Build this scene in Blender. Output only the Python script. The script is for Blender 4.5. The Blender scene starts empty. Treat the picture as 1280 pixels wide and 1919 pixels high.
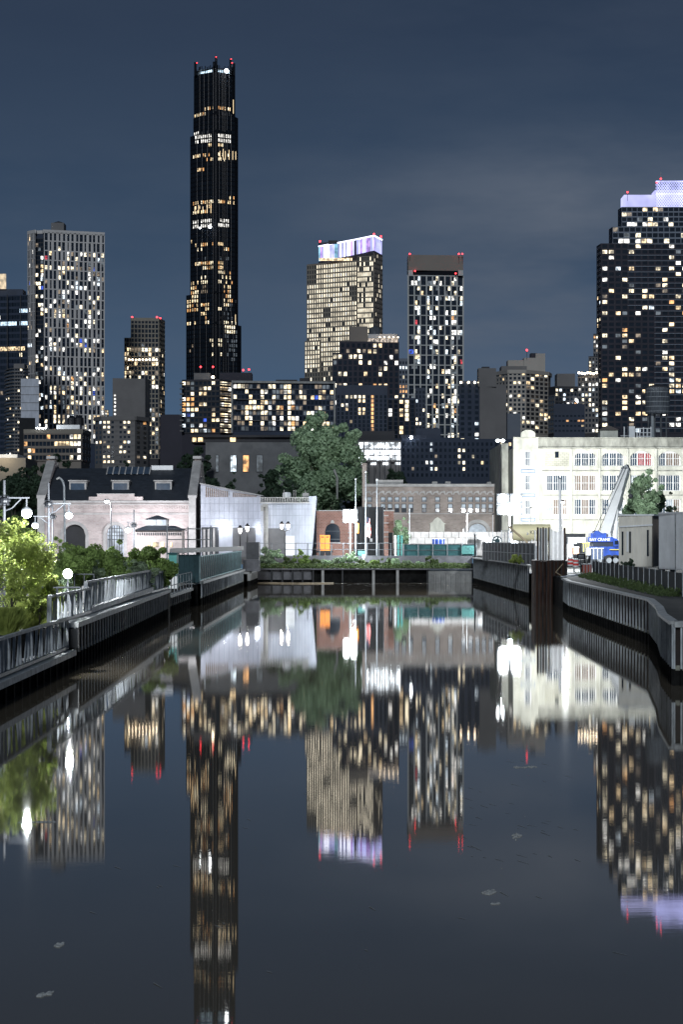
import bpy, math, random
import numpy as np
from mathutils import Vector, Matrix

# ------------------------------------------------------------------ camera / world / light
sc = bpy.context.scene
K, H0, CZ = 4450.0, 1006.0, 5.5          # focal length in photo pixels, horizon row, eye height
cam = bpy.data.cameras.new("camera")
cam_o = bpy.data.objects.new("camera", cam)
sc.collection.objects.link(cam_o)
cam.sensor_fit = 'HORIZONTAL'
cam.sensor_width = 24.0
cam.lens = 24.0 * K / 1280.0
cam.shift_y = (H0 - 959.5) / 1280.0
cam.clip_start = 1.0
cam.clip_end = 20000.0
cam_o.location = (0, 0, CZ)
cam_o.rotation_euler = (math.radians(90), 0, 0)
sc.camera = cam_o

SUN_AZ = math.radians(183)
w = bpy.data.worlds.new("World")
sc.world = w
w.use_nodes = True
nt = w.node_tree
nt.nodes.clear()
N = nt.nodes.new
out = N('ShaderNodeOutputWorld')
bg = N('ShaderNodeBackground')
tc = N('ShaderNodeTexCoord')
sep = N('ShaderNodeSeparateXYZ')
nt.links.new(tc.outputs['Generated'], sep.inputs[0])
ramp = N('ShaderNodeValToRGB')
mp = N('ShaderNodeMapRange')
mp.inputs['From Min'].default_value = -0.02
mp.inputs['From Max'].default_value = 0.30
nt.links.new(sep.outputs['Z'], mp.inputs['Value'])
nt.links.new(mp.outputs[0], ramp.inputs[0])
cr = ramp.color_ramp
cr.elements[0].position = 0.0
cr.elements[0].color = (0.084, 0.158, 0.252, 1)
cr.elements[1].position = 1.0
cr.elements[1].color = (0.021, 0.036, 0.064, 1)
for p_, c_ in ((0.22, (0.064, 0.115, 0.196, 1)), (0.42, (0.044, 0.077, 0.133, 1)), (0.72, (0.029, 0.048, 0.087, 1))):
    e = cr.elements.new(p_)
    e.color = c_
# thin night clouds drifting across the sky
mpg = N('ShaderNodeMapping')
mpg.inputs['Scale'].default_value = (7, 7, 26)
mpg.inputs['Rotation'].default_value = (0, math.radians(8), 0)
mpg.inputs['Location'].default_value = (1.3, 0.4, 0.62)
nt.links.new(tc.outputs['Generated'], mpg.inputs[0])
cn = N('ShaderNodeTexNoise')
cn.inputs['Scale'].default_value = 1.0
cn.inputs['Detail'].default_value = 5
cn.inputs['Roughness'].default_value = 0.55
nt.links.new(mpg.outputs[0], cn.inputs['Vector'])
cr2 = N('ShaderNodeMapRange')
cr2.inputs['From Min'].default_value = 0.40
cr2.inputs['From Max'].default_value = 0.68
cr2.inputs['To Max'].default_value = 0.95
nt.links.new(cn.outputs['Fac'], cr2.inputs['Value'])
mx = N('ShaderNodeMixRGB')
mx.inputs['Color2'].default_value = (0.105, 0.132, 0.180, 1)
# the cloud bank is thickest low in the eastern sky
m1 = N('ShaderNodeMapRange'); m1.inputs['From Min'].default_value = -0.03; m1.inputs['From Max'].default_value = 0.09
m1.inputs['To Min'].default_value = 0.25; m1.inputs['To Max'].default_value = 1.0
nt.links.new(sep.outputs['X'], m1.inputs['Value'])
m2 = N('ShaderNodeMapRange'); m2.inputs['From Min'].default_value = 0.18; m2.inputs['From Max'].default_value = 0.14
m2.interpolation_type = 'SMOOTHSTEP'; m2.inputs['To Min'].default_value = 0.2
nt.links.new(sep.outputs['Z'], m2.inputs['Value'])
ml = N('ShaderNodeMath'); ml.operation = 'MULTIPLY'
nt.links.new(m1.outputs[0], ml.inputs[0]); nt.links.new(m2.outputs[0], ml.inputs[1])
ml2 = N('ShaderNodeMath'); ml2.operation = 'MULTIPLY'
nt.links.new(ml.outputs[0], ml2.inputs[0]); nt.links.new(cr2.outputs[0], ml2.inputs[1])
nt.links.new(ml2.outputs[0], mx.inputs['Fac'])
nt.links.new(ramp.outputs[0], mx.inputs['Color1'])
sky = N('ShaderNodeTexSky')
sky.sky_type = 'NISHITA'
sky.sun_disc = False
sky.sun_elevation = math.radians(-6)
sky.sun_rotation = SUN_AZ
add = N('ShaderNodeMixRGB')
add.blend_type = 'ADD'
add.inputs['Fac'].default_value = 0.05
nt.links.new(mx.outputs[0], add.inputs['Color1'])
nt.links.new(sky.outputs[0], add.inputs['Color2'])
nt.links.new(add.outputs[0], bg.inputs['Color'])
bg.inputs['Strength'].default_value = 0.95
nt.links.new(bg.outputs[0], out.inputs[0])

sun = bpy.data.lights.new("front_fill", 'SUN')      # the one sun lamp: broad fill added behind the camera to brighten the fronts
sun.energy = 1.35
sun.angle = math.radians(6)
sun.color = (0.86, 0.94, 1.0)
sun_o = bpy.data.objects.new("front_fill", sun)
sc.collection.objects.link(sun_o)
sun_dir = Vector((-0.06, -1.0, 0.36)).normalized()
sun_o.rotation_euler = sun_dir.to_track_quat('Z', 'Y').to_euler()
sun_o.location = (0, -50, 80)

sc.view_settings.view_transform = 'Standard'
sc.view_settings.look = 'None'
sc.view_settings.exposure = 0.0
sc.view_settings.gamma = 1.0
sc.view_settings.use_curve_mapping = False
sc.cycles.use_denoising = True
sc.cycles.max_bounces = 6
sc.cycles.glossy_bounces = 3
sc.cycles.diffuse_bounces = 2
sc.cycles.transparent_max_bounces = 8
sc.cycles.sample_clamp_indirect = 6.0
sc.cycles.use_light_tree = True

# ------------------------------------------------------------------ helpers
C = sc.collection
def X(px, D): return (px - 640.0) / K * D
def Z(py, D): return CZ - (py - H0) / K * D
def P(px, py, D): return Vector((X(px, D), D, Z(py, D)))

def mat(name, col, rough=0.7, metal=0.0, var=0.25, scale=1.0, stretch=(1, 1, 1), bump=0.0, spec=0.3, col2=None, alpha=None):
    if name.startswith('tower_'): col = [c_ * .78 for c_ in col]
    m = bpy.data.materials.new(name)
    m.use_nodes = True
    t = m.node_tree
    b = t.nodes['Principled BSDF']
    b.inputs['Roughness'].default_value = rough
    b.inputs['Metallic'].default_value = metal
    b.inputs['Specular IOR Level'].default_value = spec
    geo = t.nodes.new('ShaderNodeNewGeometry')
    mp = t.nodes.new('ShaderNodeMapping')
    mp.inputs['Scale'].default_value = [scale * s for s in stretch]
    t.links.new(geo.outputs['Position'], mp.inputs[0])
    n = t.nodes.new('ShaderNodeTexNoise')
    n.inputs['Detail'].default_value = 5
    n.inputs['Roughness'].default_value = 0.65
    n.inputs['Scale'].default_value = 1.0
    t.links.new(mp.outputs[0], n.inputs['Vector'])
    r = t.nodes.new('ShaderNodeValToRGB')
    a = [max(0, c * (1 - var)) for c in col]
    z = [min(1, c * (1 + var)) for c in (col2 or col)]
    r.color_ramp.elements[0].position = 0.3
    r.color_ramp.elements[0].color = (*a, 1)
    r.color_ramp.elements[1].position = 0.7
    r.color_ramp.elements[1].color = (*z, 1)
    t.links.new(n.outputs['Fac'], r.inputs[0])
    t.links.new(r.outputs[0], b.inputs['Base Color'])
    if bump:
        bp = t.nodes.new('ShaderNodeBump')
        bp.inputs['Strength'].default_value = bump
        bp.inputs['Distance'].default_value = 0.05
        t.links.new(n.outputs['Fac'], bp.inputs['Height'])
        t.links.new(bp.outputs[0], b.inputs['Normal'])
    if alpha is not None:
        b.inputs['Alpha'].default_value = alpha
    return m

def emit(name, col, strength, nscale=None, lo=0.14, sample=False):
    m = bpy.data.materials.new(name)
    m.use_nodes = True
    t = m.node_tree
    b = t.nodes['Principled BSDF']
    b.inputs['Base Color'].default_value = (0.05, 0.05, 0.05, 1)
    b.inputs['Roughness'].default_value = 0.4
    b.inputs['Emission Color'].default_value = (*col, 1)
    b.inputs['Emission Strength'].default_value = strength
    if nscale:
        geo = t.nodes.new('ShaderNodeNewGeometry')
        mp = t.nodes.new('ShaderNodeMapping')
        mp.inputs['Scale'].default_value = (nscale, nscale * 0.3, nscale * 0.9)
        t.links.new(geo.outputs['Position'], mp.inputs[0])
        n = t.nodes.new('ShaderNodeTexNoise')
        n.inputs['Detail'].default_value = 2
        n.inputs['Scale'].default_value = 1.0
        t.links.new(mp.outputs[0], n.inputs['Vector'])
        r = t.nodes.new('ShaderNodeMapRange')
        r.inputs['From Min'].default_value = 0.38
        r.inputs['From Max'].default_value = 0.62
        r.inputs['To Min'].default_value = strength * lo
        r.inputs['To Max'].default_value = strength * 1.25
        t.links.new(n.outputs['Fac'], r.inputs['Value'])
        t.links.new(r.outputs[0], b.inputs['Emission Strength'])
    m.cycles.emission_sampling = 'FRONT' if sample else 'NONE'
    return m

def brick(name, c1, c2, mortar, scale=1.0):
    m = bpy.data.materials.new(name)
    m.use_nodes = True
    t = m.node_tree
    b = t.nodes['Principled BSDF']
    b.inputs['Roughness'].default_value = 0.85
    b.inputs['Specular IOR Level'].default_value = 0.2
    geo = t.nodes.new('ShaderNodeNewGeometry')
    sp = t.nodes.new('ShaderNodeSeparateXYZ')
    t.links.new(geo.outputs['Position'], sp.inputs[0])
    ad = t.nodes.new('ShaderNodeMath')
    t.links.new(sp.outputs['X'], ad.inputs[0])
    t.links.new(sp.outputs['Y'], ad.inputs[1])
    cb = t.nodes.new('ShaderNodeCombineXYZ')
    t.links.new(ad.outputs[0], cb.inputs['X'])
    t.links.new(sp.outputs['Z'], cb.inputs['Y'])
    bt = t.nodes.new('ShaderNodeTexBrick')
    bt.inputs['Scale'].default_value = scale
    bt.inputs['Brick Width'].default_value = 0.5
    bt.inputs['Row Height'].default_value = 0.22
    bt.inputs['Mortar Size'].default_value = 0.02
    bt.inputs['Color1'].default_value = (*c1, 1)
    bt.inputs['Color2'].default_value = (*c2, 1)
    bt.inputs['Mortar'].default_value = (*mortar, 1)
    t.links.new(cb.outputs[0], bt.inputs['Vector'])
    n = t.nodes.new('ShaderNodeTexNoise')
    n.inputs['Scale'].default_value = 0.45
    n.inputs['Detail'].default_value = 6
    t.links.new(geo.outputs['Position'], n.inputs['Vector'])
    r = t.nodes.new('ShaderNodeMapRange')
    r.inputs['From Min'].default_value = 0.3
    r.inputs['From Max'].default_value = 0.7
    r.inputs['To Min'].default_value = 0.72
    r.inputs['To Max'].default_value = 1.2
    t.links.new(n.outputs['Fac'], r.inputs['Value'])
    mu = t.nodes.new('ShaderNodeVectorMath')
    mu.operation = 'SCALE'
    t.links.new(bt.outputs['Color'], mu.inputs[0])
    t.links.new(r.outputs[0], mu.inputs['Scale'])
    t.links.new(mu.outputs[0], b.inputs['Base Color'])
    return m

class MB:
    def __init__(s):
        s.v, s.f, s.m, s.mi = [], [], [], 0
    def face(s, *pts):
        n = len(s.v)
        s.v += [tuple(p) for p in pts]
        s.f.append(tuple(range(n, n + len(pts))))
        s.m.append(s.mi)
    def hexa(s, p):     # p: 8 points, bottom ring then top ring (ccw from above)
        n = len(s.v)
        s.v += [tuple(q) for q in p]
        for a in ((3, 2, 1, 0), (4, 5, 6, 7), (0, 1, 5, 4), (1, 2, 6, 5), (2, 3, 7, 6), (3, 0, 4, 7)):
            s.f.append(tuple(n + k for k in a))
            s.m.append(s.mi)
        return s
    def box(s, x0, x1, y0, y1, z0, z1):
        return s.hexa([(x0, y0, z0), (x1, y0, z0), (x1, y1, z0), (x0, y1, z0), (x0, y0, z1), (x1, y0, z1), (x1, y1, z1), (x0, y1, z1)])
    def prism(s, poly, z0, z1):
        n = len(s.v)
        k = len(poly)
        zf = z1 if callable(z1) else (lambda x, y: z1)
        s.v += [(p[0], p[1], z0) for p in poly] + [(p[0], p[1], zf(p[0], p[1])) for p in poly]
        s.f.append(tuple(n + i for i in range(k - 1, -1, -1)))
        s.f.append(tuple(n + k + i for i in range(k)))
        for i in range(k):
            j = (i + 1) % k
            s.f.append((n + i, n + j, n + k + j, n + k + i))
        s.m += [s.mi] * (k + 2)
        return s
    def plate(s, poly, y0, y1):     # polygon in XZ given thickness in Y
        n = len(s.v)
        k = len(poly)
        s.v += [(p[0], y0, p[1]) for p in poly] + [(p[0], y1, p[1]) for p in poly]
        s.f.append(tuple(n + i for i in range(k)))
        s.f.append(tuple(n + k + i for i in range(k - 1, -1, -1)))
        for i in range(k):
            j = (i + 1) % k
            s.f.append((n + j, n + i, n + k + i, n + k + j))
        s.m += [s.mi] * (k + 2)
        return s
    def cyl(s, a, b, r0, r1=None, n=8, cap=True):
        a, b = Vector(a), Vector(b)
        r1 = r0 if r1 is None else r1
        d = (b - a).normalized()
        u = d.orthogonal().normalized()
        w_ = d.cross(u)
        k = len(s.v)
        for c_, r in ((a, r0), (b, r1)):
            for i in range(n):
                t = 2 * math.pi * (i + 0.5) / n
                s.v.append(tuple(c_ + (u * math.cos(t) + w_ * math.sin(t)) * r))
        for i in range(n):
            j = (i + 1) % n
            s.f.append((k + i, k + j, k + n + j, k + n + i))
            s.m.append(s.mi)
        if cap:
            s.f.append(tuple(k + i for i in range(n - 1, -1, -1)))
            s.f.append(tuple(k + n + i for i in range(n)))
            s.m += [s.mi] * 2
        return s
    def tube(s, pts, r, n=6):
        for a, b in zip(pts[:-1], pts[1:]):
            s.cyl(a, b, r, r, n)
        return s
    def lathe(s, c, prof, n=16):
        k = len(s.v)
        for (r, z) in prof:
            for i in range(n):
                t = 2 * math.pi * i / n
                s.v.append((c[0] + r * math.cos(t), c[1] + r * math.sin(t), c[2] + z))
        for j in range(len(prof) - 1):
            for i in range(n):
                i2 = (i + 1) % n
                s.f.append((k + j * n + i, k + j * n + i2, k + (j + 1) * n + i2, k + (j + 1) * n + i))
                s.m.append(s.mi)
        s.f.append(tuple(k + i for i in range(n - 1, -1, -1)))
        s.f.append(tuple(k + (len(prof) - 1) * n + i for i in range(n)))
        s.m += [s.mi] * 2
        return s
    def ball(s, c, r, n=8, sz=1.0):
        prof = [(r * math.sin(math.pi * (i + 0.02) / 6.04), -r * sz * math.cos(math.pi * (i + 0.02) / 6.04)) for i in range(7)]
        return s.lathe(c, prof, n)
    def beam(s, a, b, wd, hd):      # rectangular bar a->b, width horizontal wd, height hd
        a, b = Vector(a), Vector(b)
        d = (b - a).normalized()
        sd = d.cross(Vector((0, 0, 1)))
        sd = sd.normalized() * wd / 2 if sd.length > 1e-4 else Vector((wd / 2, 0, 0))
        up = sd.cross(d).normalized() * hd / 2
        return s.hexa([a - sd - up, a + sd - up, b + sd - up, b - sd - up, a - sd + up, a + sd + up, b + sd + up, b - sd + up])
    def build(s, name, mats, parent=None, org=None, smooth=False):
        if not isinstance(mats, (list, tuple)):
            mats = [mats]
        if org is None:
            if parent is not None:
                org = world_loc(parent)
            else:
                vs = np.array(s.v)
                mn, mxx = vs.min(0), vs.max(0)
                org = Vector(((mn[0] + mxx[0]) / 2, (mn[1] + mxx[1]) / 2, mn[2]))
        me = bpy.data.meshes.new(name)
        me.from_pydata([(a - org[0], b - org[1], c_ - org[2]) for a, b, c_ in s.v], [], s.f)
        for m_ in mats:
            me.materials.append(m_)
        if len(mats) > 1:
            me.polygons.foreach_set('material_index', s.m)
        if smooth:
            me.polygons.foreach_set('use_smooth', [True] * len(s.f))
        o = bpy.data.objects.new(name, me)
        C.objects.link(o)
        if parent is not None:
            o.parent = parent
        else:
            o.location = org
        return o

def world_loc(o):
    v = Vector(o.location)
    while o.parent:
        o = o.parent
        v += Vector(o.location)
    return v

def thing(name, label, cat, loc, group=None):
    o = bpy.data.objects.new(name, None)
    o.empty_display_size = 0.5
    C.objects.link(o)
    o.location = loc
    o['label'] = label
    o['category'] = cat
    if group: o['group'] = group
    return o

def tag(o, label, cat, group=None, kind=None):
    if label: o['label'] = label
    if cat: o['category'] = cat
    if group: o['group'] = group
    if kind: o['kind'] = kind
    return o

def structure(o):
    o['kind'] = 'structure'
    return o

def dup(root, loc, label, group=None, rz=0.0):
    r = root.copy()
    C.objects.link(r)
    r.location = loc
    r.rotation_euler = (0, 0, rz)
    r['label'] = label
    if group: r['group'] = group
    for ch in list(root.children):
        c_ = ch.copy()
        C.objects.link(c_)
        c_.parent = r
        for g in list(ch.children):
            d = g.copy()
            C.objects.link(d)
            d.parent = c_
    return r

def point_light(name, loc, power, col=(0.9, 0.96, 1.0), radius=0.3, parent=None, spot=None, aim=None):
    l = bpy.data.lights.new(name, 'SPOT' if spot else 'POINT')
    l.energy = power
    l.color = col
    l.shadow_soft_size = radius
    o = bpy.data.objects.new(name, l)
    C.objects.link(o)
    if spot:
        l.spot_size = math.radians(spot)
        l.spot_blend = 0.6
        o.rotation_euler = (Vector(loc) - Vector(aim)).to_track_quat('Z', 'Y').to_euler()
    if parent is not None:
        o.parent = parent
        o.location = Vector(loc) - world_loc(parent)
    else:
        o.location = loc
    return o

def text_mesh(txt, name, m, size, loc, parent, rz=0.0, depth=0.01, bold=0.0):
    cu = bpy.data.curves.new(name, 'FONT')
    cu.body = txt
    cu.size = size
    cu.extrude = depth
    cu.offset = bold
    cu.align_x = 'LEFT'
    t = bpy.data.objects.new(name, cu)
    C.objects.link(t)
    bpy.context.view_layer.update()
    me = bpy.data.meshes.new_from_object(t.evaluated_get(bpy.context.evaluated_depsgraph_get()))
    bpy.data.objects.remove(t)
    me.materials.clear()
    me.materials.append(m)
    o = bpy.data.objects.new(name, me)
    C.objects.link(o)
    o.rotation_euler = (math.radians(90), 0, rz)
    o.parent = parent
    o.location = Vector(loc) - world_loc(parent)
    return o

# ------------------------------------------------------------------ materials
M = {}
M['ground'] = mat('ground', (0.05, 0.05, 0.048), 0.9, var=0.35, scale=0.6)
M['ground_far'] = mat('ground_far', (0.07, 0.07, 0.07), 0.9, var=0.3, scale=0.2)
M['path'] = mat('path', (0.32, 0.31, 0.29), 0.85, var=0.2, scale=1.2)
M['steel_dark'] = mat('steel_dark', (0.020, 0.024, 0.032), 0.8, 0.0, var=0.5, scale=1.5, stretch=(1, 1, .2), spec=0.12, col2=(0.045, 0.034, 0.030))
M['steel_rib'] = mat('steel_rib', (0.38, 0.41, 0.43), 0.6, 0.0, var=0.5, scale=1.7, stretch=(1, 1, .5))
M['steel_sheet'] = mat('steel_sheet', (0.042, 0.050, 0.062), 0.8, 0.0, var=0.45, scale=1.3, stretch=(1, 1, .3))
M['steel_wet'] = mat('steel_wet', (0.010, 0.010, 0.010), 0.85, 0.0, var=0.5, scale=2, spec=0.05)
M['tide'] = mat('tide_line', (0.05, 0.055, 0.045), 0.9, var=0.9, scale=3.5, col2=(0.20, 0.20, 0.17), spec=.1)
M['cap'] = mat('cap', (0.40, 0.41, 0.41), 0.7, var=0.4, scale=2.2)
M['galv'] = mat('galv', (0.30, 0.32, 0.34), 0.8, 0.0, var=0.3, scale=3)
M['galv_dark'] = mat('galv_dark', (0.13, 0.14, 0.15), 0.5, 0.3, var=0.3, scale=3)
M['rust'] = mat('rust', (0.035, 0.020, 0.016), 0.8, 0.1, var=0.55, scale=0.9, stretch=(1, 1, .35), col2=(0.075, 0.04, 0.03))
M['black'] = mat('black', (0.012, 0.013, 0.016), 0.5, var=0.3)
M['darkgrey'] = mat('darkgrey', (0.045, 0.048, 0.055), 0.6, var=0.3)
M['navy'] = mat('navy', (0.024, 0.034, 0.060), 0.6, var=0.3, scale=0.1)  # bluish lift of haze and glare over dark blocks put into this colour
M['midgrey'] = mat('midgrey', (0.14, 0.14, 0.145), 0.75, var=0.25, scale=0.3)
M['concrete'] = mat('concrete', (0.27, 0.27, 0.265), 0.85, var=0.3, scale=0.8, bump=0.2)
M['concrete_dark'] = mat('concrete_dark', (0.11, 0.11, 0.12), 0.85, var=0.35, scale=1.0)
M['white'] = mat('white', (0.80, 0.81, 0.82), 0.6, var=0.1, scale=0.7)
M['whitepaint'] = mat('whitepaint', (0.8, 0.8, 0.79), 0.4, var=0.06, scale=1.0)
M['cream'] = mat('cream', (0.56, 0.56, 0.49), 0.8, var=0.22, scale=0.8, stretch=(1, 1, .45), col2=(0.66, 0.65, 0.57), bump=0.15)
M['cream_dirty'] = mat('cream_dirty', (0.34, 0.34, 0.30), 0.85, var=0.5, scale=0.9, stretch=(1, 1, .4))
M['stone'] = mat('stone', (0.40, 0.39, 0.38), 0.8, var=0.25, scale=0.9)
M['brick_pink'] = brick('brick_pink', (0.42, 0.35, 0.335), (0.52, 0.45, 0.43), (0.50, 0.47, 0.46), 1.2)
M['brick_brown'] = brick('brick_brown', (0.26, 0.215, 0.19), (0.34, 0.29, 0.26), (0.31, 0.28, 0.26), 1.0)
M['brick_red'] = brick('brick_red', (0.27, 0.13, 0.10), (0.35, 0.18, 0.14), (0.35, 0.28, 0.25), 1.2)
M['brick_cream'] = brick('brick_cream', (0.56, 0.55, 0.45), (0.62, 0.61, 0.52), (0.33, 0.32, 0.28), 0.9)
M['slate'] = mat('slate', (0.030, 0.036, 0.046), 0.6, var=0.4, scale=1.5, stretch=(1, 1, 3))
M['panel_joint'] = mat('panel_joint', (0.30, 0.32, 0.37), 0.6, 0.0, var=0.1)
M['panel'] = mat('panel', (0.42, 0.44, 0.50), 0.6, 0.0, var=0.22, scale=0.7, stretch=(1, 1, .3))
M['teal'] = mat('teal', (0.020, 0.070, 0.075), 0.8, var=0.4, scale=1.2)
M['teal_dark'] = mat('teal_dark', (0.022, 0.050, 0.058), 0.8, var=0.4, scale=1.0)
M['teal_light'] = mat('teal_light', (0.10, 0.32, 0.29), 0.7, var=0.25, scale=2)
M['teal_banner'] = mat('teal_banner', (0.06, 0.17, 0.16), 0.8, var=0.5, scale=4)
M['slat_grey'] = mat('slat_grey', (0.026, 0.034, 0.038), 0.85, var=0.4, scale=1.0, stretch=(1, 1, .4))
M['glass'] = mat('glass', (0.012, 0.018, 0.028), 0.12, var=0.4, scale=0.3, spec=0.5)
M['glass_blue'] = mat('glass_blue', (0.05, 0.075, 0.11), 0.15, var=0.4, scale=0.6, spec=0.6)
M['blind'] = mat('blind', (0.42, 0.47, 0.52), 0.5, var=0.35, scale=1.1)
M['curtain_red'] = mat('curtain_red', (0.35, 0.07, 0.08), 0.8, var=0.4, scale=3)
M['curtain_brown'] = mat('curtain_brown', (0.22, 0.17, 0.14), 0.8, var=0.4, scale=3)
M['bluetrim'] = mat('bluetrim', (0.20, 0.30, 0.50), 0.6, var=0.15)
M['bluepaint'] = mat('bluepaint', (0.012, 0.06, 0.34), 0.5, var=0.5, scale=1.4)
M['orange'] = mat('orange', (0.85, 0.27, 0.04), 0.5, var=0.08)
M['redpaint'] = mat('redpaint', (0.30, 0.05, 0.03), 0.5, var=0.3)
M['signred'] = mat('signred', (0.75, 0.06, 0.05), 0.5, var=0.1)
M['yellow'] = mat('yellow', (0.75, 0.62, 0.10), 0.5, var=0.1)
M['tankcream'] = mat('tankcream', (0.66, 0.60, 0.38), 0.5, var=0.12, scale=0.5)
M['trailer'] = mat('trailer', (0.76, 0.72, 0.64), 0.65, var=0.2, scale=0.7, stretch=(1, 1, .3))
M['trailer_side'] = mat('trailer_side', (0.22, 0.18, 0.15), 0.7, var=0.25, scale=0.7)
M['tan'] = mat('tan', (0.36, 0.29, 0.20), 0.7, var=0.2)
M['wood_tank'] = mat('wood_tank', (0.075, 0.085, 0.10), 0.8, var=0.6, scale=2.2, stretch=(2.5, 2.5, .25))
M['tower_black'] = mat('tower_black', (0.007, 0.009, 0.014), 0.75, 0.0, var=0.3, spec=0.1)
M['bronze'] = mat('bronze', (0.045, 0.042, 0.044), 0.4, 0.4, var=0.3)
M['bark'] = mat('bark', (0.10, 0.09, 0.075), 0.9, var=0.5, scale=5)
M['bark_pale'] = mat('bark_pale', (0.40, 0.40, 0.37), 0.85, var=0.3, scale=5)
def leafmat(name, a, b, scale=0.8):
    m = mat(name, a, 0.6, var=0.45, scale=scale * 1.6, col2=b, spec=0.25)
    bs = m.node_tree.nodes['Principled BSDF']
    tr = m.node_tree.nodes.new('ShaderNodeBsdfTranslucent')
    tr.inputs['Color'].default_value = (*[min(1, c_ * 1.5) for c_ in b], 1)
    ms = m.node_tree.nodes.new('ShaderNodeMixShader')
    ms.inputs[0].default_value = 0.3
    o_ = m.node_tree.nodes['Material Output']
    m.node_tree.links.new(bs.outputs[0], ms.inputs[1])
    m.node_tree.links.new(tr.outputs[0], ms.inputs[2])
    m.node_tree.links.new(ms.outputs[0], o_.inputs[0])
    return m
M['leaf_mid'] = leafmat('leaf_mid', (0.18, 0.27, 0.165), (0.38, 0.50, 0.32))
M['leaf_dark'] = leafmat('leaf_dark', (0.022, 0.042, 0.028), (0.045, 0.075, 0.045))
M['leaf_bright'] = leafmat('leaf_bright', (0.14, 0.21, 0.04), (0.36, 0.42, 0.12), 2.4)
M['leaf_grey'] = leafmat('leaf_grey', (0.12, 0.17, 0.10), (0.22, 0.28, 0.18), 2.0)
M['leaf_fresh'] = leafmat('leaf_fresh', (0.08, 0.14, 0.035), (0.19, 0.27, 0.08), 2.0)
M['tarp'] = leafmat('tarp', (0.75, 0.76, 0.80), (0.72, 0.72, 0.75), 0.5)
M['tarp'].node_tree.nodes['Mix Shader'].inputs[0].default_value = 0.55
M['grass'] = leafmat('grass', (0.12, 0.17, 0.03), (0.26, 0.30, 0.08), 2.0)
M['leaf_weed'] = leafmat('leaf_weed', (0.035, 0.065, 0.022), (0.085, 0.12, 0.045), 1.5)

E = {}
WS = 0.8
E['warm'] = emit('window_warm', (1.0, 0.74, 0.42), 2.0, WS)
E['cream'] = emit('window_cream', (1.0, 0.86, 0.60), 2.2, WS)
E['white'] = emit('window_white', (1.0, 0.97, 0.90), 2.2, WS)
E['cool'] = emit('window_cool', (0.78, 0.90, 1.0), 2.0, WS)
E['orange'] = emit('window_orange', (1.0, 0.50, 0.18), 1.4, WS)
E['dim'] = emit('window_dim', (1.0, 0.78, 0.55), 0.30, WS)
E['dimcool'] = emit('window_dim_cool', (0.7, 0.85, 1.0), 0.16, WS)
E['blue'] = emit('window_blue', (0.06, 0.16, 1.0), 0.9, WS)
E['red'] = emit('window_red', (1.0, 0.06, 0.10), 0.8, WS)
E['office'] = emit('window_office', (0.62, 0.82, 1.0), 1.5, 0.9, 0.5)
E['hotel'] = emit('window_hotel', (1.0, 0.89, 0.68), 1.7, 0.25, 0.45)
E['flat_white'] = emit('lamp_white', (0.92, 0.97, 1.0), 30.0)
E['flat_warm'] = emit('lamp_warm', (1.0, 0.80, 0.55), 12.0)
E['lantern'] = emit('lantern_glass', (1.0, 0.93, 0.85), 6.0)
E['beacon'] = emit('beacon_red', (1.0, 0.04, 0.05), 7.0)
E['crown_blue'] = emit('crown_blue', (0.50, 0.52, 1.0), 1.9, 0.15, 0.55)
E['crown_lilac'] = emit('crown_lilac', (0.55, 0.35, 0.95), 1.5, 0.3, 0.5)
E['crown_white'] = emit('crown_white', (0.78, 0.80, 1.0), 3.0)
E['crown_teal'] = emit('crown_teal', (0.30, 0.62, 0.85), 1.2, 0.3, 0.5)
E['crown_soft'] = emit('crown_soft', (0.54, 0.55, 1.0), 1.05, 0.12, 0.75)
E['spill_white'] = emit('arcade_white', (0.86, 0.93, 1.0), 3.2, 0.8, 0.12)
E['uplight'] = emit('uplight', (1.0, 0.75, 0.42), 1.6)  # glow of the setback fins, standing in for light from below
EK = list(E)

def pick(rng, wts):
    t = rng.random() * sum(wts.values())
    for k_, v_ in wts.items():
        t -= v_
        if t <= 0: return k_
    return k_
RES = dict(warm=5, cream=6, white=3, cool=1.4, orange=.6, dim=4, dimcool=2, blue=.05, red=.05)

# ------------------------------------------------------------------ ground, water
WL = [(-10.9, 20), (-11.1, 60), (-11.2, 99.4), (-11.9, 165), (-11.9, 172), (-12.3, 172), (-12.3, 181), (-11.3, 181), (-11.3, 191), (-10.8, 262), (-10.25, 285)]
WR = [(14.6, 20), (14.2, 97), (14.15, 101), (16.8, 127), (17.0, 149), (17.3, 184), (17.3, 196), (16.5, 207), (15.75, 285)]
g = MB()
def zl(x, y): return 1.7 if y < 230 else min(3.0, 1.7 + (y - 230) / 55 * 1.3)
def strip(pts, xo, zf, sign):
    for (x0, y0), (x1, y1) in zip(pts[:-1], pts[1:]):
        if y1 - y0 < 0.01: continue
        n_ = max(1, int((y1 - y0) / 12))
        for i in range(n_):
            a, b = i / n_, (i + 1) / n_
            xa, ya, xb, yb = x0 + (x1 - x0) * a, y0 + (y1 - y0) * a, x0 + (x1 - x0) * b, y0 + (y1 - y0) * b
            q = [(xo, ya, zf(ya)), (xa, ya, zf(ya)), (xb, yb, zf(yb)), (xo, yb, zf(yb))]
            g.face(*(q if sign > 0 else q[::-1]))
LB = [(-12.7, 20), (-12.7, 99.4), (-12.0, 99.4)] + [(-12.0, 165), (-12.45, 165), (-12.45, 190.3), (-11.6, 190.6), (-11.0, 262), (-10.4, 293)]
RB = [(12.45, 88.2), (13.2, 97), (14.45, 107), (15.75, 120), (15.9, 128), (16.35, 169), (17.0, 181), (17.5, 196), (16.8, 207), (16.0, 293)]
strip([p for i, p in enumerate(LB)], -600, lambda y: zl(0, y), 1)
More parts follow.
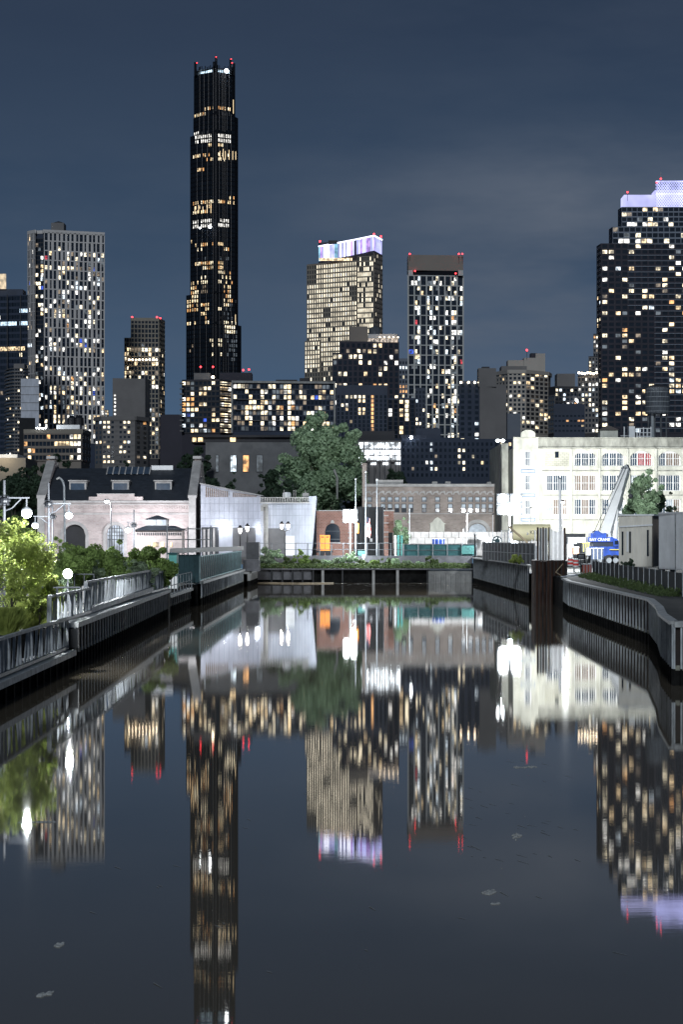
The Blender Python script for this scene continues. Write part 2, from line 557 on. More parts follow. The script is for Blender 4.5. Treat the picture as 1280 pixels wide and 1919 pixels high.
strip(RB, 700, lambda y: 2.30 if y < 230 else min(3.0, 2.30 + (y - 230) / 55 * 0.70), -1)
sk = MB()
for path_, hh, s_ in ((LB, .02, 1), (RB, .02, -1)):
    for (xa, ya), (xb, yb) in zip(path_[:-1], path_[1:]):
        za = 1.66 if s_ > 0 else 2.26
        sk.beam((xa, ya, (za - .5) / 2), (xb, yb + .01, (za - .5) / 2), .16, za + .5)
g.face((-600, 293, 3.0), (700, 293, 3.0), (700, 420, 3.0), (-600, 420, 3.0))
g.face((-5000, 420, 3.0), (5000, 420, 3.0), (5000, 9000, 3.0), (-5000, 9000, 3.0))
structure(g.build('ground', M['ground'], org=(0, 0, 0)))

# buried edge of both banks behind the sheet piles
structure(sk.build('river_bank', M['steel_wet']))
# low quay walk of the near left section
g = MB()
g.box(-12.9, -11.35, 40, 99.2, -0.5, 0.70)
structure(g.build('pavement', M['concrete_dark']))

wm = bpy.data.materials.new('water')
wm.use_nodes = True
t = wm.node_tree
b = t.nodes['Principled BSDF']
b.inputs['Base Color'].default_value = (0.165, 0.138, 0.102, 1)
b.inputs['Roughness'].default_value = 0.018
b.inputs['IOR'].default_value = 1.34
b.inputs['Specular IOR Level'].default_value = 0.5
b.inputs['Specular Tint'].default_value = (1.0, 0.95, 0.88, 1)
geo = t.nodes.new('ShaderNodeNewGeometry')
mp_ = t.nodes.new('ShaderNodeMapping')
mp_.inputs['Scale'].default_value = (0.8, 16.0, 1)
t.links.new(geo.outputs['Position'], mp_.inputs[0])
n1 = t.nodes.new('ShaderNodeTexNoise')
n1.inputs['Scale'].default_value = 1.0
n1.inputs['Detail'].default_value = 2
t.links.new(mp_.outputs[0], n1.inputs['Vector'])
bp = t.nodes.new('ShaderNodeBump')
bp.inputs['Strength'].default_value = 1.0
bp.inputs['Distance'].default_value = 0.00014
t.links.new(n1.outputs['Fac'], bp.inputs['Height'])
t.links.new(bp.outputs[0], b.inputs['Normal'])
g = MB()
g.face((-40, -60, 0), (60, -60, 0), (60, 286, 0), (-40, 286, 0))
structure(g.build('water', wm, org=(0, 0, 0)))

# foam flecks drifting on the water
rng = random.Random(3)
foam = mat('foam', (0.34, 0.35, 0.35), 0.9, var=0.3, scale=6)
def foam_patch(px, py, lx, ly, n_, label):
    D = CZ * K / (py - H0)
    x0 = X(px, D)
    mb = MB()
    for i in range(n_):
        a = rng.uniform(-1, 1); c_ = rng.gauss(0, .35)
        r = rng.uniform(.012, .035)
        mb.ball((x0 + a * lx, D + c_ * ly + a * ly * .5, 0.004), r, 5, 0.5)
    tag(mb.build('foam_patch', foam), label, 'foam', 'foam drifting on the canal', 'stuff')
foam_patch(917, 1672, .10, .28, 60, 'curled patch of pale foam floating on the open canal')
foam_patch(929, 1693, .05, .08, 18, 'tiny foam scrap just below the curled foam patch')
foam_patch(985, 1437, .28, .25, 60, 'long pale foam streak floating near the white building reflection')
foam_patch(968, 1566, .09, .55, 30, 'slanting foam streak on open water')
foam_patch(70, 1540, .35, .12, 50, 'pale foam streak near the left bulkhead')
foam_patch(85, 1862, .08, .2, 36, 'foam scrap in the lower left of the water')
foam_patch(110, 1770, .04, .2, 20, 'small foam scrap above the lower left foam scrap')

rf = random.Random(12)
mb = MB()
for i in range(60):
    px_, py_ = (rf.uniform(870, 1080), rf.uniform(1420, 1620)) if i < 34 else (rf.uniform(10, 1270), rf.uniform(1400, 1880))
    D_ = CZ * K / (py_ - H0)
    a = Vector((X(px_, D_), D_, .006)); an = rf.uniform(.8, 1.9)
    L_ = rf.uniform(.05, .35)
    d_ = Vector((math.sin(an) * .5, -math.cos(an) - 1.0, 0)) * L_
    n_ = Vector((.010, .006, 0))
    mb.face(a - n_, a + n_, a + d_ + n_ * .4, a + d_ - n_ * .4)
for i in range(150):
    D_ = rf.choice((rf.gauss(272, 5), rf.gauss(281, 1.5), rf.uniform(150, 280)))
    xx = rf.uniform(-9.5, 15)
    L_ = rf.uniform(.15, .9) * (1 if D_ > 255 else .4)
    a = Vector((xx, min(D_, 283.5), .006)); d_ = Vector((L_, rf.uniform(-.3, .3), 0)); n_ = Vector((0, rf.uniform(.04, .16), 0))
    mb.face(a - n_, a + d_ - n_ * .5, a + d_ + n_ * .6, a + n_)
tag(mb.build('foam_flecks', foam, org=(0, 0, 0)), 'thin pale foam flecks scattered over the open water', 'foam', kind='stuff')

# ------------------------------------------------------------------ bulkheads
def lerp2(path, y):
    for (x0, y0), (x1, y1) in zip(path[:-1], path[1:]):
        if y0 <= y <= y1 and y1 > y0:
            return x0 + (x1 - x0) * (y - y0) / (y1 - y0)
    return path[-1][0]

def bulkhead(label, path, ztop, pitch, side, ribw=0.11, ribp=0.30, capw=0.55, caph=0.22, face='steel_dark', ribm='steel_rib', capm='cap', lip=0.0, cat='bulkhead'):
    """steel sheet pile wall along path [(x,y)..]; side=+1 water on +X"""
    a0 = path[0]
    root = thing('bulkhead', label, cat, (a0[0], a0[1], -0.5))
    mb = MB()
    ribs = MB()
    cap = MB()
    wet = MB()
    tide = MB()
    for (x0, y0), (x1, y1) in zip(path[:-1], path[1:]):
        a, b_ = Vector((x0, y0, 0)), Vector((x1, y1, 0))
        L = (b_ - a).length
        d = (b_ - a) / L
        nrm = Vector((d.y, -d.x, 0)) * side
        n_ = max(1, round(L / pitch))
        # wall face with shallow corrugation
        for i in range(n_):
            s0, s1 = L * i / n_, L * (i + 1) / n_
            p0, p1 = a + d * s0, a + d * s1
            dep = 0.12
            q = [p0, p0 + d * (L / n_) * .18 - nrm * dep, p0 + d * (L / n_) * .82 - nrm * dep, p1]
            for u, v in zip(q[:-1], q[1:]):
                tide.face((u.x, u.y, 0.55), (v.x, v.y, 0.55), (v.x, v.y, 0.74), (u.x, u.y, 0.74))
                mb.face((u.x, u.y, 0.74), (v.x, v.y, 0.74), (v.x, v.y, ztop - caph), (u.x, u.y, ztop - caph))
                wet.face((u.x, u.y, -0.5), (v.x, v.y, -0.5), (v.x, v.y, 0.55), (u.x, u.y, 0.55))
            c0 = p0 + nrm * (ribp * .5 - 0.01)
            hw = ribw / 2
            # rib: small plate sticking out of the wall at each interlock
            aa = c0 - d * hw - nrm * ribp / 2
            bb = c0 + d * hw - nrm * ribp / 2
            cc = c0 + d * hw + nrm * ribp / 2
            dd = c0 - d * hw + nrm * ribp / 2
            ring = [aa, dd, cc, bb] if side > 0 else [aa, bb, cc, dd]
            ribs = MB(); ribs.mi = 0
            ribs.prism([(p.x, p.y) for p in ring], .62, ztop - caph - 0.003)
            ribs.mi = 1
            ribs.prism([(p.x, p.y) for p in ring], -0.5, .62)
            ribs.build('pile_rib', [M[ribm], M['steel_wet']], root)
        e = nrm * (0.16 + lip)
        f_ = nrm * (-capw)
        pl = [a + e, b_ + e, b_ + f_, a + f_]
        if side < 0: pl = pl[::-1]
        cap.prism([(p.x, p.y) for p in pl], ztop - caph, ztop)
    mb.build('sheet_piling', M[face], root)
    wet.build('tidal_band', M['steel_wet'], root)
    tide.build('tide_line', M['tide'], root)
    cap.build('cap_beam', M[capm], root)
    return root

def sub(path, y0, y1):
    r = [(lerp2(path, y0), y0)] + [p for p in path if y0 < p[1] < y1] + [(lerp2(path, y1), y1)]
    return r
WLs = [(-10.9, 20), (-11.1, 60), (-11.2, 99.4), (-11.9, 165)]
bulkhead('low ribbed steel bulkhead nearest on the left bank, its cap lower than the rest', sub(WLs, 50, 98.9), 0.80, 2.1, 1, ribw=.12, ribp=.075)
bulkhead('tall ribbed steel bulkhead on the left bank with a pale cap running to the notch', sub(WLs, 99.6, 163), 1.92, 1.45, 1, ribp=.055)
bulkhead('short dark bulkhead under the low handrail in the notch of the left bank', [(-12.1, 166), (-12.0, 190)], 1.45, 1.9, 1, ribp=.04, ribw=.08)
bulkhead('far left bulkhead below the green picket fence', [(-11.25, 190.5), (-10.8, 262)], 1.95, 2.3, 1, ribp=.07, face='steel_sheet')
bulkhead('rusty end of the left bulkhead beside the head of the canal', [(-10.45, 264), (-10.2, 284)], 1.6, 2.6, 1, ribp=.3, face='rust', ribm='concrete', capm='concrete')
# end block where the low section meets the high one
mb = MB(); mb.box(-12.6, -11.0, 99.1, 99.5, 0.86, 1.66)
tag(mb.build('end_block', M['black']), 'dark steel end plate where the left bulkhead steps up', 'wall')
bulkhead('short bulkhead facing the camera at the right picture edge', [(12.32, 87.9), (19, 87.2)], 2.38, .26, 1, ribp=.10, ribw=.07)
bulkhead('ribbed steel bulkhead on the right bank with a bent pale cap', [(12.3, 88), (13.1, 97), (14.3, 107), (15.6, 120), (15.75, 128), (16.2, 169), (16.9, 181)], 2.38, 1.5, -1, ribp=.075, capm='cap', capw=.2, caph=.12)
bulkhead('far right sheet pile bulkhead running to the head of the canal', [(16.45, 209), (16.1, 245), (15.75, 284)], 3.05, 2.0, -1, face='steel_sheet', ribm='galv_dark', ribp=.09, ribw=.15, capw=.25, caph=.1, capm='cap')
# rusty cofferdam
root = thing('cofferdam', 'dark rusty sheet pile box standing in the water against the right bank', 'cofferdam', (17, 198, -0.5))
mb = MB()
pts = [(X(996, 205), 205), (X(1001, 197), 197)]
for i in range(9):
    xx = X(1002, 196) + i * (X(1058, 196) - X(1002, 196)) / 8
    pts.append((xx, 195.6 + (0.35 if i % 2 else 0)))
pts += [(X(1063, 199), 199), (X(1063, 206), 206), (X(998, 208), 208)]
mb.prism(pts, -0.5, 3.5)
mb.build('sheet_piling', M['rust'], root)
mb = MB()
for i in range(9):
    xx = X(1002, 196) + i * (X(1058, 196) - X(1002, 196)) / 8
    mb.box(xx - .05, xx + .05, 195.2, 195.5, -0.5, 3.52)
mb.build('pile_ribs', M['steel_dark'], root)
mb = MB()
mb.tube([(18.2, 195.1, 3.3), (17.6, 195.1, 2.6), (18.6, 195, 2.0), (19.2, 195, 2.2)], .03, 5)
mb.build('mooring_line', M['tan'], root)

# head of the canal
root = thing('bulkhead', 'concrete and timber wall closing the head of the canal', 'bulkhead', (2.5, 285, -0.5))
mb = MB()
D = 285
mb.box(X(478, D), X(806, D), 285.9, 286.5, -0.5, 1.55)
mb.build('back_wall', M['steel_wet'], root)
mb = MB()
for i, (a, b_) in enumerate(((481, 507), (511, 527), (531, 546), (550, 565), (569, 584))):
    mb.box(X(a, D), X(b_, D), 285.3, 285.85, 0.35, 1.5)
mb.build('lagging', M['concrete_dark'], root)
mb = MB()
mb.box(X(803, D), X(884, D), 285.0, 286.4, -0.5, 1.5)
for i in range(9):
    xx = X(806 + i * 9.2, D)
    mb.cyl((xx, 284.95, -0.5), (xx, 284.95, 1.1), .17, .17, 8)
mb.build('corrugated_wall', M['concrete'], root)
for px_ in (509, 529, 548, 567, 587, 605, 642, 700, 745, 801):
    mb = MB()
    wd = 2.5 if px_ in (605, 700, 745) else 1.3
    mb.box(X(px_ - wd, D), X(px_ + wd, D), 284.7, 285.25, -0.5, 1.5)
    mb.build('pile', M['concrete'] if wd > 2 else M['black'], root)
mb = MB()
mb.box(X(476, D), X(886, D), 284.55, 293.2, 1.55, 1.72)
mb.build('deck', M['concrete_dark'], root)
# debris line
mb = MB()
mb.tube([P(480, 1083, 283).xy.to_3d() + Vector((0, 0, .05)), Vector((X(560, 279), 279, .06)), Vector((X(625, 281), 281, .05))], .07, 5)
tag(mb.build('floating_boom', M['tan']), 'thin tan floating boom lying across the far end of the water', 'boom')
# retaining wall above
mb = MB()
mb.box(X(486, 292), X(885, 292), 292.0, 292.5, 1.5, 3.12)
tag(mb.build('retaining_wall', M['concrete_dark']), 'long low grey concrete retaining wall behind the plants at the canal head', 'wall')

# ------------------------------------------------------------------ fences and railings
def rail_slats(label, path, zb, zt, pitch, name='railing', lean=.3, slat_w=.085, mesh=None, back=.35, m='galv', botrail=True):
    a, b_ = Vector((path[0][0], path[0][1], 0)), Vector((path[1][0], path[1][1], 0))
    L = (b_ - a).length
    d = (b_ - a) / L
    root = thing(name, label, 'railing', (a.x, a.y, zb))
    sl = MB()
    n_ = int(L / pitch)
    up0, up1 = Vector((0, 0, zb)), Vector((0, 0, zt))
    sx = Vector((slat_w / 2, 0, 0))
    th = Vector((0, .03, 0))
    for i in range(n_ + 1):
        c_ = a + d * (L * i / n_)
        le = d * (lean if i % 2 else -lean * .3) + Vector((.06 if i % 3 else -.03, 0, 0))
        lo, hi = c_ + up0, c_ + le + up1
        sl = MB(); sl.hexa([lo - sx - th, lo + sx - th, lo + sx + th, lo - sx + th, hi - sx - th, hi + sx - th, hi + sx + th, hi - sx + th]); sl.build('baluster', M[m], root)
    r_ = MB()
    r_.beam(a + up1 + Vector((0, 0, .05)), b_ + up1 + Vector((0, 0, .05)), .16, .10)
    r_.build('top_rail', M['cap'], root)
    if botrail:
        r_ = MB()
        r_.beam(a + up0 + Vector((0, 0, .06)), b_ + up0 + Vector((0, 0, .06)), .22, .12)
        r_.build('bottom_rail', M['galv_dark'], root)
    if mesh:
        mm = MB()
        o_ = Vector((-.13, 0, 0))
        mm.beam(a + o_ + (up0 + up1) / 2, b_ + o_ + (up0 + up1) / 2, .02, (zt - zb) * .86)
        mm.build('infill_panel', M[mesh], root)
    for s_ in (0, .5, 1):
        c_ = a + (b_ - a) * s_
        pp = MB(); pp.box(c_.x - .09, c_.x + .09, c_.y - .09, c_.y + .09, zb, zt); pp.build('post', M['galv'], root)
    return root
rail_slats('lowest and nearest slatted metal railing on the left bank', ((-11.35, 60), (-11.45, 98.8)), 0.84, 2.05, 1.0, slat_w=.09, mesh=None)
rail_slats('short slatted railing where the left bulkhead steps up', ((-11.75, 95.5), (-11.8, 111)), 1.95, 3.05, 1.0, mesh=None)
rail_slats('long raised slatted railing with closely set pale balusters on the left bank', ((-12.0, 111.5), (-12.1, 149.5)), 2.0, 3.32, .80, slat_w=.10, mesh=None)
rail_slats('last slatted railing before the notch on the left bank', ((-12.1, 150), (-12.0, 163)), 1.95, 3.12, .85, mesh=None)
# concrete kerb beam under the raised railing
mb = MB(); mb.beam((-11.86, 111.5, 2.06), (-11.97, 149.5, 2.22), .25, .25)
tag(mb.build('kerb_beam', M['cap']), 'pale beam under the long raised railing', 'beam')

def open_rail(label, pts, zb, zt, n_posts, r=.035, m='galv', rails=2, group=None, name='handrail'):
    root = thing(name, label, 'railing', (pts[0][0], pts[0][1], zb), group)
    a, b_ = Vector((*pts[0], 0)), Vector((*pts[1], 0))
    for i in range(n_posts):
        c_ = a + (b_ - a) * i / (n_posts - 1)
        mb = MB(); mb.cyl((c_.x, c_.y, zb), (c_.x, c_.y, zt), r, r, 6)
        mb.build('post', M[m], root)
    for k in range(rails):
        z_ = zt - k * (zt - zb) * .5
        mb = MB(); mb.cyl((a.x, a.y, z_), (b_.x, b_.y, z_), r, r, 6)
        mb.build('rail', M[m], root)
    return root
open_rail('pale open handrail on the low platform in the left notch', ((-11.95, 166.5), (-11.9, 188.5)), 1.45, 2.72, 8, m='galv')
open_rail('thin handrail on the park path behind the shrubs', ((-16.9, 140), (-14.6, 140)), 1.7, 3.3, 5, m='galv_dark')
open_rail('dark handrail across the near park path', ((-15.0, 108), (-11.9, 108)), 1.7, 3.2, 4, r=.05, m='galv_dark')

def picket_fence(label, a2, b2, zb, zt, n_p, panel='teal_dark', pm='galv', group=None, name='picket_fence', pw=.05, toprail=True):
    a, b_ = Vector((*a2, 0)), Vector((*b2, 0))
    root = thing(name, label, 'fence', (a.x, a.y, zb), group)
    d = (b_ - a).normalized()
    nr = Vector((d.y, -d.x, 0))
    if nr.dot(a) > 0: nr = -nr
    mb = MB()
    mb.beam(a + Vector((0, 0, (zb + zt) / 2)), b_ + Vector((0, 0, (zb + zt) / 2)), .03, zt - zb)
    mb.build('mesh_panel', M[panel], root)
    for i in range(n_p):
        c_ = a + (b_ - a) * i / (n_p - 1) + nr * .08
        mb = MB(); mb.box(c_.x - pw / 2, c_.x + pw / 2, c_.y - pw / 2, c_.y + pw / 2, zb, zt + .06); mb.build('picket', M[pm], root)
    if toprail:
        mb = MB()
        mb.beam(a + nr * .16 + Vector((0, 0, zt)), b_ + nr * .16 + Vector((0, 0, zt)), .06, .06)
        mb.beam(a + nr * .16 + Vector((0, 0, zb + .1)), b_ + nr * .16 + Vector((0, 0, zb + .1)), .08, .08)
        mb.build('rail', M[pm], root)
    return root
M['teal_picket'] = mat('teal_picket', (0.20, 0.34, 0.36), 0.6, var=0.3, scale=2)
picket_fence('green meshed picket fence on top of the far left bulkhead', (-11.3, 188), (-10.95, 257), 2.0, 3.95, 26, pm='teal_picket')
picket_fence('plain dark teal screened fence behind the low platform', (-13.4, 190), (-11.4, 190), 1.8, 4.05, 6, pm='teal_dark')
picket_fence('dark metal fence on the right bank with pale posts in front of the trailers', (X(1111, 191), 191), (X(1282, 127), 127), 2.2, 3.55, 19, panel='slat_grey', pm='galv', pw=.045, toprail=False)
# bright teal box in the shrubs
root = thing('utility_cabinet', 'light teal cabinet standing at the end of the shrubs above the notch', 'cabinet', (-12.6, 176, 1.7))
mb = MB(); mb.box(X(316, 176), X(331, 176), 176, 178, 1.7, 4.2); mb.build('cabinet_body', M['teal_light'], root)
mb = MB(); mb.box(X(314, 176), X(332.5, 176), 175.8, 178.2, 4.2, 4.32); mb.build('cabinet_lid', M['teal'], root)
mb = MB(); mb.box(X(318, 175), X(332, 175), 174.6, 175.3, 1.7, 2.6)
tag(mb.build('white_sack', M['whitepaint']), 'white wrapped bundle at the foot of the teal cabinet', 'sack')
# elevated dark deck behind the picket fence
root = thing('footbridge_deck', 'long black canopy deck with thin rails behind the green picket fence', 'deck', (-15, 240, 3))
mb = MB(); mb.prism([(X(318, 215), 215), (X(454, 262), 262), (X(454, 262), 266), (X(318, 215), 219)], 4.0, 4.45); mb.build('deck', M['black'], root)
for px_, yt in ((313, 985), (352, 987), (395, 985)):
    D = 225 + (px_ - 313) * .3
    mb = MB(); mb.cyl((X(px_, D), D, 2.2), (X(px_, D), D, Z(yt, D)), .07, .07, 6); mb.build('post', M['galv'], root)
for yy in (991, 1011):
    mb = MB(); mb.cyl(P(313, yy, 225), P(395, yy, 250), .045, .045, 6); mb.build('rail', M['galv_dark'], root)
# grey box at canal head, left
mb = MB(); mb.box(X(461, 272), X(485, 272), 272, 276, 2.9, Z(1016, 272))
tag(mb.build('control_cabinet', M['darkgrey']), 'dark grey control cabinet beside the left corner of the canal head', 'cabinet')
mb = MB(); mb.box(X(455, 266), X(485, 266), 266, 270.5, 1.65, 2.95)
tag(mb.build('concrete_plinth', M['concrete_dark']), 'grey concrete plinth under the dark control cabinet', 'plinth')

# chain link fence at the canal head
def chain_fence(label, a2, b2, zb, zt, n_p, panel=None, m='galv_dark', name='chain_link_fence', nrails=3):
    a, b_ = Vector((*a2, 0)), Vector((*b2, 0))
    root = thing(name, label, 'fence', (a.x, a.y, zb))
    for i in range(n_p):
        c_ = a + (b_ - a) * i / (n_p - 1)
        mb = MB(); mb.cyl((c_.x, c_.y, zb), (c_.x, c_.y, zt), .06, .06, 6); mb.build('post', M[m], root)
    for k in range(nrails):
        z_ = zt - k * (zt - zb) * .48
        mb = MB(); mb.cyl((a.x, a.y, z_), (b_.x, b_.y, z_), .035, .035, 5); mb.build('rail', M[m], root)
    if panel:
        mb = MB(); mb.beam(a + Vector((0, .08, (zb + zt) / 2)), b_ + Vector((0, .08, (zb + zt) / 2)), .02, (zt - zb) * .96); mb.build('screen', M[panel], root)
    return root
chain_fence('open chain link fence along the canal head in front of the pale panelled building', (X(487, 292), 292.2), (X(755, 292), 292.2), 3.1, Z(1018, 292), 13)
chain_fence('teal screened chain link fence at the right of the canal head', (X(757, 292), 292.2), (X(893, 292), 292.2), 3.1, Z(1020, 292), 6, 'teal')
mb = MB(); mb.box(X(866, 291), X(890, 291), 291.95, 292.05, 3.4, 4.4)
tag(mb.build('banner', M['teal_banner']), 'lighter teal banner with pale faces hung on the teal fence', 'banner')
chain_fence('silver mesh fence on the right bank above the far bulkhead', (X(905, 262), 262), (X(1002, 214), 214), 2.9, 4.9, 16, 'steel_sheet', 'galv', nrails=2)
chain_fence('pale picket barrier behind the silver mesh fence', (X(940, 270), 270), (X(1003, 262), 262), 3.0, 6.2, 12, None, 'white', nrails=1)

# white and brown sheets standing above the cofferdam
root = thing('sheet_piles', 'upright sheet piles wrapped around a white tarpaulin above the rusty cofferdam', 'sheet piles', (X(1030, 204), 203, 3.4))
for i, px_ in enumerate((1006.5, 1012, 1017, 1022, 1028)):
    mb = MB(); mb.box(X(px_, 204), X(px_ + 2.2, 204), 203.6 + .1 * i, 204.2, 3.2, Z(988 + (i % 2), 204)); mb.build('sheet_pile', M['rust'] if i % 2 == 0 else M['galv_dark'], root)
    mb = MB(); mb.box(X(px_ + 2.3, 204), X(px_ + 5.0, 204), 204.25, 204.35, 3.2, Z(990, 204)); mb.build('liner_strip', M['white'], root)
mb = MB(); mb.box(X(1057, 204), X(1059.5, 204), 203.7, 204.2, 3.2, Z(989, 204)); mb.build('sheet_pile', M['rust'], root)
mb = MB()
nn = 16
top = []
for i in range(nn + 1):
    s_ = i / nn
    px_ = 1033 + 24 * s_
    sag = 991 + 5 * math.sin(math.pi * s_) ** .7
    top.append((px_, sag, 204 + .25 * math.sin(s_ * 9)))
for i in range(nn):
    a, b_ = top[i], top[i + 1]
    mb.face((X(a[0], a[2]), a[2], 3.2), (X(b_[0], b_[2]), b_[2], 3.2), (X(b_[0], b_[2]), b_[2], Z(b_[1], 204)), (X(a[0], a[2]), a[2], Z(a[1], 204)))
mb.build('tarpaulin', M['tarp'], root)

# ------------------------------------------------------------------ plants
def leaves(centers, n, size, seed=0, flat=.6):
    """centers: list of (x,y,z,r); returns verts/faces arrays of n small leaf sprays"""
    r = np.random.RandomState(seed)
    c_ = np.array(centers)
    wts = c_[:, 3] ** 2
    idx = r.choice(len(c_), n, p=wts / wts.sum())
    d = r.normal(size=(n, 3))
    d /= np.linalg.norm(d, axis=1)[:, None]
    rad = c_[idx, 3] * (r.uniform(.35, 1, n) ** .45)
    p = c_[idx, :3] + d * rad[:, None] * np.array([1, 1, .85])
    nrm = d + r.normal(size=(n, 3)) * .7
    nrm /= np.linalg.norm(nrm, axis=1)[:, None]
    t1 = np.cross(nrm, r.normal(size=(n, 3)))
    t1 /= np.linalg.norm(t1, axis=1)[:, None]
    t2 = np.cross(nrm, t1)
    s = size * r.uniform(.5, 1.4, n)[:, None]
    v = np.stack([p - t1 * s, p - t2 * s * flat, p + t1 * s, p + t2 * s * flat], 1).reshape(-1, 3)
    return v

def leaf_obj(name, v, m, parent):
    org = world_loc(parent) if parent is not None else Vector((v[:, 0].mean(), v[:, 1].mean(), v[:, 2].min()))
    v = v - np.array(org)
    n = len(v) // 4
    me = bpy.data.meshes.new(name)
    me.vertices.add(len(v))
    me.vertices.foreach_set('co', v.astype(np.float32).ravel())
    me.loops.add(n * 4)
    me.loops.foreach_set('vertex_index', np.arange(n * 4, dtype=np.int32))
    me.polygons.add(n)
    me.polygons.foreach_set('loop_start', np.arange(0, n * 4, 4, dtype=np.int32))
    me.update(calc_edges=True)
    me.validate()
    me.materials.append(m)
    o = bpy.data.objects.new(name, me)
    C.objects.link(o)
    if parent is not None: o.parent = parent
    else: o.location = org
    return o

def tree(label, x, y, zb, zt, rx, n, size, m='leaf_mid', seed=1, name='broadleaf_tree', nclump=26, crown_lo=.25, trunk_r=.3, bark='bark', group=None, limb=None, ry=None, cat='tree'):
    rng = random.Random(seed)
    root = thing(name, label, cat, (x, y, zb), group)
    H = zt - zb
    ry = ry or rx
    c0 = zb + H * (crown_lo + (1 - crown_lo) / 2)
    rz = H * (1 - crown_lo) / 2
    cl = []
    for i in range(nclump):
        for _ in range(30):
            a = Vector((rng.uniform(-1, 1), rng.uniform(-1, 1), rng.uniform(-1, 1)))
            if .35 < a.length < 1: break
        k = rng.uniform(.20, .38)
        # keep the clump's outer edge inside the ellipsoid
        f_ = 1 - k * .8
        wide = 1.0 if a.z < .2 else 1 - .15 * a.z
        cl.append((x + a.x * rx * f_ * wide, y + a.y * ry * f_ * wide, c0 + a.z * rz * f_, k * min(rx, rz)))
    for i in range(int(nclump * .9)):
        a = Vector((rng.gauss(0, 1), rng.gauss(0, 1), rng.gauss(0, 1))).normalized() * rng.uniform(.80, 1.0)
        if a.z < -.75: continue
        cl.append((x + a.x * rx, y + a.y * ry, c0 + a.z * rz, rng.uniform(.08, .17) * min(rx, rz)))
    leaf_obj('crown', leaves(cl, n, size, seed), M[m], root)
    mb = MB()
    top = Vector((x, y, zb + H * (crown_lo + .25)))
    mb.cyl((x, y, zb - .2), top, trunk_r, trunk_r * .6, 8)
    for c_ in sorted(cl, key=lambda q: -q[3])[:10]:
        e = Vector(c_[:3])
        st = Vector((x, y, zb + H * rng.uniform(crown_lo * .7, crown_lo + .2)))
        mid = st.lerp(e, .5) + Vector((0, 0, .06 * H))
        mb.cyl(st, mid, trunk_r * .42, trunk_r * .25, 6)
        mb.cyl(mid, e, trunk_r * .25, trunk_r * .08, 5)
    mb.build('trunk', M[bark], root)
    if limb:
        mb = MB()
        for a, b_ in zip(limb[:-1], limb[1:]):
            mb.cyl(a, b_, trunk_r * .45, trunk_r * .3, 6)
        mb.build('limb', M['bark_pale'], root)
    return root

# big tree in the middle (two merged leafy lobes of one crown)
D = 400
root = tree('largest tree, a broad grey-green crown in the middle behind the pale panelled building', X(602, D), D, 3.0, Z(777, D), 8.0, 34000, .30, 'leaf_mid', 5, nclump=44, crown_lo=.10, trunk_r=.5,
     limb=[P(626, 880, D - 8), P(632, 895, D - 8), P(632, 935, D - 7)])
D = 420
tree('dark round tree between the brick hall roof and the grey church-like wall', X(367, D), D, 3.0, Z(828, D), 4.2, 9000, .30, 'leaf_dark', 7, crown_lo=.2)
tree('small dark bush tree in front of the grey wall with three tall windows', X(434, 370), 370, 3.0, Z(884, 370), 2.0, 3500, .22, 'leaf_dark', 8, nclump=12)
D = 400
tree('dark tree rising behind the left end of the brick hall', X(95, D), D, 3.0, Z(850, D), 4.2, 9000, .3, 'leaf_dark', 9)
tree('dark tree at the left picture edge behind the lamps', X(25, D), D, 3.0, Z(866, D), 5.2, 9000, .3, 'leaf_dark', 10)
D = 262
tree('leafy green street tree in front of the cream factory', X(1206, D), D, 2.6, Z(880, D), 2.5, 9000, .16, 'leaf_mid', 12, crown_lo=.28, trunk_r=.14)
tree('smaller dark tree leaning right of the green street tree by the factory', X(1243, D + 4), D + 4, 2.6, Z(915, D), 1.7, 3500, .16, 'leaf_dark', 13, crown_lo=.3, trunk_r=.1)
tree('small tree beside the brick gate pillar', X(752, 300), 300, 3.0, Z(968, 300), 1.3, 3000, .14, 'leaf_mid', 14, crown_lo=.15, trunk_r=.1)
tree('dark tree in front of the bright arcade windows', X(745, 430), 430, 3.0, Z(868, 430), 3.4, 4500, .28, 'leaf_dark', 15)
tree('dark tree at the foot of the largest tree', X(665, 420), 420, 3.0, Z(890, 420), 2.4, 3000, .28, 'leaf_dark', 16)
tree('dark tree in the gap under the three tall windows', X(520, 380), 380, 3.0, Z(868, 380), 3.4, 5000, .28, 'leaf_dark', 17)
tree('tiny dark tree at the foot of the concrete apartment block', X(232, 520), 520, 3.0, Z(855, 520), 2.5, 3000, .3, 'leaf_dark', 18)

# park trees on the left
tree('bright yellow-green tree nearest the camera at the left edge', X(22, 94), 94, 1.7, Z(958, 94), 1.75, 9500, .062, 'leaf_bright', 21, crown_lo=.16, trunk_r=.06, nclump=40, ry=2.4)
tree('small bright tree right of the nearest tree, low behind the railing', X(74, 97), 97, 1.7, Z(1040, 97), .75, 6000, .055, 'leaf_bright', 24, crown_lo=.05, trunk_r=.03, nclump=20)
tree('pale green young tree behind the nearest tree under the pendant lamp', X(20, 118), 118, 1.7, Z(948, 118), 1.6, 9000, .065, 'leaf_fresh', 22, crown_lo=.2, trunk_r=.06, nclump=26)
tree('green park tree right of the dark ornate lamp post', X(128, 142), 142, 1.7, Z(1003, 142), 1.6, 9000, .055, 'leaf_fresh', 23, crown_lo=.1, trunk_r=.05, nclump=22)
def shrub(label, px, py, D, rpx, n, size, m, seed, zb=1.7, name='shrub', group='park shrubs on the left bank', cl=14):
    return tree(label, X(px, D), D, zb, Z(py, D), rpx * 1.3 * D / K, int(n * .55), size * 1.55, m, seed, name=name, nclump=cl, crown_lo=.02, trunk_r=.04, group=group, cat='shrub')
shrub('dark green shrub in the middle of the hedge below the brick hall', 172, 1016, 150, 38, 9500, .06, 'leaf_fresh', 31)
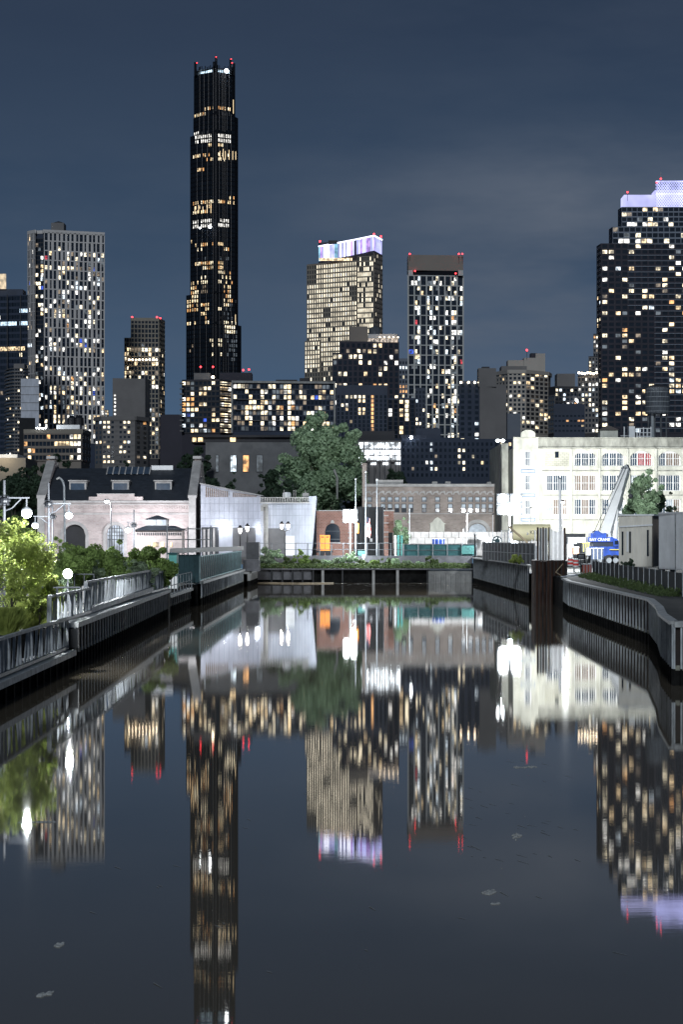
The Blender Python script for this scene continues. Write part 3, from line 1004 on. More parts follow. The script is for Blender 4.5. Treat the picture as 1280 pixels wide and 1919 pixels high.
shrub('dark shrub filling the hedge left of the teal cabinet', 300, 1034, 166, 26, 6000, .07, 'leaf_fresh', 45)
shrub('tall green shrub right of the ornate lamp post base', 110, 1006, 138, 26, 7000, .06, 'leaf_fresh', 46)
shrub('mid hedge shrub between the lamp post and the kiosk', 142, 1020, 144, 34, 8000, .06, 'leaf_fresh', 47)
shrub('low dark hedge shrub under the kiosk', 205, 1030, 148, 36, 8000, .06, 'leaf_fresh', 48)
shrub('wide leafy shrub in front of the kiosk, lit from the left', 226, 1010, 160, 44, 12000, .065, 'leaf_fresh', 32)
shrub('bright leafy shrub at the right end of the hedge beside the teal cabinet', 284, 1016, 160, 40, 12000, .065, 'leaf_fresh', 33)
shrub('grey-green shrub low in front of the hedge, second from its right end', 262, 1043, 150, 30, 6500, .05, 'leaf_grey', 34)
shrub('grey-green shrub above the raised railing', 168, 1045, 145, 30, 6000, .05, 'leaf_grey', 35)
shrub('shrub between the near trees and the ornate lamp post', 66, 1020, 112, 36, 9000, .045, 'leaf_bright', 36)
shrub('pale silvery shrub around the ground lamp', 118, 1078, 122, 24, 4500, .045, 'leaf_grey', 37)
shrub('slim upright shrub on the path edge behind the first railing', 83, 1092, 108, 11, 2600, .04, 'leaf_fresh', 38)
shrub('second slim bright shrub on the path edge under the ground lamp', 110, 1086, 112, 12, 2600, .04, 'leaf_bright', 39)
shrub('low green shrub between the two slim shrubs and the near tree', 40, 1062, 104, 30, 6000, .04, 'leaf_bright', 40)

def grass_clump(label, px, py, D, rpx, n, h, m, seed, zb=1.7, group='ornamental grasses on the left bank'):
    r = np.random.RandomState(seed)
    R = rpx * D / K
    x0 = X(px, D)
    a = r.uniform(0, 2 * math.pi, n); rr = R * .5 * np.sqrt(r.uniform(0, 1, n))
    bx, by = x0 + rr * np.cos(a), D + rr * np.sin(a)
    le = r.normal(0, .35 * R, (n, 2))
    hh = h * r.uniform(.5, 1, n)
    w_ = .012 + .01 * r.rand(n)
    v = np.zeros((n, 4, 3))
    v[:, 0] = np.stack([bx - w_, by, np.full(n, zb)], 1)
    v[:, 1] = np.stack([bx + w_, by, np.full(n, zb)], 1)
    v[:, 2] = np.stack([bx + le[:, 0] * 1.6 + w_ * .4, by + le[:, 1], zb + hh], 1)
    v[:, 3] = np.stack([bx + le[:, 0] * 1.6 - w_ * .4, by + le[:, 1], zb + hh], 1)
    o = leaf_obj('ornamental_grass', v.reshape(-1, 3), M[m], None)
    return tag(o, label, 'plant', group)
grass_clump('rounded dark grass mound beside the railing step', 84, 1140, 104, 22, 3500, 1.25, 'grass', 41)
grass_clump('feathery grass behind the nearest railing, left of the round mound', 55, 1150, 98, 24, 3000, 1.2, 'grass', 42)
grass_clump('feathery bright grass at the left edge behind the railing', 14, 1160, 92, 24, 3500, 1.1, 'grass', 43)
grass_clump('grass tuft under the nearest tree beside the path', 36, 1140, 106, 22, 2500, 1.0, 'grass', 44)

# plants at the canal head
rng = random.Random(11)
spots = [(497, 1022, 17, 'pale leafy'), (515, 1028, 15, 'yellowish'), (541, 1042, 13, 'yellowish low'), (566, 1030, 15, 'upright green'), (590, 1046, 12, 'small'), (612, 1048, 12, 'low dark'),
         (634, 1044, 12, 'feathery'), (655, 1034, 14, 'tall feathery'), (676, 1048, 11, 'rounded'), (700, 1050, 12, 'low'), (722, 1044, 13, 'wide'), (741, 1043, 13, 'dense'), (763, 1050, 12, 'trailing'),
         (786, 1052, 11, 'flat'), (808, 1043, 12, 'overhanging'), (832, 1054, 12, 'sparse'), (856, 1055, 12, 'reedy')]
ms = ['leaf_grey', 'leaf_mid', 'leaf_weed', 'leaf_fresh', 'leaf_weed', 'leaf_mid']
near = ['left corner of the canal head', 'panelled building door', 'twin lantern', 'orange generator', 'brick arch window', 'flagpoles', 'gate pillar', 'teal fence']
for i, (px_, py_, r_, wd) in enumerate(spots):
    wh = near[min(7, int((px_ - 490) / 46))]
    shrub('%s self-sown bush on the canal head, below the %s' % (wd, wh), px_, py_, 288.5, r_, 2200, .10, ms[i % 6], 60 + i, zb=1.72, name='bush', group='bushes along the canal head', cl=9)
# thick ground cover under them
r = np.random.RandomState(5)
n = 9000
p = np.stack([r.uniform(X(486, 286), X(882, 286), n), r.uniform(285.2, 291.5, n), 1.75 + .55 * r.rand(n) ** 2], 1)
t1 = r.normal(size=(n, 3)); t1 /= np.linalg.norm(t1, axis=1)[:, None]
t2 = np.cross(t1, r.normal(size=(n, 3))); t2 /= np.linalg.norm(t2, axis=1)[:, None]
s_ = .11
o = leaf_obj('ground_cover', np.stack([p - t1 * s_, p - t2 * s_, p + t1 * s_, p + t2 * s_], 1).reshape(-1, 3), M['leaf_weed'], None)
tag(o, 'weeds and low ground cover along the top of the canal head wall', 'ground cover', kind='stuff')
shrub('bright weed bush on the right bank above the far bulkhead', 968, 1040, 216, 14, 2600, .08, 'leaf_bright', 80, zb=3.0, name='bush', group='weeds on the right bank')
shrub('dark weeds growing through the trailer fence', 1178, 1042, 168, 12, 1500, .06, 'leaf_dark', 81, zb=2.1, name='bush', group='weeds on the right bank')
r = np.random.RandomState(15)
n = 7000
u_ = r.rand(n)
yy = 127 + 64 * u_
xx = X(1282, 127) + (X(1111, 191) - X(1282, 127)) * u_ - .15 - 1.2 * r.rand(n) ** 2
p = np.stack([xx, yy, 2.3 + .45 * r.rand(n) ** 1.5 * (.4 + .6 * np.sin(yy * .7) ** 2)], 1)
t1 = r.normal(size=(n, 3)); t1[:, 2] = abs(t1[:, 2]) * 1.5; t1 /= np.linalg.norm(t1, axis=1)[:, None]
t2 = np.cross(t1, r.normal(size=(n, 3))); t2 /= np.linalg.norm(t2, axis=1)[:, None]
o = leaf_obj('weeds', np.stack([p - t1 * .10, p - t2 * .03, p + t1 * .10, p + t2 * .03], 1).reshape(-1, 3), M['leaf_weed'], None)
tag(o, 'strip of rough weeds along the foot of the dark fence on the right bank', 'weeds', kind='stuff')
shrub('low weeds behind the right bulkhead below the dark fence', 1205, 1105, 140, 18, 1500, .05, 'leaf_dark', 82, zb=2.1, name='bush', group='weeds on the right bank')

# path patches in the park
g = MB()
g.face((X(0, 112) - 6, 108, 1.706), (-12.6, 108, 1.706), (-12.6, 134, 1.706), (X(0, 134) - 6, 134, 1.706))
structure(g.build('path', M['path']))
for i, (px_, py_, D) in enumerate(((178, 1092, 140), (190, 1088, 145), (165, 1097, 136))):
    mb = MB(); mb.box(X(px_, D) - .35, X(px_, D) + .35, D, D + .8, 1.7, 2.45 + .12 * i)
    tag(mb.build('stone_block', M['stone']), ['pale stone block beside the path, middle of three', 'pale stone block farthest along the path', 'pale stone block nearest the railing'][i], 'stone block', 'stone blocks by the park path')

# ------------------------------------------------------------------ towers
PANE = {}
def facade(root, A, B, z0, z1, nx, ny, wf, hf, wallspec, lit, seed=0, glass='glass', limit=None, u0=0.0, u1=1.0, stagger=0, bandevery=1, D0=None, store=None, flatgrid=False, pierevery=1):
    """A,B: (x,y) ends of a face, left to right seen from the camera"""
    rng = random.Random(seed)
    A, B = Vector((A[0], A[1], 0)), Vector((B[0], B[1], 0))
    L = (B - A).length
    d = (B - A) / L
    nr = Vector((d.y, -d.x, 0))
    ang = math.atan2(d.y, d.x)
    A = A + d * L * u0
    L = L * (u1 - u0)
    cw, ch = L / nx, (z1 - z0) / ny
    gm, pier_p, band_p = wallspec
    grid = MB()
    def slab(ua, ub, za, zb, p0, p1):
        q = [A + d * ua + nr * p0, A + d * ub + nr * p0, A + d * ub + nr * p1, A + d * ua + nr * p1]
        q = [q[3], q[2], q[1], q[0]]
        grid.hexa([(c_.x, c_.y, za) for c_ in q] + [(c_.x, c_.y, zb) for c_ in q])
    pw, bh = cw * (1 - wf), ch * (1 - hf)
    if pier_p > 0:
        if stagger:
            nb = ny // bandevery
            for k in range(nb + 1):
                za, zb = z0 + k * ch * bandevery, min(z1, z0 + (k + 1) * ch * bandevery)
                if zb - za < .1: continue
                for i in range(nx + 1):
                    off = (0, .10, -.04, .06)[(k * 3 + i * (1 + k % 2)) % 4] * cw * stagger if 0 < i < nx else 0
                    ww = pw * rng.choice((.7, 1.0, 1.35))
                    slab(max(0, i * cw - ww / 2 + off), min(L, i * cw + ww / 2 + off), za, zb, 0, pier_p)
        else:
            for i in range(0, nx + 1, pierevery):
                slab(max(0, i * cw - pw / 2), min(L, i * cw + pw / 2), z0, z1, 0, pier_p)
    if band_p > 0:
        for j in range(0, ny + 1, bandevery):
            hh = bh if bandevery == 1 else bh * 1.2
            slab(.02, L - .02, max(z0, z0 + j * ch - hh / 2), min(z1 + .02, z0 + j * ch + hh / 2), 0, band_p)
    if grid.v:
        grid.build('facade_grid', M[gm], root)
    ww, wh = cw * wf, ch * hf
    cells = []
    for j in range(ny):
        for i in range(nx):
            c_ = A + d * (i + .5) * cw + nr * .05
            zc = z0 + (j + .5) * ch
            px_ = 640 + c_.x / c_.y * K
            py_ = H0 + (CZ - zc) / c_.y * K
            if px_ < -6 or px_ > 1286: 
                k = None
                continue
            k = lit(px_, py_, i, j, rng)
            if k == 'skip': continue
            cells.append((c_, zc, k, ww, wh, d, nr, ang, glass))
    store.extend(cells)

def finish_windows(root, store, cap_n=100):
    org = world_loc(root)
    store.sort(key=lambda c_: 0 if c_[2] else 1)
    for c_, zc, k, ww, wh, d, nr, ang, glass in store[:cap_n]:
        key = (k or glass, round(ww, 2), round(wh, 2))
        me = PANE.get(key)
        if me is None:
            mb = MB()
            mb.box(-key[1] / 2, key[1] / 2, -.04, .04, -key[2] / 2, key[2] / 2)
            me = bpy.data.meshes.new('window')
            me.from_pydata(mb.v, [], mb.f)
            me.materials.append(E[k] if k else M[glass])
            PANE[key] = me
        o = bpy.data.objects.new('window', me)
        C.objects.link(o)
        o.parent = root
        o.location = Vector((c_.x, c_.y, zc)) - org
        o.rotation_euler = (0, 0, ang)
    rest = store[cap_n:]
    if rest:
        keys = sorted({(c_[2] or c_[8]) for c_ in rest})
        ix = {k: i for i, k in enumerate(keys)}
        mb = MB()
        for c_, zc, k, ww, wh, d, nr, ang, glass in rest:
            mb.mi = ix[k or glass]
            q = [c_ - d * ww / 2, c_ + d * ww / 2]
            a, b_ = q[0] + nr * .04, q[1] + nr * .04
            mb.hexa([(a.x, a.y, zc - wh / 2), (b_.x, b_.y, zc - wh / 2), ((q[1] - nr * .04).x, (q[1] - nr * .04).y, zc - wh / 2), ((q[0] - nr * .04).x, (q[0] - nr * .04).y, zc - wh / 2),
                     (a.x, a.y, zc + wh / 2), (b_.x, b_.y, zc + wh / 2), ((q[1] - nr * .04).x, (q[1] - nr * .04).y, zc + wh / 2), ((q[0] - nr * .04).x, (q[0] - nr * .04).y, zc + wh / 2)])
        o = mb.build('window', [E[k] if k in E else M[k] for k in keys], root)
        o['kind'] = 'stuff'

def chainpts(ch_, D):
    return [(X(px_, D + dd), D + dd) for px_, dd in ch_]

def body(root, ch_, D, z0, z1, depth, wall, name='wall'):
    pts = chainpts(ch_, D)
    ymax = max(p[1] for p in pts) + depth
    l_, r_ = pts[0], pts[-1]
    xl = l_[0] * ymax / l_[1] if l_[0] > 0 else l_[0]
    xr = r_[0] * ymax / r_[1] if r_[0] < 0 else r_[0]
    poly = pts + [(xr, ymax), (xl, ymax)]
    mb = MB()
    mb.prism(poly, z0, z1)
    mb.build(name, M[wall], root)
    return pts

def beacon(root, px, py, D, r=None, m='beacon'):
    r = (r or .75 * D / 1000) * (.44 if m == 'beacon' else .8)
    mb = MB()
    c_ = P(px, py, D)
    mb.ball(c_, r, 8)
    mb.build('beacon_light' if m == 'beacon' else 'roof_light', E[m], root)
    mb = MB()
    mb.cyl(c_ - Vector((0, 0, 3.0)), c_ - Vector((0, 0, r * .9)), .09 * D / 1000, None, 5)
    mb.build('mast', M['darkgrey'], root)

def tower(label, ch_, D, ytop, faces, wall='darkgrey', depth=25, name='tower_block', zb=3.0, cap_n=100, cat='building', group=None, ybot=None, parapet=None):
    """faces: list of dicts seg, nx, ny, wf, hf, spec, lit, y0 (top), y1 (bottom)"""
    x0 = sum(X(c_[0], D) for c_ in ch_) / len(ch_)
    root = thing(name, label, cat, (x0, D + 4, zb), group)
    pts = body(root, ch_, D, zb - .3, Z(ytop, D), depth, wall)
    store = []
    add_faces(root, pts, D, ytop, faces, store, label)
    if parapet:
        mb = MB()
        for (a, b_) in zip(pts[:-1], pts[1:]):
            av, bv = Vector((*a, Z(ytop, D))), Vector((*b_, Z(ytop, D)))
            mb.beam(av, bv, .9, 1.2 * D / 1000 + .3)
        mb.build('parapet', M[parapet], root)
    finish_windows(root, store, cap_n)
    return root

def add_faces(root, pts, D, ytop, faces, store, label=''):
    for i, f_ in enumerate(faces):
        a, b_ = pts[f_['seg']], pts[f_['seg'] + 1]
        facade(root, a, b_, Z(f_['y1'], D), Z(f_.get('y0', ytop), D), f_['nx'], f_['ny'], f_['wf'], f_['hf'], f_['spec'], f_['lit'],
               seed=hash_s(label) + i, glass=f_.get('glass', 'glass'), u0=f_.get('u0', 0), u1=f_.get('u1', 1), stagger=f_.get('stagger', 0), bandevery=f_.get('be', 1), store=store, pierevery=f_.get('pe', 1))

def hash_s(s_):
    h = 7
    for c_ in s_: h = (h * 31 + ord(c_)) % 99991
    return h

def L_p(p, wts=RES, boost=None):
    def fn(px, py, i, j, rng):
        q = p
        if boost: q = boost(px, py, i, j) * p
        return pick(rng, wts) if rng.random() < q else None
    return fn
none = lambda px, py, i, j, rng: None

def roofbox(root, x0, x1, y0, y1, D, dy, dep, m, name='penthouse'):
    mb = MB()
    mb.box(X(x0, D), X(x1, D), D + dy, D + dy + dep, Z(y1, D) - .4, Z(y0, D))
    return mb.build(name, M[m], root)

M['t_white'] = mat('tower_white_frame', (0.62, 0.59, 0.58), 0.7, var=0.1, scale=0.05)
M['t_white2'] = mat('tower_cream_frame', (0.50, 0.50, 0.49), 0.7, var=0.1, scale=0.05)
M['t_beige'] = mat('tower_beige', (0.29, 0.26, 0.22), 0.8, var=0.1, scale=0.05)
M['t_sand'] = mat('tower_sand', (0.46, 0.42, 0.38), 0.8, var=0.1, scale=0.05)
M['t_brown'] = mat('tower_brown', (0.25, 0.215, 0.19), 0.8, var=0.12, scale=0.05)
M['t_grey'] = mat('tower_grey', (0.20, 0.19, 0.19), 0.8, var=0.15, scale=0.1)
M['t_dark'] = mat('tower_dark', (0.045, 0.045, 0.052), 0.7, var=0.2, scale=0.1)
M['t_navy'] = mat('tower_navy', (0.036, 0.050, 0.085), 0.7, var=0.2, scale=0.1)  # blue raised here too, hazy lift painted into the walls
M['t_plum'] = mat('tower_plum', (0.036, 0.034, 0.050), 0.7, var=0.2, scale=0.1)
M['t_bluegrey'] = mat('tower_bluegrey', (0.15, 0.17, 0.21), 0.7, var=0.12, scale=0.1)

# --- white gridded tower, left
D = 1440
def colb(px, py, i, j):
    b_ = 1.0
    if py < 470: b_ *= .25
    if px < 120 and px > 84: b_ *= .7
    if i in (3, 4): b_ *= 1.7
    if 660 < py < 690: b_ *= .35
    if py > 690: b_ *= 1.2
    return b_
R1 = dict(warm=3, cream=6, white=6, cool=2, orange=.5, dim=4, dimcool=2.5, blue=.3, red=.08)
root = tower('tall white gridded apartment tower left of the black skyscraper', [(52, 8), (66, 1), (67, 5), (81, 4), (82, 0), (196, 14)], D, 434,
      [dict(seg=0, nx=5, ny=44, wf=.62, hf=.84, spec=('t_white', .3, .38), lit=L_p(.10, R1), y1=800, be=2, stagger=.5),
       dict(seg=2, nx=3, ny=44, wf=.92, hf=.78, spec=('t_dark', .1, .2), lit=L_p(.30, R1), y0=446, y1=800),
       dict(seg=4, nx=14, ny=44, wf=.56, hf=.80, spec=('t_white', .45, .55), lit=L_p(.42, R1, colb), y1=830, be=2, stagger=1)],
      wall='t_navy', depth=30, name='apartment_tower', parapet='t_white')
roofbox(root, 92, 116, 414, 434, D, 10, 12, 't_grey', 'water_tank_room')
mb = MB(); mb.lathe((X(104, D), D + 16, Z(414, D)), [(3.6, 0), (3.4, .6), (.5, 1.6)], 12); mb.build('tank_cap', M['t_dark'], root)

# --- small cream gridded tower
D = 1600
root = tower('slim cream gridded tower with red roof lights, between the white tower and the black one', [(245, 0), (297, 2), (308, 22)], D, 599,
      [dict(seg=0, nx=8, ny=30, wf=.72, hf=.74, spec=('t_beige', .4, .5), lit=L_p(.42, RES, lambda px, py, i, j: (.0 if py < 640 else (2.2 if 650 < py < 664 else .7))), y1=860),
       dict(seg=1, nx=4, ny=30, wf=.55, hf=.7, spec=('t_beige', .4, .5), lit=L_p(.25, RES, lambda px, py, i, j: 0 if py < 650 else 1), y1=860)],
      wall='t_dark', depth=25, name='apartment_tower', parapet='t_beige')
pts = body(root, [(233, -2), (246, -2)], D, 3, Z(634, D), 20, 't_dark', 'lower_wing')
store = []
add_faces(root, pts, D, 634, [dict(seg=0, nx=3, ny=26, wf=.6, hf=.7, spec=('t_beige', .3, .4), lit=L_p(.45), y1=860)], store)
finish_windows(root, store, 30)
for px_, py_ in ((247.5, 595), (294, 595), (300, 597)): beacon(root, px_, py_, D + 6, 1.5)
for i in range(9):
    beacon(root, 242 + i * 6.4, 674.5 + rng.uniform(-.4, .4), D - 6, .75, 'flat_warm')

# --- far left dark office tower with blue-white floors
D = 1300
def offlit(px, py, i, j, rng):
    if 573 < py < 583 or 597 < py < 608: return 'office' if rng.random() < .93 else None
    if 645 < py < 655: return ('red' if i < 2 else 'warm') if px < 49 else None
    return pick(rng, RES) if rng.random() < .02 else None
root = tower('dark office tower with two blue-white lit floors cut by the left edge', [(-60, 10), (52, 0)], D, 553,
      [dict(seg=0, nx=22, ny=26, wf=.9, hf=.62, spec=('navy', .15, .25), lit=offlit, y1=860, glass='glass')], wall='navy', depth=30, name='office_tower')
roofbox(root, -10, 41, 541, 553, D, 4, 14, 'navy', 'mechanical_floor')
mb = MB(); mb.box(X(-4, D), X(10, D), D + 2, D + 3, Z(541, D), Z(513, D)); mb.build('lit_sign_panel', emit('lit_panel', (1.0, .78, .5), .8, .4, .5), root)
for px_ in (13, 38):
    mb = MB(); mb.box(X(px_, D), X(px_ + 1.6, D), D - .8, D - .1, 3, Z(553, D)); mb.build('pilaster', M['t_dark'], root)

# --- rounded balcony tower
D = 1000
cyl_ch = [(12, 16), (18, 6), (28, 0), (42, 0), (52, 6)]
root = tower('grey rounded balcony tower in front of the far left office tower', cyl_ch, D, 690,
     [dict(seg=s_, nx=3, ny=26, wf=.8, hf=.62, spec=('t_grey', .15, .9), lit=L_p(.12), y1=860) for s_ in range(4)], wall='t_dark', name='apartment_tower')
roofbox(root, 22, 42, 680, 690, D, 6, 10, 't_grey')
D = 950
root = tower('blank pale wall block beside the rounded balcony tower', [(39, 0), (73, 0)], D, 710, [], wall='panel', depth=16, name='blank_block')
mb = MB()
for k in range(1, 5): mb.box(X(39, D) - .05, X(73, D) + .05, D - .12, D - .02, Z(710 + k * 15, D) - .1, Z(710 + k * 15, D) + .1)
mb.build('panel_joints', M['t_grey'], root)
roofbox(root, 40, 72, 783, 790, D, 1, 10, 't_dark', 'base')
D = 900
tower('plain black building under the blank pale wall', [(36, 0), (66, 2)], D, 783, [], wall='black', depth=16, name='dark_building')
D = 1100
tower('very narrow lit apartment slice beside the white gridded tower foot', [(196, 0), (203, 4)], D, 768,
   [dict(seg=0, nx=2, ny=16, wf=.7, hf=.7, spec=('t_grey', .2, .3), lit=L_p(.6), y1=850)], wall='t_grey', depth=12, name='apartment_building')

# --- beige loft building
D = 600
def loft(px, py, i, j, rng):
    if px > 132 and rng.random() < .75: return rng.choice(['cream', 'white', 'warm'])
    if py > 826 and 100 < px < 132 and py < 838: return 'warm'
    if py > 838 and 50 < px < 62: return 'warm'
    return rng.choice(['orange', 'dim', 'warm']) if rng.random() < .10 else None
root = tower('low beige loft building with big window bays in front of the white tower', [(45, 2), (152, 0), (168, 14)], D, 808,
     [dict(seg=0, nx=15, ny=4, wf=.86, hf=.62, spec=('t_brown', .3, .42), lit=loft, y0=812, y1=864),
      dict(seg=1, nx=3, ny=4, wf=.5, hf=.6, spec=('t_brown', .2, .3), lit=none, y0=812, y1=864)], wall='t_brown', depth=16, name='loft_building', parapet='t_beige')
roofbox(root, 102, 146, 795, 808, D, 4, 6, 'white', 'roof_railing_box')
roofbox(root, 64, 84, 800, 808, D, 3, 5, 'white', 'roof_shed')
point_light('roof_lamp_light', P(75, 796, D + 1), 1200, radius=.3, parent=root)
for px_ in (128, 142):
    mb = MB()
    c_ = (X(px_, D), D + 8, Z(795, D))
    mb.lathe(c_, [(1.2, 0), (1.15, 1.9), (.1, 2.7)], 12)
    mb.build('rooftop_tank', M['black'], root)
# --- grey windowless tall slab
D = 1100
tower('dark grey windowless slab in front of the slim cream tower', [(211, 0), (272, 3), (281, 14)], D, 709,
   [dict(seg=0, nx=7, ny=20, wf=.35, hf=.5, spec=('t_grey', 0, 0), lit=lambda px, py, i, j, rng: ('white' if (px < 222 and 735 < py < 790 and rng.random() < .8) else 'skip'), y1=850)],
   wall='t_grey', depth=15, name='slab_block')
# --- concrete apartment block
D = 700
def conc(px, py, i, j, rng):
    if i % 4 == 3: return 'skip'
    q = .30 * (1.8 if 195 < px < 206 else 1)
    return pick(rng, dict(cream=5, warm=3, dim=2, cool=1)) if rng.random() < q else None
tower('grey concrete apartment block with small windows below the dark slab', [(178, 6), (192, 0), (253, 0), (277, 8)], D, 784,
   [dict(seg=0, nx=2, ny=9, wf=.4, hf=.5, spec=('t_grey', 0, 0), lit=L_p(.2), y0=787, y1=870),
    dict(seg=1, nx=8, ny=9, wf=.6, hf=.5, spec=('t_grey', .12, .2), lit=conc, y0=787, y1=870),
    dict(seg=2, nx=2, ny=9, wf=.4, hf=.5, spec=('t_grey', 0, 0), lit=L_p(.2), y0=787, y1=870)], wall='t_grey', depth=16, name='apartment_building', parapet='t_grey')
# --- long low lit roof, far left
D = 520
root = thing('warehouse', 'low pale roofed warehouse at the far left edge behind the dark trees', 'building', (X(20, D), D + 8, 3))
mb = MB(); mb.box(X(-40, D), X(48, D), D, D + 20, 3, Z(858, D)); mb.build('wall', M['t_beige'], root)
mb = MB(); mb.box(X(-40, D), X(30, D), D + 2, D + 20, Z(858, D), Z(851, D)); mb.build('roof', M['white'], root)
point_light('wall_lamp_light', P(4, 853, D - 3), 700, (1, .85, .6), .3, root)
# --- plain dark brown block
D = 800
tower('plain dark brown block left of the balcony apartments', [(300, 0), (352, 0), (361, 8)], D, 777, [], wall='t_plum', depth=20, name='dark_building')

# --- black skyscraper
D = 1650
root = thing('skyscraper', 'tall black tapering skyscraper with glowing crown, tallest building in the picture', 'skyscraper', (X(402, D), D + 12, 3))
tiers = [(350, 451, 720, 608), (350, 445, 608, 550), (357.5, 445, 550, 250), (363.5, 445, 250, 216), (364.5, 439.5, 216, 136)]
bands = [(199, 208, 383, 432, .8, 'warm'), (213, 222, 365, 385, .9, 'warm'), (250, 270, 364, 386, .85, 'white'), (250, 270, 388, 396, .8, 'white'), (250, 270, 404, 434, .85, 'white'),
         (272, 281, 390, 398, .9, 'warm'), (272, 281, 402, 420, .9, 'warm'), (284, 300, 395, 444, .6, 'cream'), (286, 300, 360, 400, .5, 'warm'), (315, 323, 368, 384, .6, 'warm'),
         (371, 381, 383, 440, .85, 'warm'), (375, 401, 360, 400, .55, 'warm'), (411, 430, 362, 398, .9, 'white'), (411, 430, 405, 430, .9, 'white'), (453, 461, 357, 420, .85, 'warm'),
         (463, 474, 365, 385, .3, 'cream'), (463, 474, 420, 440, .5, 'warm'), (492, 503, 365, 420, .85, 'warm'), (484, 492, 380, 440, .3, 'dimcool'),
         (505, 580, 420, 436, .55, 'warm'), (520, 530, 378, 392, .8, 'cream'), (505, 535, 405, 417, .7, 'cream'), (530, 585, 352, 372, .8, 'warm'), (533, 550, 378, 391, .7, 'dim'),
         (568, 580, 378, 391, .8, 'warm'), (578, 586, 405, 416, .7, 'cream'), (588, 606, 377, 391, .6, 'warm'), (598, 625, 420, 441, .75, 'cream'), (600, 610, 352, 366, .7, 'warm'),
         (620, 660, 424, 443, .45, 'dimcool'), (636, 648, 392, 416, .7, 'cream'), (655, 665, 392, 416, .5, 'cream'), (618, 690, 354, 372, .15, 'dim'), (560, 690, 420, 445, .25, 'dimcool')]
def blit(px, py, i, j, rng):
    for y0, y1, x0, x1, q, k in bands:
        if y0 <= py <= y1 and x0 <= px <= x1 and rng.random() < q:
            if k == 'warm': k = rng.choice(['warm', 'warm', 'cream', 'orange'])
            return k
    return None
store = []
for ti, (xl, xr, yb, yt) in enumerate(tiers):
    ch_ = [(xl, 16), (xl + (405 - xl) * .25, 8), (401, 0), (408, 0), (xr - (xr - 408) * .15, 8), (xr, 14)]
    pts = body(root, ch_, D, Z(yb, D) - (.5 if ti else 0) if yb < 720 else 3, Z(yt, D), 18 - ti, 'tower_black', 'shaft')
    for s_, nx_ in ((0, 3), (1, 9), (3, 9), (4, 2)):
        ny_ = max(1, round((yb - yt) / 8.7))
        facade(root, pts[s_], pts[s_ + 1], Z(yb, D), Z(yt, D), nx_, ny_, .62, .68, ('tower_black', .5, .12), blit, seed=50 + ti * 7 + s_, store=store)
    mb = MB()
    for s_, fr in ((1, (.0, .3, .62, .95)), (3, (.1, .3, .42, .55, .8)), (2, (.5,))):
        a, b_ = Vector((*pts[s_], 0)), Vector((*pts[s_ + 1], 0))
        for f_ in fr:
            c_ = a.lerp(b_, f_)
            mb.box(c_.x - .10, c_.x + .10, c_.y - 1.15, c_.y - .4, Z(yb, D), Z(yt, D) + rng.uniform(.5, 2.5))
    mb.build('bronze_fins', M['bronze'], root)
finish_windows(root, store, 100)
# fins at the setbacks, the light from below put into their emission
mb = MB()
for px_, y0, y1 in ((412, 284, 300), (418, 280, 300), (422, 284, 300), (429, 282, 300), (436, 284, 300), (441.5, 285, 300), (437, 188, 214), (365, 388, 401), (372, 385, 400), (380, 388, 400), (388, 384, 400), (395, 382, 400), (441, 590, 604)):
    c0, c1 = P(px_, y0, D - 3), P(px_, y1, D - 3)
    mb.box(c0.x - .10, c0.x + .22, D - 3, D - 2.7, c1.z, c0.z)
mb.build('glowing_fins', E['uplight'], root)
# crown
mb = MB()
ch_ = [(364.5, 16), (375, 8), (401, 0), (408, 0), (434, 8), (439.5, 14)]
pts = chainpts(ch_, D)
for (a, b_) in zip(pts[:-1], pts[1:]):
    a, b_ = Vector((*a, 0)), Vector((*b_, 0))
    n_ = max(2, int((b_ - a).length / 1.5))
    for i in range(n_ + 1):
        c_ = a.lerp(b_, i / n_)
        mb.box(c_.x - .28, c_.x + .28, c_.y - .35, c_.y + .35, Z(137, D), Z(124 + rng.uniform(-3, 4), D))
for px_, yt in ((366, 118), (405, 108), (432, 112), (438.5, 120), (401, 117)):
    c_ = P(px_, yt, D + (4 if 370 < px_ < 435 else 10))
    mb.box(c_.x - .8, c_.x + .8, c_.y - .8, c_.y + .8, Z(137, D), c_.z)
for (a, b_) in zip(pts[:-1], pts[1:]):
    for yy in (130, 137):
        mb.beam((*a, Z(yy, D)), (*b_, Z(yy, D)), .5, .8)
mb.build('crown_fins', M['tower_black'], root)
mb = MB()
mb.prism([(X(370, D), D + 13), (X(404, D), D + 5), (X(434, D), D + 13), (X(404, D), D + 20)], Z(143, D), Z(126, D))
mb.build('crown_lantern', emit('crown_glow', (.62, .84, 1.0), 3.0, .25, .15), root)
mb = MB(); mb.ball(P(424.5, 134, D - 2), 1.35, 10); mb.build('crown_floodlight', E['flat_white'], root)
mb = MB(); mb.ball(P(393.5, 425.5, D - 4), 1.0, 10); mb.build('terrace_floodlight', E['flat_white'], root)
mb = MB(); mb.ball(P(375, 428, D - 4), .5, 8); mb.build('terrace_floodlight', E['flat_white'], root)
for px_, py_ in ((369, 119), (405, 108), (433, 112), (435, 119)): beacon(root, px_, py_, D + 3, .85)
mb = MB()
mb.cyl(P(404, 108, D + 6), P(404, 101, D + 6), .15, .08, 5)
mb.build('antenna', M['darkgrey'], root)

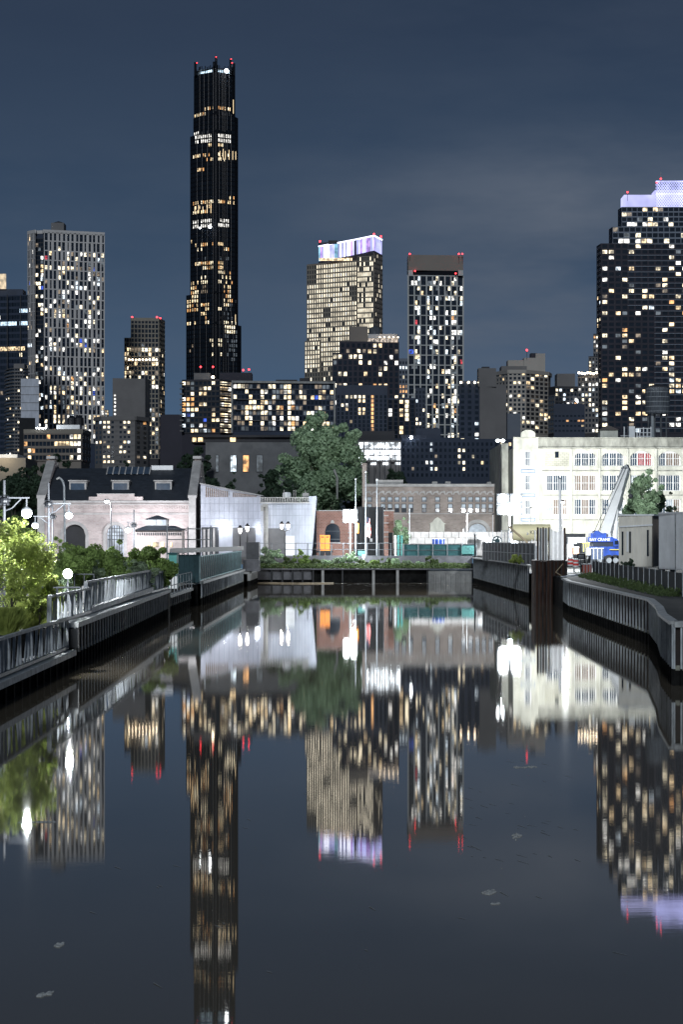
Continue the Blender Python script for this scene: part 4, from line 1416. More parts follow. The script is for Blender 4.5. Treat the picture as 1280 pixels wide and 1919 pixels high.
# --- balcony apartments at the foot of the black skyscraper
D = 650
def bal(px, py, i, j, rng):
    if px < 363 and 745 < py < 782: return rng.choice(['orange', 'cream', 'orange', 'cool', 'white', 'warm', 'blue', 'dim', 'dim'])
    if px > 415: return pick(rng, dict(cream=5, warm=3, white=2)) if rng.random() < .6 else 'dim'
    return pick(rng, RES) if rng.random() < .34 else None
root = tower('dark apartment block with protruding balconies at the foot of the black skyscraper', [(341, 2), (412, 0), (434, 6)], D, 711,
   [dict(seg=0, nx=9, ny=10, wf=.72, hf=.62, spec=('t_dark', .12, .3), lit=bal, y0=713, y1=812),
    dict(seg=1, nx=3, ny=10, wf=.9, hf=.62, spec=('t_dark', .1, .3), lit=bal, y0=713, y1=812)], wall='t_plum', depth=16, name='apartment_building')
roofbox(root, 362, 393, 698, 711, D, 3, 6, 't_grey')
roofbox(root, 408, 469, 694, 714, D, 10, 8, 't_plum', 'mechanical_room')
for j in range(10):
    y_ = 720 + j * 9.9
    mb = MB(); mb.box(X(337, D), X(344, D), D - .6, D + 1.2, Z(y_, D), Z(y_, D) + .35); mb.build('balcony', M['t_grey'], root)
    mb = MB(); mb.box(X(413, D), X(431, D), D - 1.2, D + 1.5, Z(y_, D), Z(y_, D) + .25); mb.build('balcony', M['t_grey'], root)
for px_, py_ in ((376, 688), (399, 688), (456, 694), (466.5, 693)): beacon(root, px_, py_, D + 10, .62)
beacon(root, 399, 707, D - .5, .5, 'flat_warm')

# --- long apartment block with a pale frame
D = 620
def longb(px, py, i, j, rng):
    q = .27
    if 485 < px < 496 or 537 < px < 548: q = .85
    if 461 < px < 472: q = .6
    if py < 722: q *= .6
    return pick(rng, dict(cream=6, warm=4, white=2, orange=.8, dim=1.5, blue=.15)) if rng.random() < q else (rng.choice(['dimcool', None, None, None, None, 'dim']))
root = tower('long dark apartment block with a pale frame and many yellow windows', [(434, 0), (628, 4)], D, 714,
   [dict(seg=0, nx=26, ny=9, wf=.78, hf=.74, spec=('t_navy', .12, .2), lit=longb, y0=719, y1=808, u0=.015, u1=.985)], wall='t_navy', depth=14, name='apartment_building')
mb = MB()
a, b_ = Vector((X(434, D), D - .3, 0)), Vector((X(628, D + 4), D + 3.7, 0))
mb.beam(a + Vector((0, -.3, Z(716, D))), b_ + Vector((0, -.3, Z(716, D))), .8, .55)
mb.box(a.x - .1, a.x + .35, a.y - .7, a.y, Z(812, D), Z(716, D) - .3)
mb.box(b_.x - .35, b_.x + .1, b_.y - .7, b_.y, Z(812, D), Z(716, D) - .3)
mb.build('pale_frame', M['concrete'], root)
for j in range(1, 9, 1):
    if j % 2 == 0:
        continue
    mb = MB()
    zz = Z(719 + j * 9.9, D)
    mb.beam(a + Vector((1, -.5, zz)), b_ + Vector((-7, -.5, zz)), .9, .12)
    mb.build('balcony', M['t_grey'], root)
roofbox(root, 516, 556, 710, 714, D, 4, 5, 't_dark', 'mechanical_room')
roofbox(root, 561, 580, 707, 714, D, 4, 5, 't_dark', 'mechanical_room')

# --- grey wall with three tall windows
D = 425
root = thing('chapel_building', 'grey blank building with three tall lit windows left of the largest tree', 'building', (X(450, D), D + 8, 3))
mb = MB(); mb.box(X(385, D), X(560, D), D, D + 14, 3, Z(829, D)); mb.build('wall', M['midgrey'], root)
mb = MB(); mb.box(X(358, D + 2), X(560, D + 2), D + 2, D + 13, Z(829, D), Z(819, D)); mb.box(X(356, D), X(562, D), D + 1, D + 13.5, Z(819, D), Z(815, D)); mb.build('roof', M['t_dark'], root)
for px_, k in ((437.5, 'cool'), (461, 'orange'), (486.5, 'dimcool'), (407, 'dimcool')):
    hw = 6 if px_ > 410 else 3
    mb = MB(); mb.box(X(px_ - hw, D), X(px_ + hw, D), D - .14, D - .04, Z(885, D), Z(852.5, D)); fr = mb.build('window', M['t_dark'], root)
    mb = MB(); mb.box(X(px_ - hw + .8, D), X(px_ + hw - .8, D), D - .2, D - .15, Z(884, D), Z(853.5, D)); mb.build('pane', E[k], fr)
for px_, hw in ((363, 3.3), (374.5, 4.2), (435.5, 5)):
    mb = MB(); mb.box(X(px_ - hw, D), X(px_ + hw, D), D + 1.75, D + 1.95, Z(827, D), Z(819.5, D)); mb.build('lit_vent', emit('vent_glow', (1, .72, .38), 2.2, 1.5, .4), root)

# --- hotel-like tower with the bright crown
D = 1250
def hot(px, py, i, j, rng):
    if px < 594 and py < 535: return 'dim' if rng.random() < .05 else None
    if 655 < px < 672 and 537 < py < 560: return None
    if 608 < px < 620 and 574 < py < 596: return None
    if py > 688 and rng.random() < .6: return None
    return 'hotel' if rng.random() < .96 else None
def hot2(px, py, i, j, rng):
    q = .75 if px < 700 else .16
    if py < 500 or 500 < py < 512: q *= .6
    return 'hotel' if rng.random() < q else None
root = tower('cream tower with evenly lit narrow windows and a violet glowing crown', [(575.5, 20), (669, 0), (670, 4), (685, 2), (700, 0), (716, 14)], D, 488,
   [dict(seg=0, nx=21, ny=24, wf=.50, hf=.70, spec=('t_beige', .35, .42), lit=hot, y0=490, y1=712),
    dict(seg=2, nx=4, ny=24, wf=.55, hf=.74, spec=('t_beige', .3, .4), lit=hot2, y0=480, y1=712),
    dict(seg=3, nx=4, ny=24, wf=.55, hf=.74, spec=('t_beige', .3, .4), lit=hot2, y0=480, y1=712),
    dict(seg=4, nx=6, ny=26, wf=.5, hf=.7, spec=('t_brown', .3, .4), lit=lambda px, py, i, j, rng: 'hotel' if rng.random() < .12 else None, y0=474, y1=712)],
   wall='t_brown', depth=22, name='hotel_tower', cap_n=100)
pts = body(root, [(571.5, 18), (600, 12)], D, 3, Z(634, D), 10, 't_brown', 'lower_wing')
store = []
add_faces(root, pts, D, 634, [dict(seg=0, nx=6, ny=9, wf=.5, hf=.72, spec=('t_beige', .3, .4), lit=hot, y0=636, y1=712)], store)
finish_windows(root, store, 40)
# crown: lit screens
ch_ = [(597, 22), (664, 8), (701, 2), (716, 14)]
pts = chainpts(ch_, D)
tops = [453, 446.5, 441.5, 444]
bots = [481, 475, 469, 472]
mb = MB()
mb.prism([(p[0], p[1] + .8) for p in pts] + [(pts[-1][0], D + 34), (pts[0][0], D + 34)], Z(490, D), lambda x, y: Z(446, D))
mb.build('crown_core', M['t_dark'], root)
cks = ['crown_blue', 'crown_white', 'crown_lilac', 'crown_teal', 'crown_soft']
for s_ in range(3):
    a, b_ = Vector((*pts[s_], 0)), Vector((*pts[s_ + 1], 0))
    L_ = (b_ - a).length
    n_ = max(3, int(L_ / 1.15))
    mb = MB()
    for i in range(n_):
        u0_, u1_ = i / n_ + .08 / n_, (i + 1) / n_ - .12 / n_
        if s_ == 1 and i == 0: continue
        mb.mi = rng.choice([0, 1, 1, 0, 2, 3, 4, 4, 0]) if s_ == 0 else rng.choice([0, 0, 1, 4, 4, 2])
        p0, p1 = a.lerp(b_, u0_), a.lerp(b_, u1_)
        t0, t1_ = tops[s_] + (tops[s_ + 1] - tops[s_]) * u0_, tops[s_] + (tops[s_ + 1] - tops[s_]) * u1_
        b0, b1 = bots[s_] + (bots[s_ + 1] - bots[s_]) * u0_, bots[s_] + (bots[s_ + 1] - bots[s_]) * u1_
        mb.hexa([(p0.x, p0.y, Z(b0, D)), (p1.x, p1.y, Z(b1, D)), (p1.x, p1.y + .3, Z(b1, D)), (p0.x, p0.y + .3, Z(b0, D)),
                 (p0.x, p0.y, Z(t0, D)), (p1.x, p1.y, Z(t1_, D)), (p1.x, p1.y + .3, Z(t1_, D)), (p0.x, p0.y + .3, Z(t0, D))])
    mb.build('crown_screen', [E[k] for k in cks], root)
    mb = MB(); mb.beam((a.x, a.y - .2, Z(tops[s_], D)), (b_.x, b_.y - .2, Z(tops[s_ + 1], D)), .5, .6)
    mb.build('crown_light_line', E['crown_white'], root)
mb = MB(); mb.box(X(598, D), X(660, D), D + 5, D + 5.4, Z(487, D), Z(482, D)); mb.build('lit_terrace', E['warm'], root)
for px_, py_ in ((599.5, 453), (701, 439.5), (714, 444)): beacon(root, px_, py_, D, 1.2)
roofbox(root, 615, 632, 445, 450, D, 14, 6, 't_dark', 'roof_plant')

# --- slab tower with white grid, centre right
D = 1150
colw = [.35, 1.7, .55, 1.5, 1.1, .75, 1.1, 2.2, 1.0]
def sl(px, py, i, j, rng):
    c_ = min(8, i // 2)
    q = .24 * colw[c_]
    if 655 < py < 665 and i < 2: return 'blue'
    if py > 700: q *= .55
    if py > 700 and c_ == 7: q = .6
    return pick(rng, dict(white=5, cream=5, cool=2, warm=1.5, dimcool=3, orange=.4, red=.08)) if rng.random() < q else None
root = tower('dark glass slab tower with a pale grid and a plain brown top', [(765, 0), (868, 3)], D, 517,
   [dict(seg=0, nx=18, ny=33, wf=.90, hf=.90, spec=('t_white2', 0, 0), lit=sl, y0=517, y1=820, glass='glass')], wall='t_navy', depth=20, name='apartment_tower')
mb = MB()
pA, pB = Vector((X(765, D), D, 0)), Vector((X(868, D + 3), D + 3, 0))
for i in range(10):
    c_ = pA.lerp(pB, i / 9)
    mb.box(c_.x - .36, c_.x + .36, c_.y - .4, c_.y - .02, Z(820, D), Z(517, D))
for j in range(18):
    zz = Z(517 + j * 18.6, D)
    if zz < Z(822, D): break
    mb.beam(pA + Vector((0, -.3, zz)), pB + Vector((0, -.3, zz)), .35, .5)
mb.build('facade_grid', M['t_white2'], root)
roofbox(root, 766, 867, 507, 517, D, 2.2, 10, 'tower_black', 'recessed_floor')
for px0, px1 in ((765, 774), (859, 868)):
    mb = MB(); mb.box(X(px0, D), X(px1, D), D, D + 2, Z(517, D), Z(507, D)); mb.build('corner_pier', M['t_white2'], root)
mb = MB(); mb.prism([(X(765, D), D), (X(868, D + 3), D + 3), (X(868, D + 3), D + 20), (X(765, D), D + 20)], Z(507, D), Z(478, D)); mb.build('top_screen', M['t_brown'], root)
for px_, py_ in ((768, 476.5), (860, 476.5), (866.5, 476.5), (778, 508.5), (854, 513)): beacon(root, px_, py_, D - .8, .9)

# --- plum brick apartment block, centre
D = 700
def cen(px, py, i, j, rng):
    if py > 700: q = .25
    else: q = .30 + (.25 if 670 < px < 712 else 0)
    if 642 < py < 656: q = .5 if 670 < px < 710 else .2
    return pick(rng, dict(cream=6, warm=4, white=2, orange=1, dim=2, dimcool=2)) if rng.random() < q else None
root = tower('dark plum brick apartment block with a rounded glass penthouse in front of the hotel-like tower', [(637, 0), (748, 2)], D, 640,
   [dict(seg=0, nx=11, ny=17, wf=.55, hf=.68, spec=('t_plum', 0, 0), lit=cen, y0=642, y1=825)], wall='t_plum', depth=16, name='apartment_building')
pts = body(root, [(623, -1), (690, -1)], D, 3, Z(662, D), 8, 't_plum', 'lower_wing')
store = []
add_faces(root, pts, D, 662, [dict(seg=0, nx=7, ny=15, wf=.62, hf=.7, spec=('t_plum', 0, 0), lit=cen, y0=664, y1=825)], store)
finish_windows(root, store, 60)
roofbox(root, 655, 688, 610, 641, D, 4, 6, 't_brown', 'concrete_penthouse')
mb = MB(); c_ = (X(703, D), D + 8, Z(640, D)); mb.lathe(c_, [(1.7, 0), (1.7, 1.8), (1.75, 4.3), (.1, 5.3)], 14); mb.build('water_tank', M['wood_tank'], root)
mb = MB()
pc = [(X(690, D), D + 1), (X(735, D), D + .6)] + [(X(735, D) + 1.9 * math.sin(a), D + 2.5 - 1.9 * math.cos(a)) for a in (.5, 1.0, 1.5)] + [(X(746, D), D + 9), (X(690, D), D + 9)]
mb.prism(pc, Z(634, D), Z(626, D)); mb.build('penthouse_roof', M['t_white'], root)
mb = MB()
mb.prism([(p[0] * 1.0, p[1] + .3) for p in pc], Z(641, D), Z(634, D) + .02); mb.build('penthouse_glass', emit('terrace_glow', (1, .82, .66), .7, 1.8, .05), root)
for k in range(5): beacon(root, 712 + k * 8.5, 632.5, D - .2, .22, 'flat_warm')

# --- dark blocks in front, centre
D = 560
def dk(colpx, q=.04):
    def fn(px, py, i, j, rng):
        for (x0, x1, y0, y1, k, qq) in colpx:
            if x0 <= px <= x1 and y0 <= py <= y1: return k if rng.random() < qq else None
        return pick(rng, RES) if rng.random() < q else None
    return fn
tower('black apartment block with a single column of orange-lit stair windows', [(630, 0), (726, 0)], D, 722,
   [dict(seg=0, nx=12, ny=11, wf=.55, hf=.72, spec=('navy', .1, 0), lit=dk([(694, 700, 722, 812, 'orange', 1), (646, 690, 740, 750, 'cream', .9), (646, 690, 752, 762, 'white', .5), (674, 688, 750, 775, 'warm', .8), (700, 728, 700, 820, None, 1)]), y0=740, y1=825)],
   wall='navy', depth=12, name='apartment_building')
roofbox_r = None
D = 540
tower('dark block with two columns of lit windows right of the stair windows', [(726, 0), (778, 1)], D, 746,
   [dict(seg=0, nx=5, ny=9, wf=.62, hf=.78, spec=('t_dark', .1, 0), lit=dk([(727, 736, 750, 810, 'white', .35), (748, 757, 750, 815, 'warm', .75), (758, 768, 750, 820, 'cream', .55)]), y0=749, y1=822)],
   wall='navy', depth=12, name='apartment_building')
D = 800
tower('dark stepped block in the gap left of the slab tower', [(748, 0), (764, 0)], D, 672,
   [dict(seg=0, nx=3, ny=14, wf=.6, hf=.6, spec=('t_bluegrey', .15, .2), lit=dk([(750, 764, 684, 690, 'cool', 1), (750, 764, 720, 735, 'orange', .5)], .1), y0=676, y1=800)], wall='t_bluegrey', depth=14, name='apartment_building')
D = 520
tower('black tall narrow block in front of the slab tower', [(778, 0), (797, 0)], D, 727,
   [dict(seg=0, nx=3, ny=10, wf=.5, hf=.6, spec=('navy', 0, 0), lit=dk([(776, 784, 735, 760, 'cool', .6), (776, 795, 765, 800, 'cream', .45)], 0), y0=731, y1=815)], wall='navy', depth=10, name='dark_building')
D = 500
tower('low black block at the foot of the slab tower', [(780, 0), (826, 0)], D, 803, [], wall='navy', depth=10, name='dark_building')
D = 480
root = tower('long low dark block with scattered lit windows behind the brown brick building', [(752, 0), (960, 2)], D, 822,
   [dict(seg=0, nx=24, ny=6, wf=.5, hf=.52, spec=('t_navy', .1, 0), lit=dk([(804, 812, 820, 890, 'cool', .5), (858, 872, 838, 890, 'cream', .5)], .13), y0=826, y1=896)], wall='t_navy', depth=12, name='apartment_building')
roofbox(root, 752, 800, 815, 822, D, 2, 6, 'navy', 'mechanical_room')
mb = MB(); mb.ball(P(770.5, 820, D - 1), .30, 8); mb.build('roof_lamp', E['flat_white'], root)
# street-facing bright arcade
D = 450
root = thing('parking_garage', 'brightly lit open white floors seen right of the largest tree', 'building', (X(712, D), D + 6, 3))
mb = MB(); mb.box(X(664, D), X(752, D), D + 1.2, D + 12, 3, Z(827, D)); mb.build('wall', M['t_grey'], root)
for y0, y1 in ((829, 840), (843, 852.5), (855, 862), (866, 871)):
    for i in range(7):
        if y0 > 860 and i % 2: continue
        x0 = 672 + i * 11.4
        mb = MB(); mb.box(X(x0, D), X(x0 + 10.2, D), D + .9, D + 1.15, Z(y1, D), Z(y0, D)); mb.build('window', E['spill_white'], root)
mb = MB()
for y_ in (827, 841.5, 854, 864): mb.box(X(664, D), X(752, D), D, D + 1.1, Z(y_ + .9, D), Z(y_ - .9, D))
mb.build('floor_slab', M['t_grey'], root)
mb = MB()
for i in range(9): mb.box(X(671.3 + i * 10, D) - .05, X(671.3 + i * 10, D) + .08, D + .1, D + .4, 3, Z(827, D) - .15)
mb.build('column', M['darkgrey'], root)
for i in range(6): beacon(root, 675 + i * 14.5, 855, D - .3, .17, 'flat_white')
root2 = tower('flat roofed grey building above the bright open floors', [(672, 0), (740, 0)], 470, 808, [], wall='t_dark', depth=8, name='dark_building')

# --- dark blue apartment with roof lights and blank grey gable
D = 600
def db(px, py, i, j, rng):
    q = .07
    if py > 780: q = .38
    return pick(rng, dict(cream=5, warm=3, white=2, cool=1, orange=1)) if rng.random() < q else None
root = tower('dark blue apartment block with roof lamps joined to a blank grey gable', [(860, 0), (900, 0)], D, 714,
   [dict(seg=0, nx=3, ny=13, wf=.5, hf=.55, spec=('t_navy', .3, 0), lit=db, y0=718, y1=850)], wall='t_navy', depth=12, name='apartment_building')
for px_ in (864, 878, 890, 898): beacon(root, px_, 717, D - .6, .35, 'flat_warm')
D = 598
root = tower('blank grey gable wall with a raised stair tower, right of the dark blue apartments', [(899, 0), (949, 2)], D, 720, [], wall='t_grey', depth=12, name='blank_block')
roofbox(root, 897, 930, 690, 722, D, .5, 6, 't_grey', 'stair_tower')
roofbox(root, 904, 918, 687, 690, D, 1, 3, 't_dark', 'roof_vent')

# --- beige stepped tower
D = 800
def bt(px, py, i, j, rng):
    q = .2
    if 985 < px < 1018: q = .3
    return pick(rng, RES) if rng.random() < q else None
root = tower('beige apartment tower with a stepped blank top and a red roof light', [(930, 10), (953, 0), (985, 0), (1027, 10), (1032, 20)], D, 697,
   [dict(seg=0, nx=4, ny=14, wf=.5, hf=.58, spec=('t_sand', .15, .2), lit=bt, y1=812),
    dict(seg=1, nx=4, ny=14, wf=.6, hf=.6, spec=('t_sand', .15, .2), lit=bt, y1=812),
    dict(seg=2, nx=5, ny=14, wf=.72, hf=.66, spec=('t_sand', .15, .2), lit=bt, y1=812)], wall='t_sand', depth=12, name='apartment_tower', parapet='t_sand')
roofbox(root, 942, 990, 684, 697, D, 6, 10, 't_grey', 'glazed_terrace')
roofbox(root, 955, 987, 672, 686, D, 8, 8, 't_sand')
roofbox(root, 985, 1013, 668, 700, D, 7, 8, 't_sand')
roofbox(root, 1008, 1026, 659, 700, D, 9, 8, 't_sand', 'stair_tower')
roofbox(root, 1000, 1012, 657, 668, D, 12, 5, 't_plum', 'lift_room')
beacon(root, 987.5, 656.5, D + 6, .8)
mb = MB(); mb.box(X(951, D - 60), X(975, D - 60), D - 60, D - 50, 3, Z(775, D - 60)); mb.build('annex', M['t_bluegrey'], root)

# --- dark cluster left of the right tower
D = 750
root = tower('dark terraced block with a tall blank penthouse left of the big right tower', [(1028, 6), (1040, 0), (1096, 2)], D, 724,
   [dict(seg=1, nx=8, ny=10, wf=.6, hf=.55, spec=('t_dark', .1, .2), lit=L_p(.22, dict(cool=4, white=3, orange=1, cream=2)), y0=727, y1=812),
    dict(seg=0, nx=3, ny=8, wf=.6, hf=.5, spec=('t_grey', .1, .2), lit=L_p(.2), y0=740, y1=812)], wall='t_dark', depth=12, name='apartment_building')
roofbox(root, 1046, 1080, 699, 724, D, 4, 8, 't_grey')
beacon(root, 1083, 752, D - 1, .65, 'flat_white')
D = 730
root = tower('dark brick block with a lit roof terrace against the right tower', [(1083, 2), (1122, 0)], D, 703,
   [dict(seg=0, nx=6, ny=11, wf=.55, hf=.55, spec=('t_grey', .1, .2), lit=L_p(.3, dict(cream=4, cool=2, white=3)), y0=706, y1=812)], wall='t_dark', depth=12, name='apartment_building')
for k in range(7): beacon(root, 1085 + k * 5.5, 699 + (k % 3) * .8, D - .2, .42, 'flat_warm')
D = 790
tower('narrow stepped block just left of the right tower, higher than the roof terrace', [(1103, 0), (1121, 0)], D, 668,
   [dict(seg=0, nx=3, ny=8, wf=.5, hf=.55, spec=('t_grey', .1, .2), lit=L_p(.5), y0=670, y1=720)], wall='t_dark', depth=12, name='apartment_building')
root = tower('slim balcony block hugging the edge of the right tower', [(1112, 0), (1121, 0)], 800, 626,
   [dict(seg=0, nx=2, ny=5, wf=.6, hf=.55, spec=('t_grey', .1, .5), lit=L_p(.6), y0=628, y1=670)], wall='t_dark', depth=8, name='apartment_building')
D = 520
tower('low navy block directly behind the cream factory parapet', [(1038, 0), (1096, 0)], D, 757,
   [dict(seg=0, nx=8, ny=4, wf=.6, hf=.35, spec=('navy', 0, 0), lit=dk([(1058, 1068, 788, 796, 'orange', 1), (1074, 1094, 788, 796, 'orange', .7), (1086, 1096, 798, 806, 'warm', 1)], 0), y0=775, y1=812)], wall='navy', depth=10, name='dark_building')

# --- big right tower
D = 815
R2 = dict(cream=6, warm=3, white=3, dim=2.5, dimcool=2, cool=.8, blue=.25, red=.12, orange=.5)
def rt(px, py, i, j, rng):
    q = .22
    if 1126 < px < 1137: q = .55
    if 1215 < px < 1236: q = .16
    if 1137 < px < 1150: q = .14
    if py > 740: q *= .8
    if 1160 < px < 1212: q = .26
    return pick(rng, R2) if rng.random() < q else None
root = tower('big stepped right-hand tower with scattered lit windows and a violet lit roof', [(1119, 8), (1127, 0), (1340, 0)], D, 457,
   [dict(seg=0, nx=2, ny=34, wf=.5, hf=.6, spec=('t_plum', .2, .2), lit=L_p(.12), y1=812),
    dict(seg=1, nx=17, ny=34, wf=.72, hf=.62, spec=('t_plum', .3, .2), lit=rt, y1=812)], wall='t_plum', depth=25, name='apartment_tower')
M['t_pale'] = mat('tower_pale_line', (0.22, 0.25, 0.31), 0.7, var=0.1, scale=0.05)
store = []
for (xl, yt, yb) in ((1141, 425, 457), (1158, 388, 425)):
    pts = body(root, [(xl, 8), (xl + 7, 1), (1340, 1)], D, Z(yb, D) - .5, Z(yt, D), 20, 't_navy', 'upper_storeys')
    add_faces(root, pts, D, yt, [dict(seg=1, nx=18, ny=round((yb - yt) / 10.4), wf=.86, hf=.74, spec=('t_pale', .12, .2), lit=rt, y1=yb)], store)
finish_windows(root, store, 60)
# pale floor lines on the glass part, right
mb = MB()
for j in range(34):
    mb.box(X(1176 if j < 12 else 1226, D), X(1340, D), D - .5, D - .33, Z(459 + j * 10.44, D), Z(459 + j * 10.44, D) + .22)
mb.build('floor_lines', M['t_pale'], root)
mb = MB(); mb.box(X(1173, D), X(1232, D), D + 5, D + 15, Z(390, D), Z(362, D)); mb.build('lit_penthouse', E['crown_soft'], root)
mb = MB(); mb.box(X(1232, D), X(1340, D), D + 6, D + 15, Z(390, D), Z(352, D)); mb.build('crown_core', emit('crown_hot', (.50, .50, 1.0), 1.0, .12, .6), root)
mb = MB()
n_ = 22
for i in range(n_):
    x0, x1 = 1232 + i * 4.6, 1232 + (i + 1) * 4.6
    for k in range(8):
        y0 = 338 + k * 6
        mb.beam((X(x0, D), D + 4, Z(y0, D)), (X(x1, D), D + 4, Z(y0 + 6, D)), .18, .18)
        mb.beam((X(x1, D), D + 4, Z(y0, D)), (X(x0, D), D + 4, Z(y0 + 6, D)), .18, .18)
for y0 in (338, 362, 386): mb.box(X(1232, D), X(1335, D), D + 3.9, D + 4.1, Z(y0, D), Z(y0, D) + .3)
mb.build('crown_lattice', E['crown_blue'], root)
for px_, py_ in ((1176, 361), (1238.5, 336), (1231, 343)): beacon(root, px_, py_, D + 3.5, .72)
mb = MB(); mb.cyl(P(1238.5, 337, D + 4), P(1238.5, 322, D + 4), .16, .08, 5); mb.build('antenna', M['galv'], root)

# ------------------------------------------------------------------ near buildings
def wall_open(mb, X0, X1, Z0, Z1, yf, yb, ops):
    """front wall skin at y=yf with openings (x0,x1,z0,z1,rise) cut to depth yb"""
    xs = sorted({X0, X1, *[o[0] for o in ops], *[o[1] for o in ops]})
    zs = sorted({Z0, Z1, *[o[2] for o in ops], *[o[3] for o in ops]})
    for i in range(len(xs) - 1):
        for j in range(len(zs) - 1):
            cx, cz = (xs[i] + xs[i + 1]) / 2, (zs[j] + zs[j + 1]) / 2
            if any(o[0] < cx < o[1] and o[2] < cz < o[3] for o in ops): continue
            mb.face((xs[i], yf, zs[j]), (xs[i + 1], yf, zs[j]), (xs[i + 1], yf, zs[j + 1]), (xs[i], yf, zs[j + 1]))
    for (x0, x1, z0, z1, rise) in ops:
        mb.face((x0, yf, z0), (x0, yb, z0), (x0, yb, z1), (x0, yf, z1))
        mb.face((x1, yb, z0), (x1, yf, z0), (x1, yf, z1), (x1, yb, z1))
        mb.face((x0, yf, z0), (x1, yf, z0), (x1, yb, z0), (x0, yb, z0))
        if rise <= 0:
            mb.face((x0, yb, z1), (x1, yb, z1), (x1, yf, z1), (x0, yf, z1))
        else:
            n_ = 12
            cx, hw = (x0 + x1) / 2, (x1 - x0) / 2
            R = (hw * hw + rise * rise) / (2 * rise)
            def arc(u): 
                xx = -hw + 2 * hw * u
                return cx + xx, z1 - rise + math.sqrt(max(0, R * R - xx * xx)) - (R - rise)
            for i in range(n_):
                (xa, za), (xb, zb) = arc(i / n_), arc((i + 1) / n_)
                mb.face((xa, yf, za), (xb, yf, zb), (xb, yf, z1), (xa, yf, z1))
                mb.face((xa, yb, za), (xb, yb, zb), (xb, yf, zb), (xa, yf, za))

def arch_ring(mb, cx, cz, r0, r1, y0, y1, n=16, a0=0, a1=math.pi):
    for i in range(n):
        t0, t1_ = a0 + (a1 - a0) * i / n, a0 + (a1 - a0) * (i + 1) / n
        q = [(cx + r * math.cos(t), cz + r * math.sin(t)) for r, t in ((r0, t1_), (r0, t0), (r1, t0), (r1, t1_))]
        mb.plate(q, y0, y1)

# ---- cream factory
D = 320
wx = lambda p: X(p, D)
wz = lambda p: Z(p, D)
root = thing('factory_building', 'large cream old factory with arched windows, floodlit on the right', 'building', (wx(1130), D + 8, 3))
bays = [(1023, 1064), (1076, 1118), (1128, 1170), (1181, 1223), (1234, 1276), (1287, 1329)]
rows = [(845, 873.5, .8), (890, 920, 0), (935, 965, 0)]
ops = []
for bi, (a, b_) in enumerate(bays):
    for ri, (t_, bt_, rise) in enumerate(rows):
        if bi == 0 and ri == 0: continue
        ops.append((wx(a), wx(b_), wz(bt_), wz(t_), rise))
for t_, bt_ in ((845, 873), (890, 919), (937, 965)):
    ops.append((wx(982), wx(996), wz(bt_), wz(t_), 0))
mb = MB()
wall_open(mb, wx(962), wx(1330), 3, wz(838), D, D + .5, ops)
mb.build('wall', M['cream'], root)
mb = MB()
mb.box(wx(962) + .02, wx(1330) - .02, D + .52, D + 40, 3, wz(838) - .1)
mb.build('body', M['cream_dirty'], root)
mb = MB()
mb.box(wx(1010), wx(1330), D - .05, D + .55, wz(838), wz(822))
mb.box(wx(1008), wx(1332), D - .35, D + .6, wz(840.5), wz(838))
mb.box(wx(1008), wx(1332), D - .25, D + .6, wz(822), wz(820))
mb.build('parapet', M['cream_dirty'], root)
mb = MB()
mb.box(wx(962), wx(1009.5), D - .02, D + .55, wz(838), wz(820))
mb.plate([(wx(976), wz(820)), (wx(1003), wz(820)), (wx(1003), wz(812)), (wx(999), wz(808)), (wx(994), wz(806)), (wx(985), wz(806)), (wx(980), wz(808)), (wx(976), wz(812))], D - .3, D + .5)
mb.box(wx(962), wx(1010), D - .3, D + .6, wz(821), wz(819.5))
mb.build('corner_parapet', M['cream'], root)
# piers
for px_ in (963.5, 976, 1003, 1013.5, 1070, 1123, 1175.5, 1228.5, 1281.5):
    hw = 2.2 if px_ > 1010 else 2
    mb = MB(); mb.box(wx(px_ - hw), wx(px_ + hw), D - .22, D - .01, 3, wz(841)); mb.build('pier', M['cream'], root)
# string courses
for y_ in (882, 928, 974):
    mb = MB(); mb.box(wx(1011), wx(1330), D - .12, D - .005, wz(y_ + 1), wz(y_ - 1)); mb.build('string_course', M['cream_dirty'], root)
mb = MB(); mb.box(wx(1021), wx(1066), D - .08, D - .004, wz(874), wz(848))
mb.build('bricked_opening', M['brick_cream'], root)
mb = MB(); mb.box(wx(1040), wx(1047), D - .13, D - .085, wz(858), wz(846.5)); mb.build('small_window', M['glass'], root)
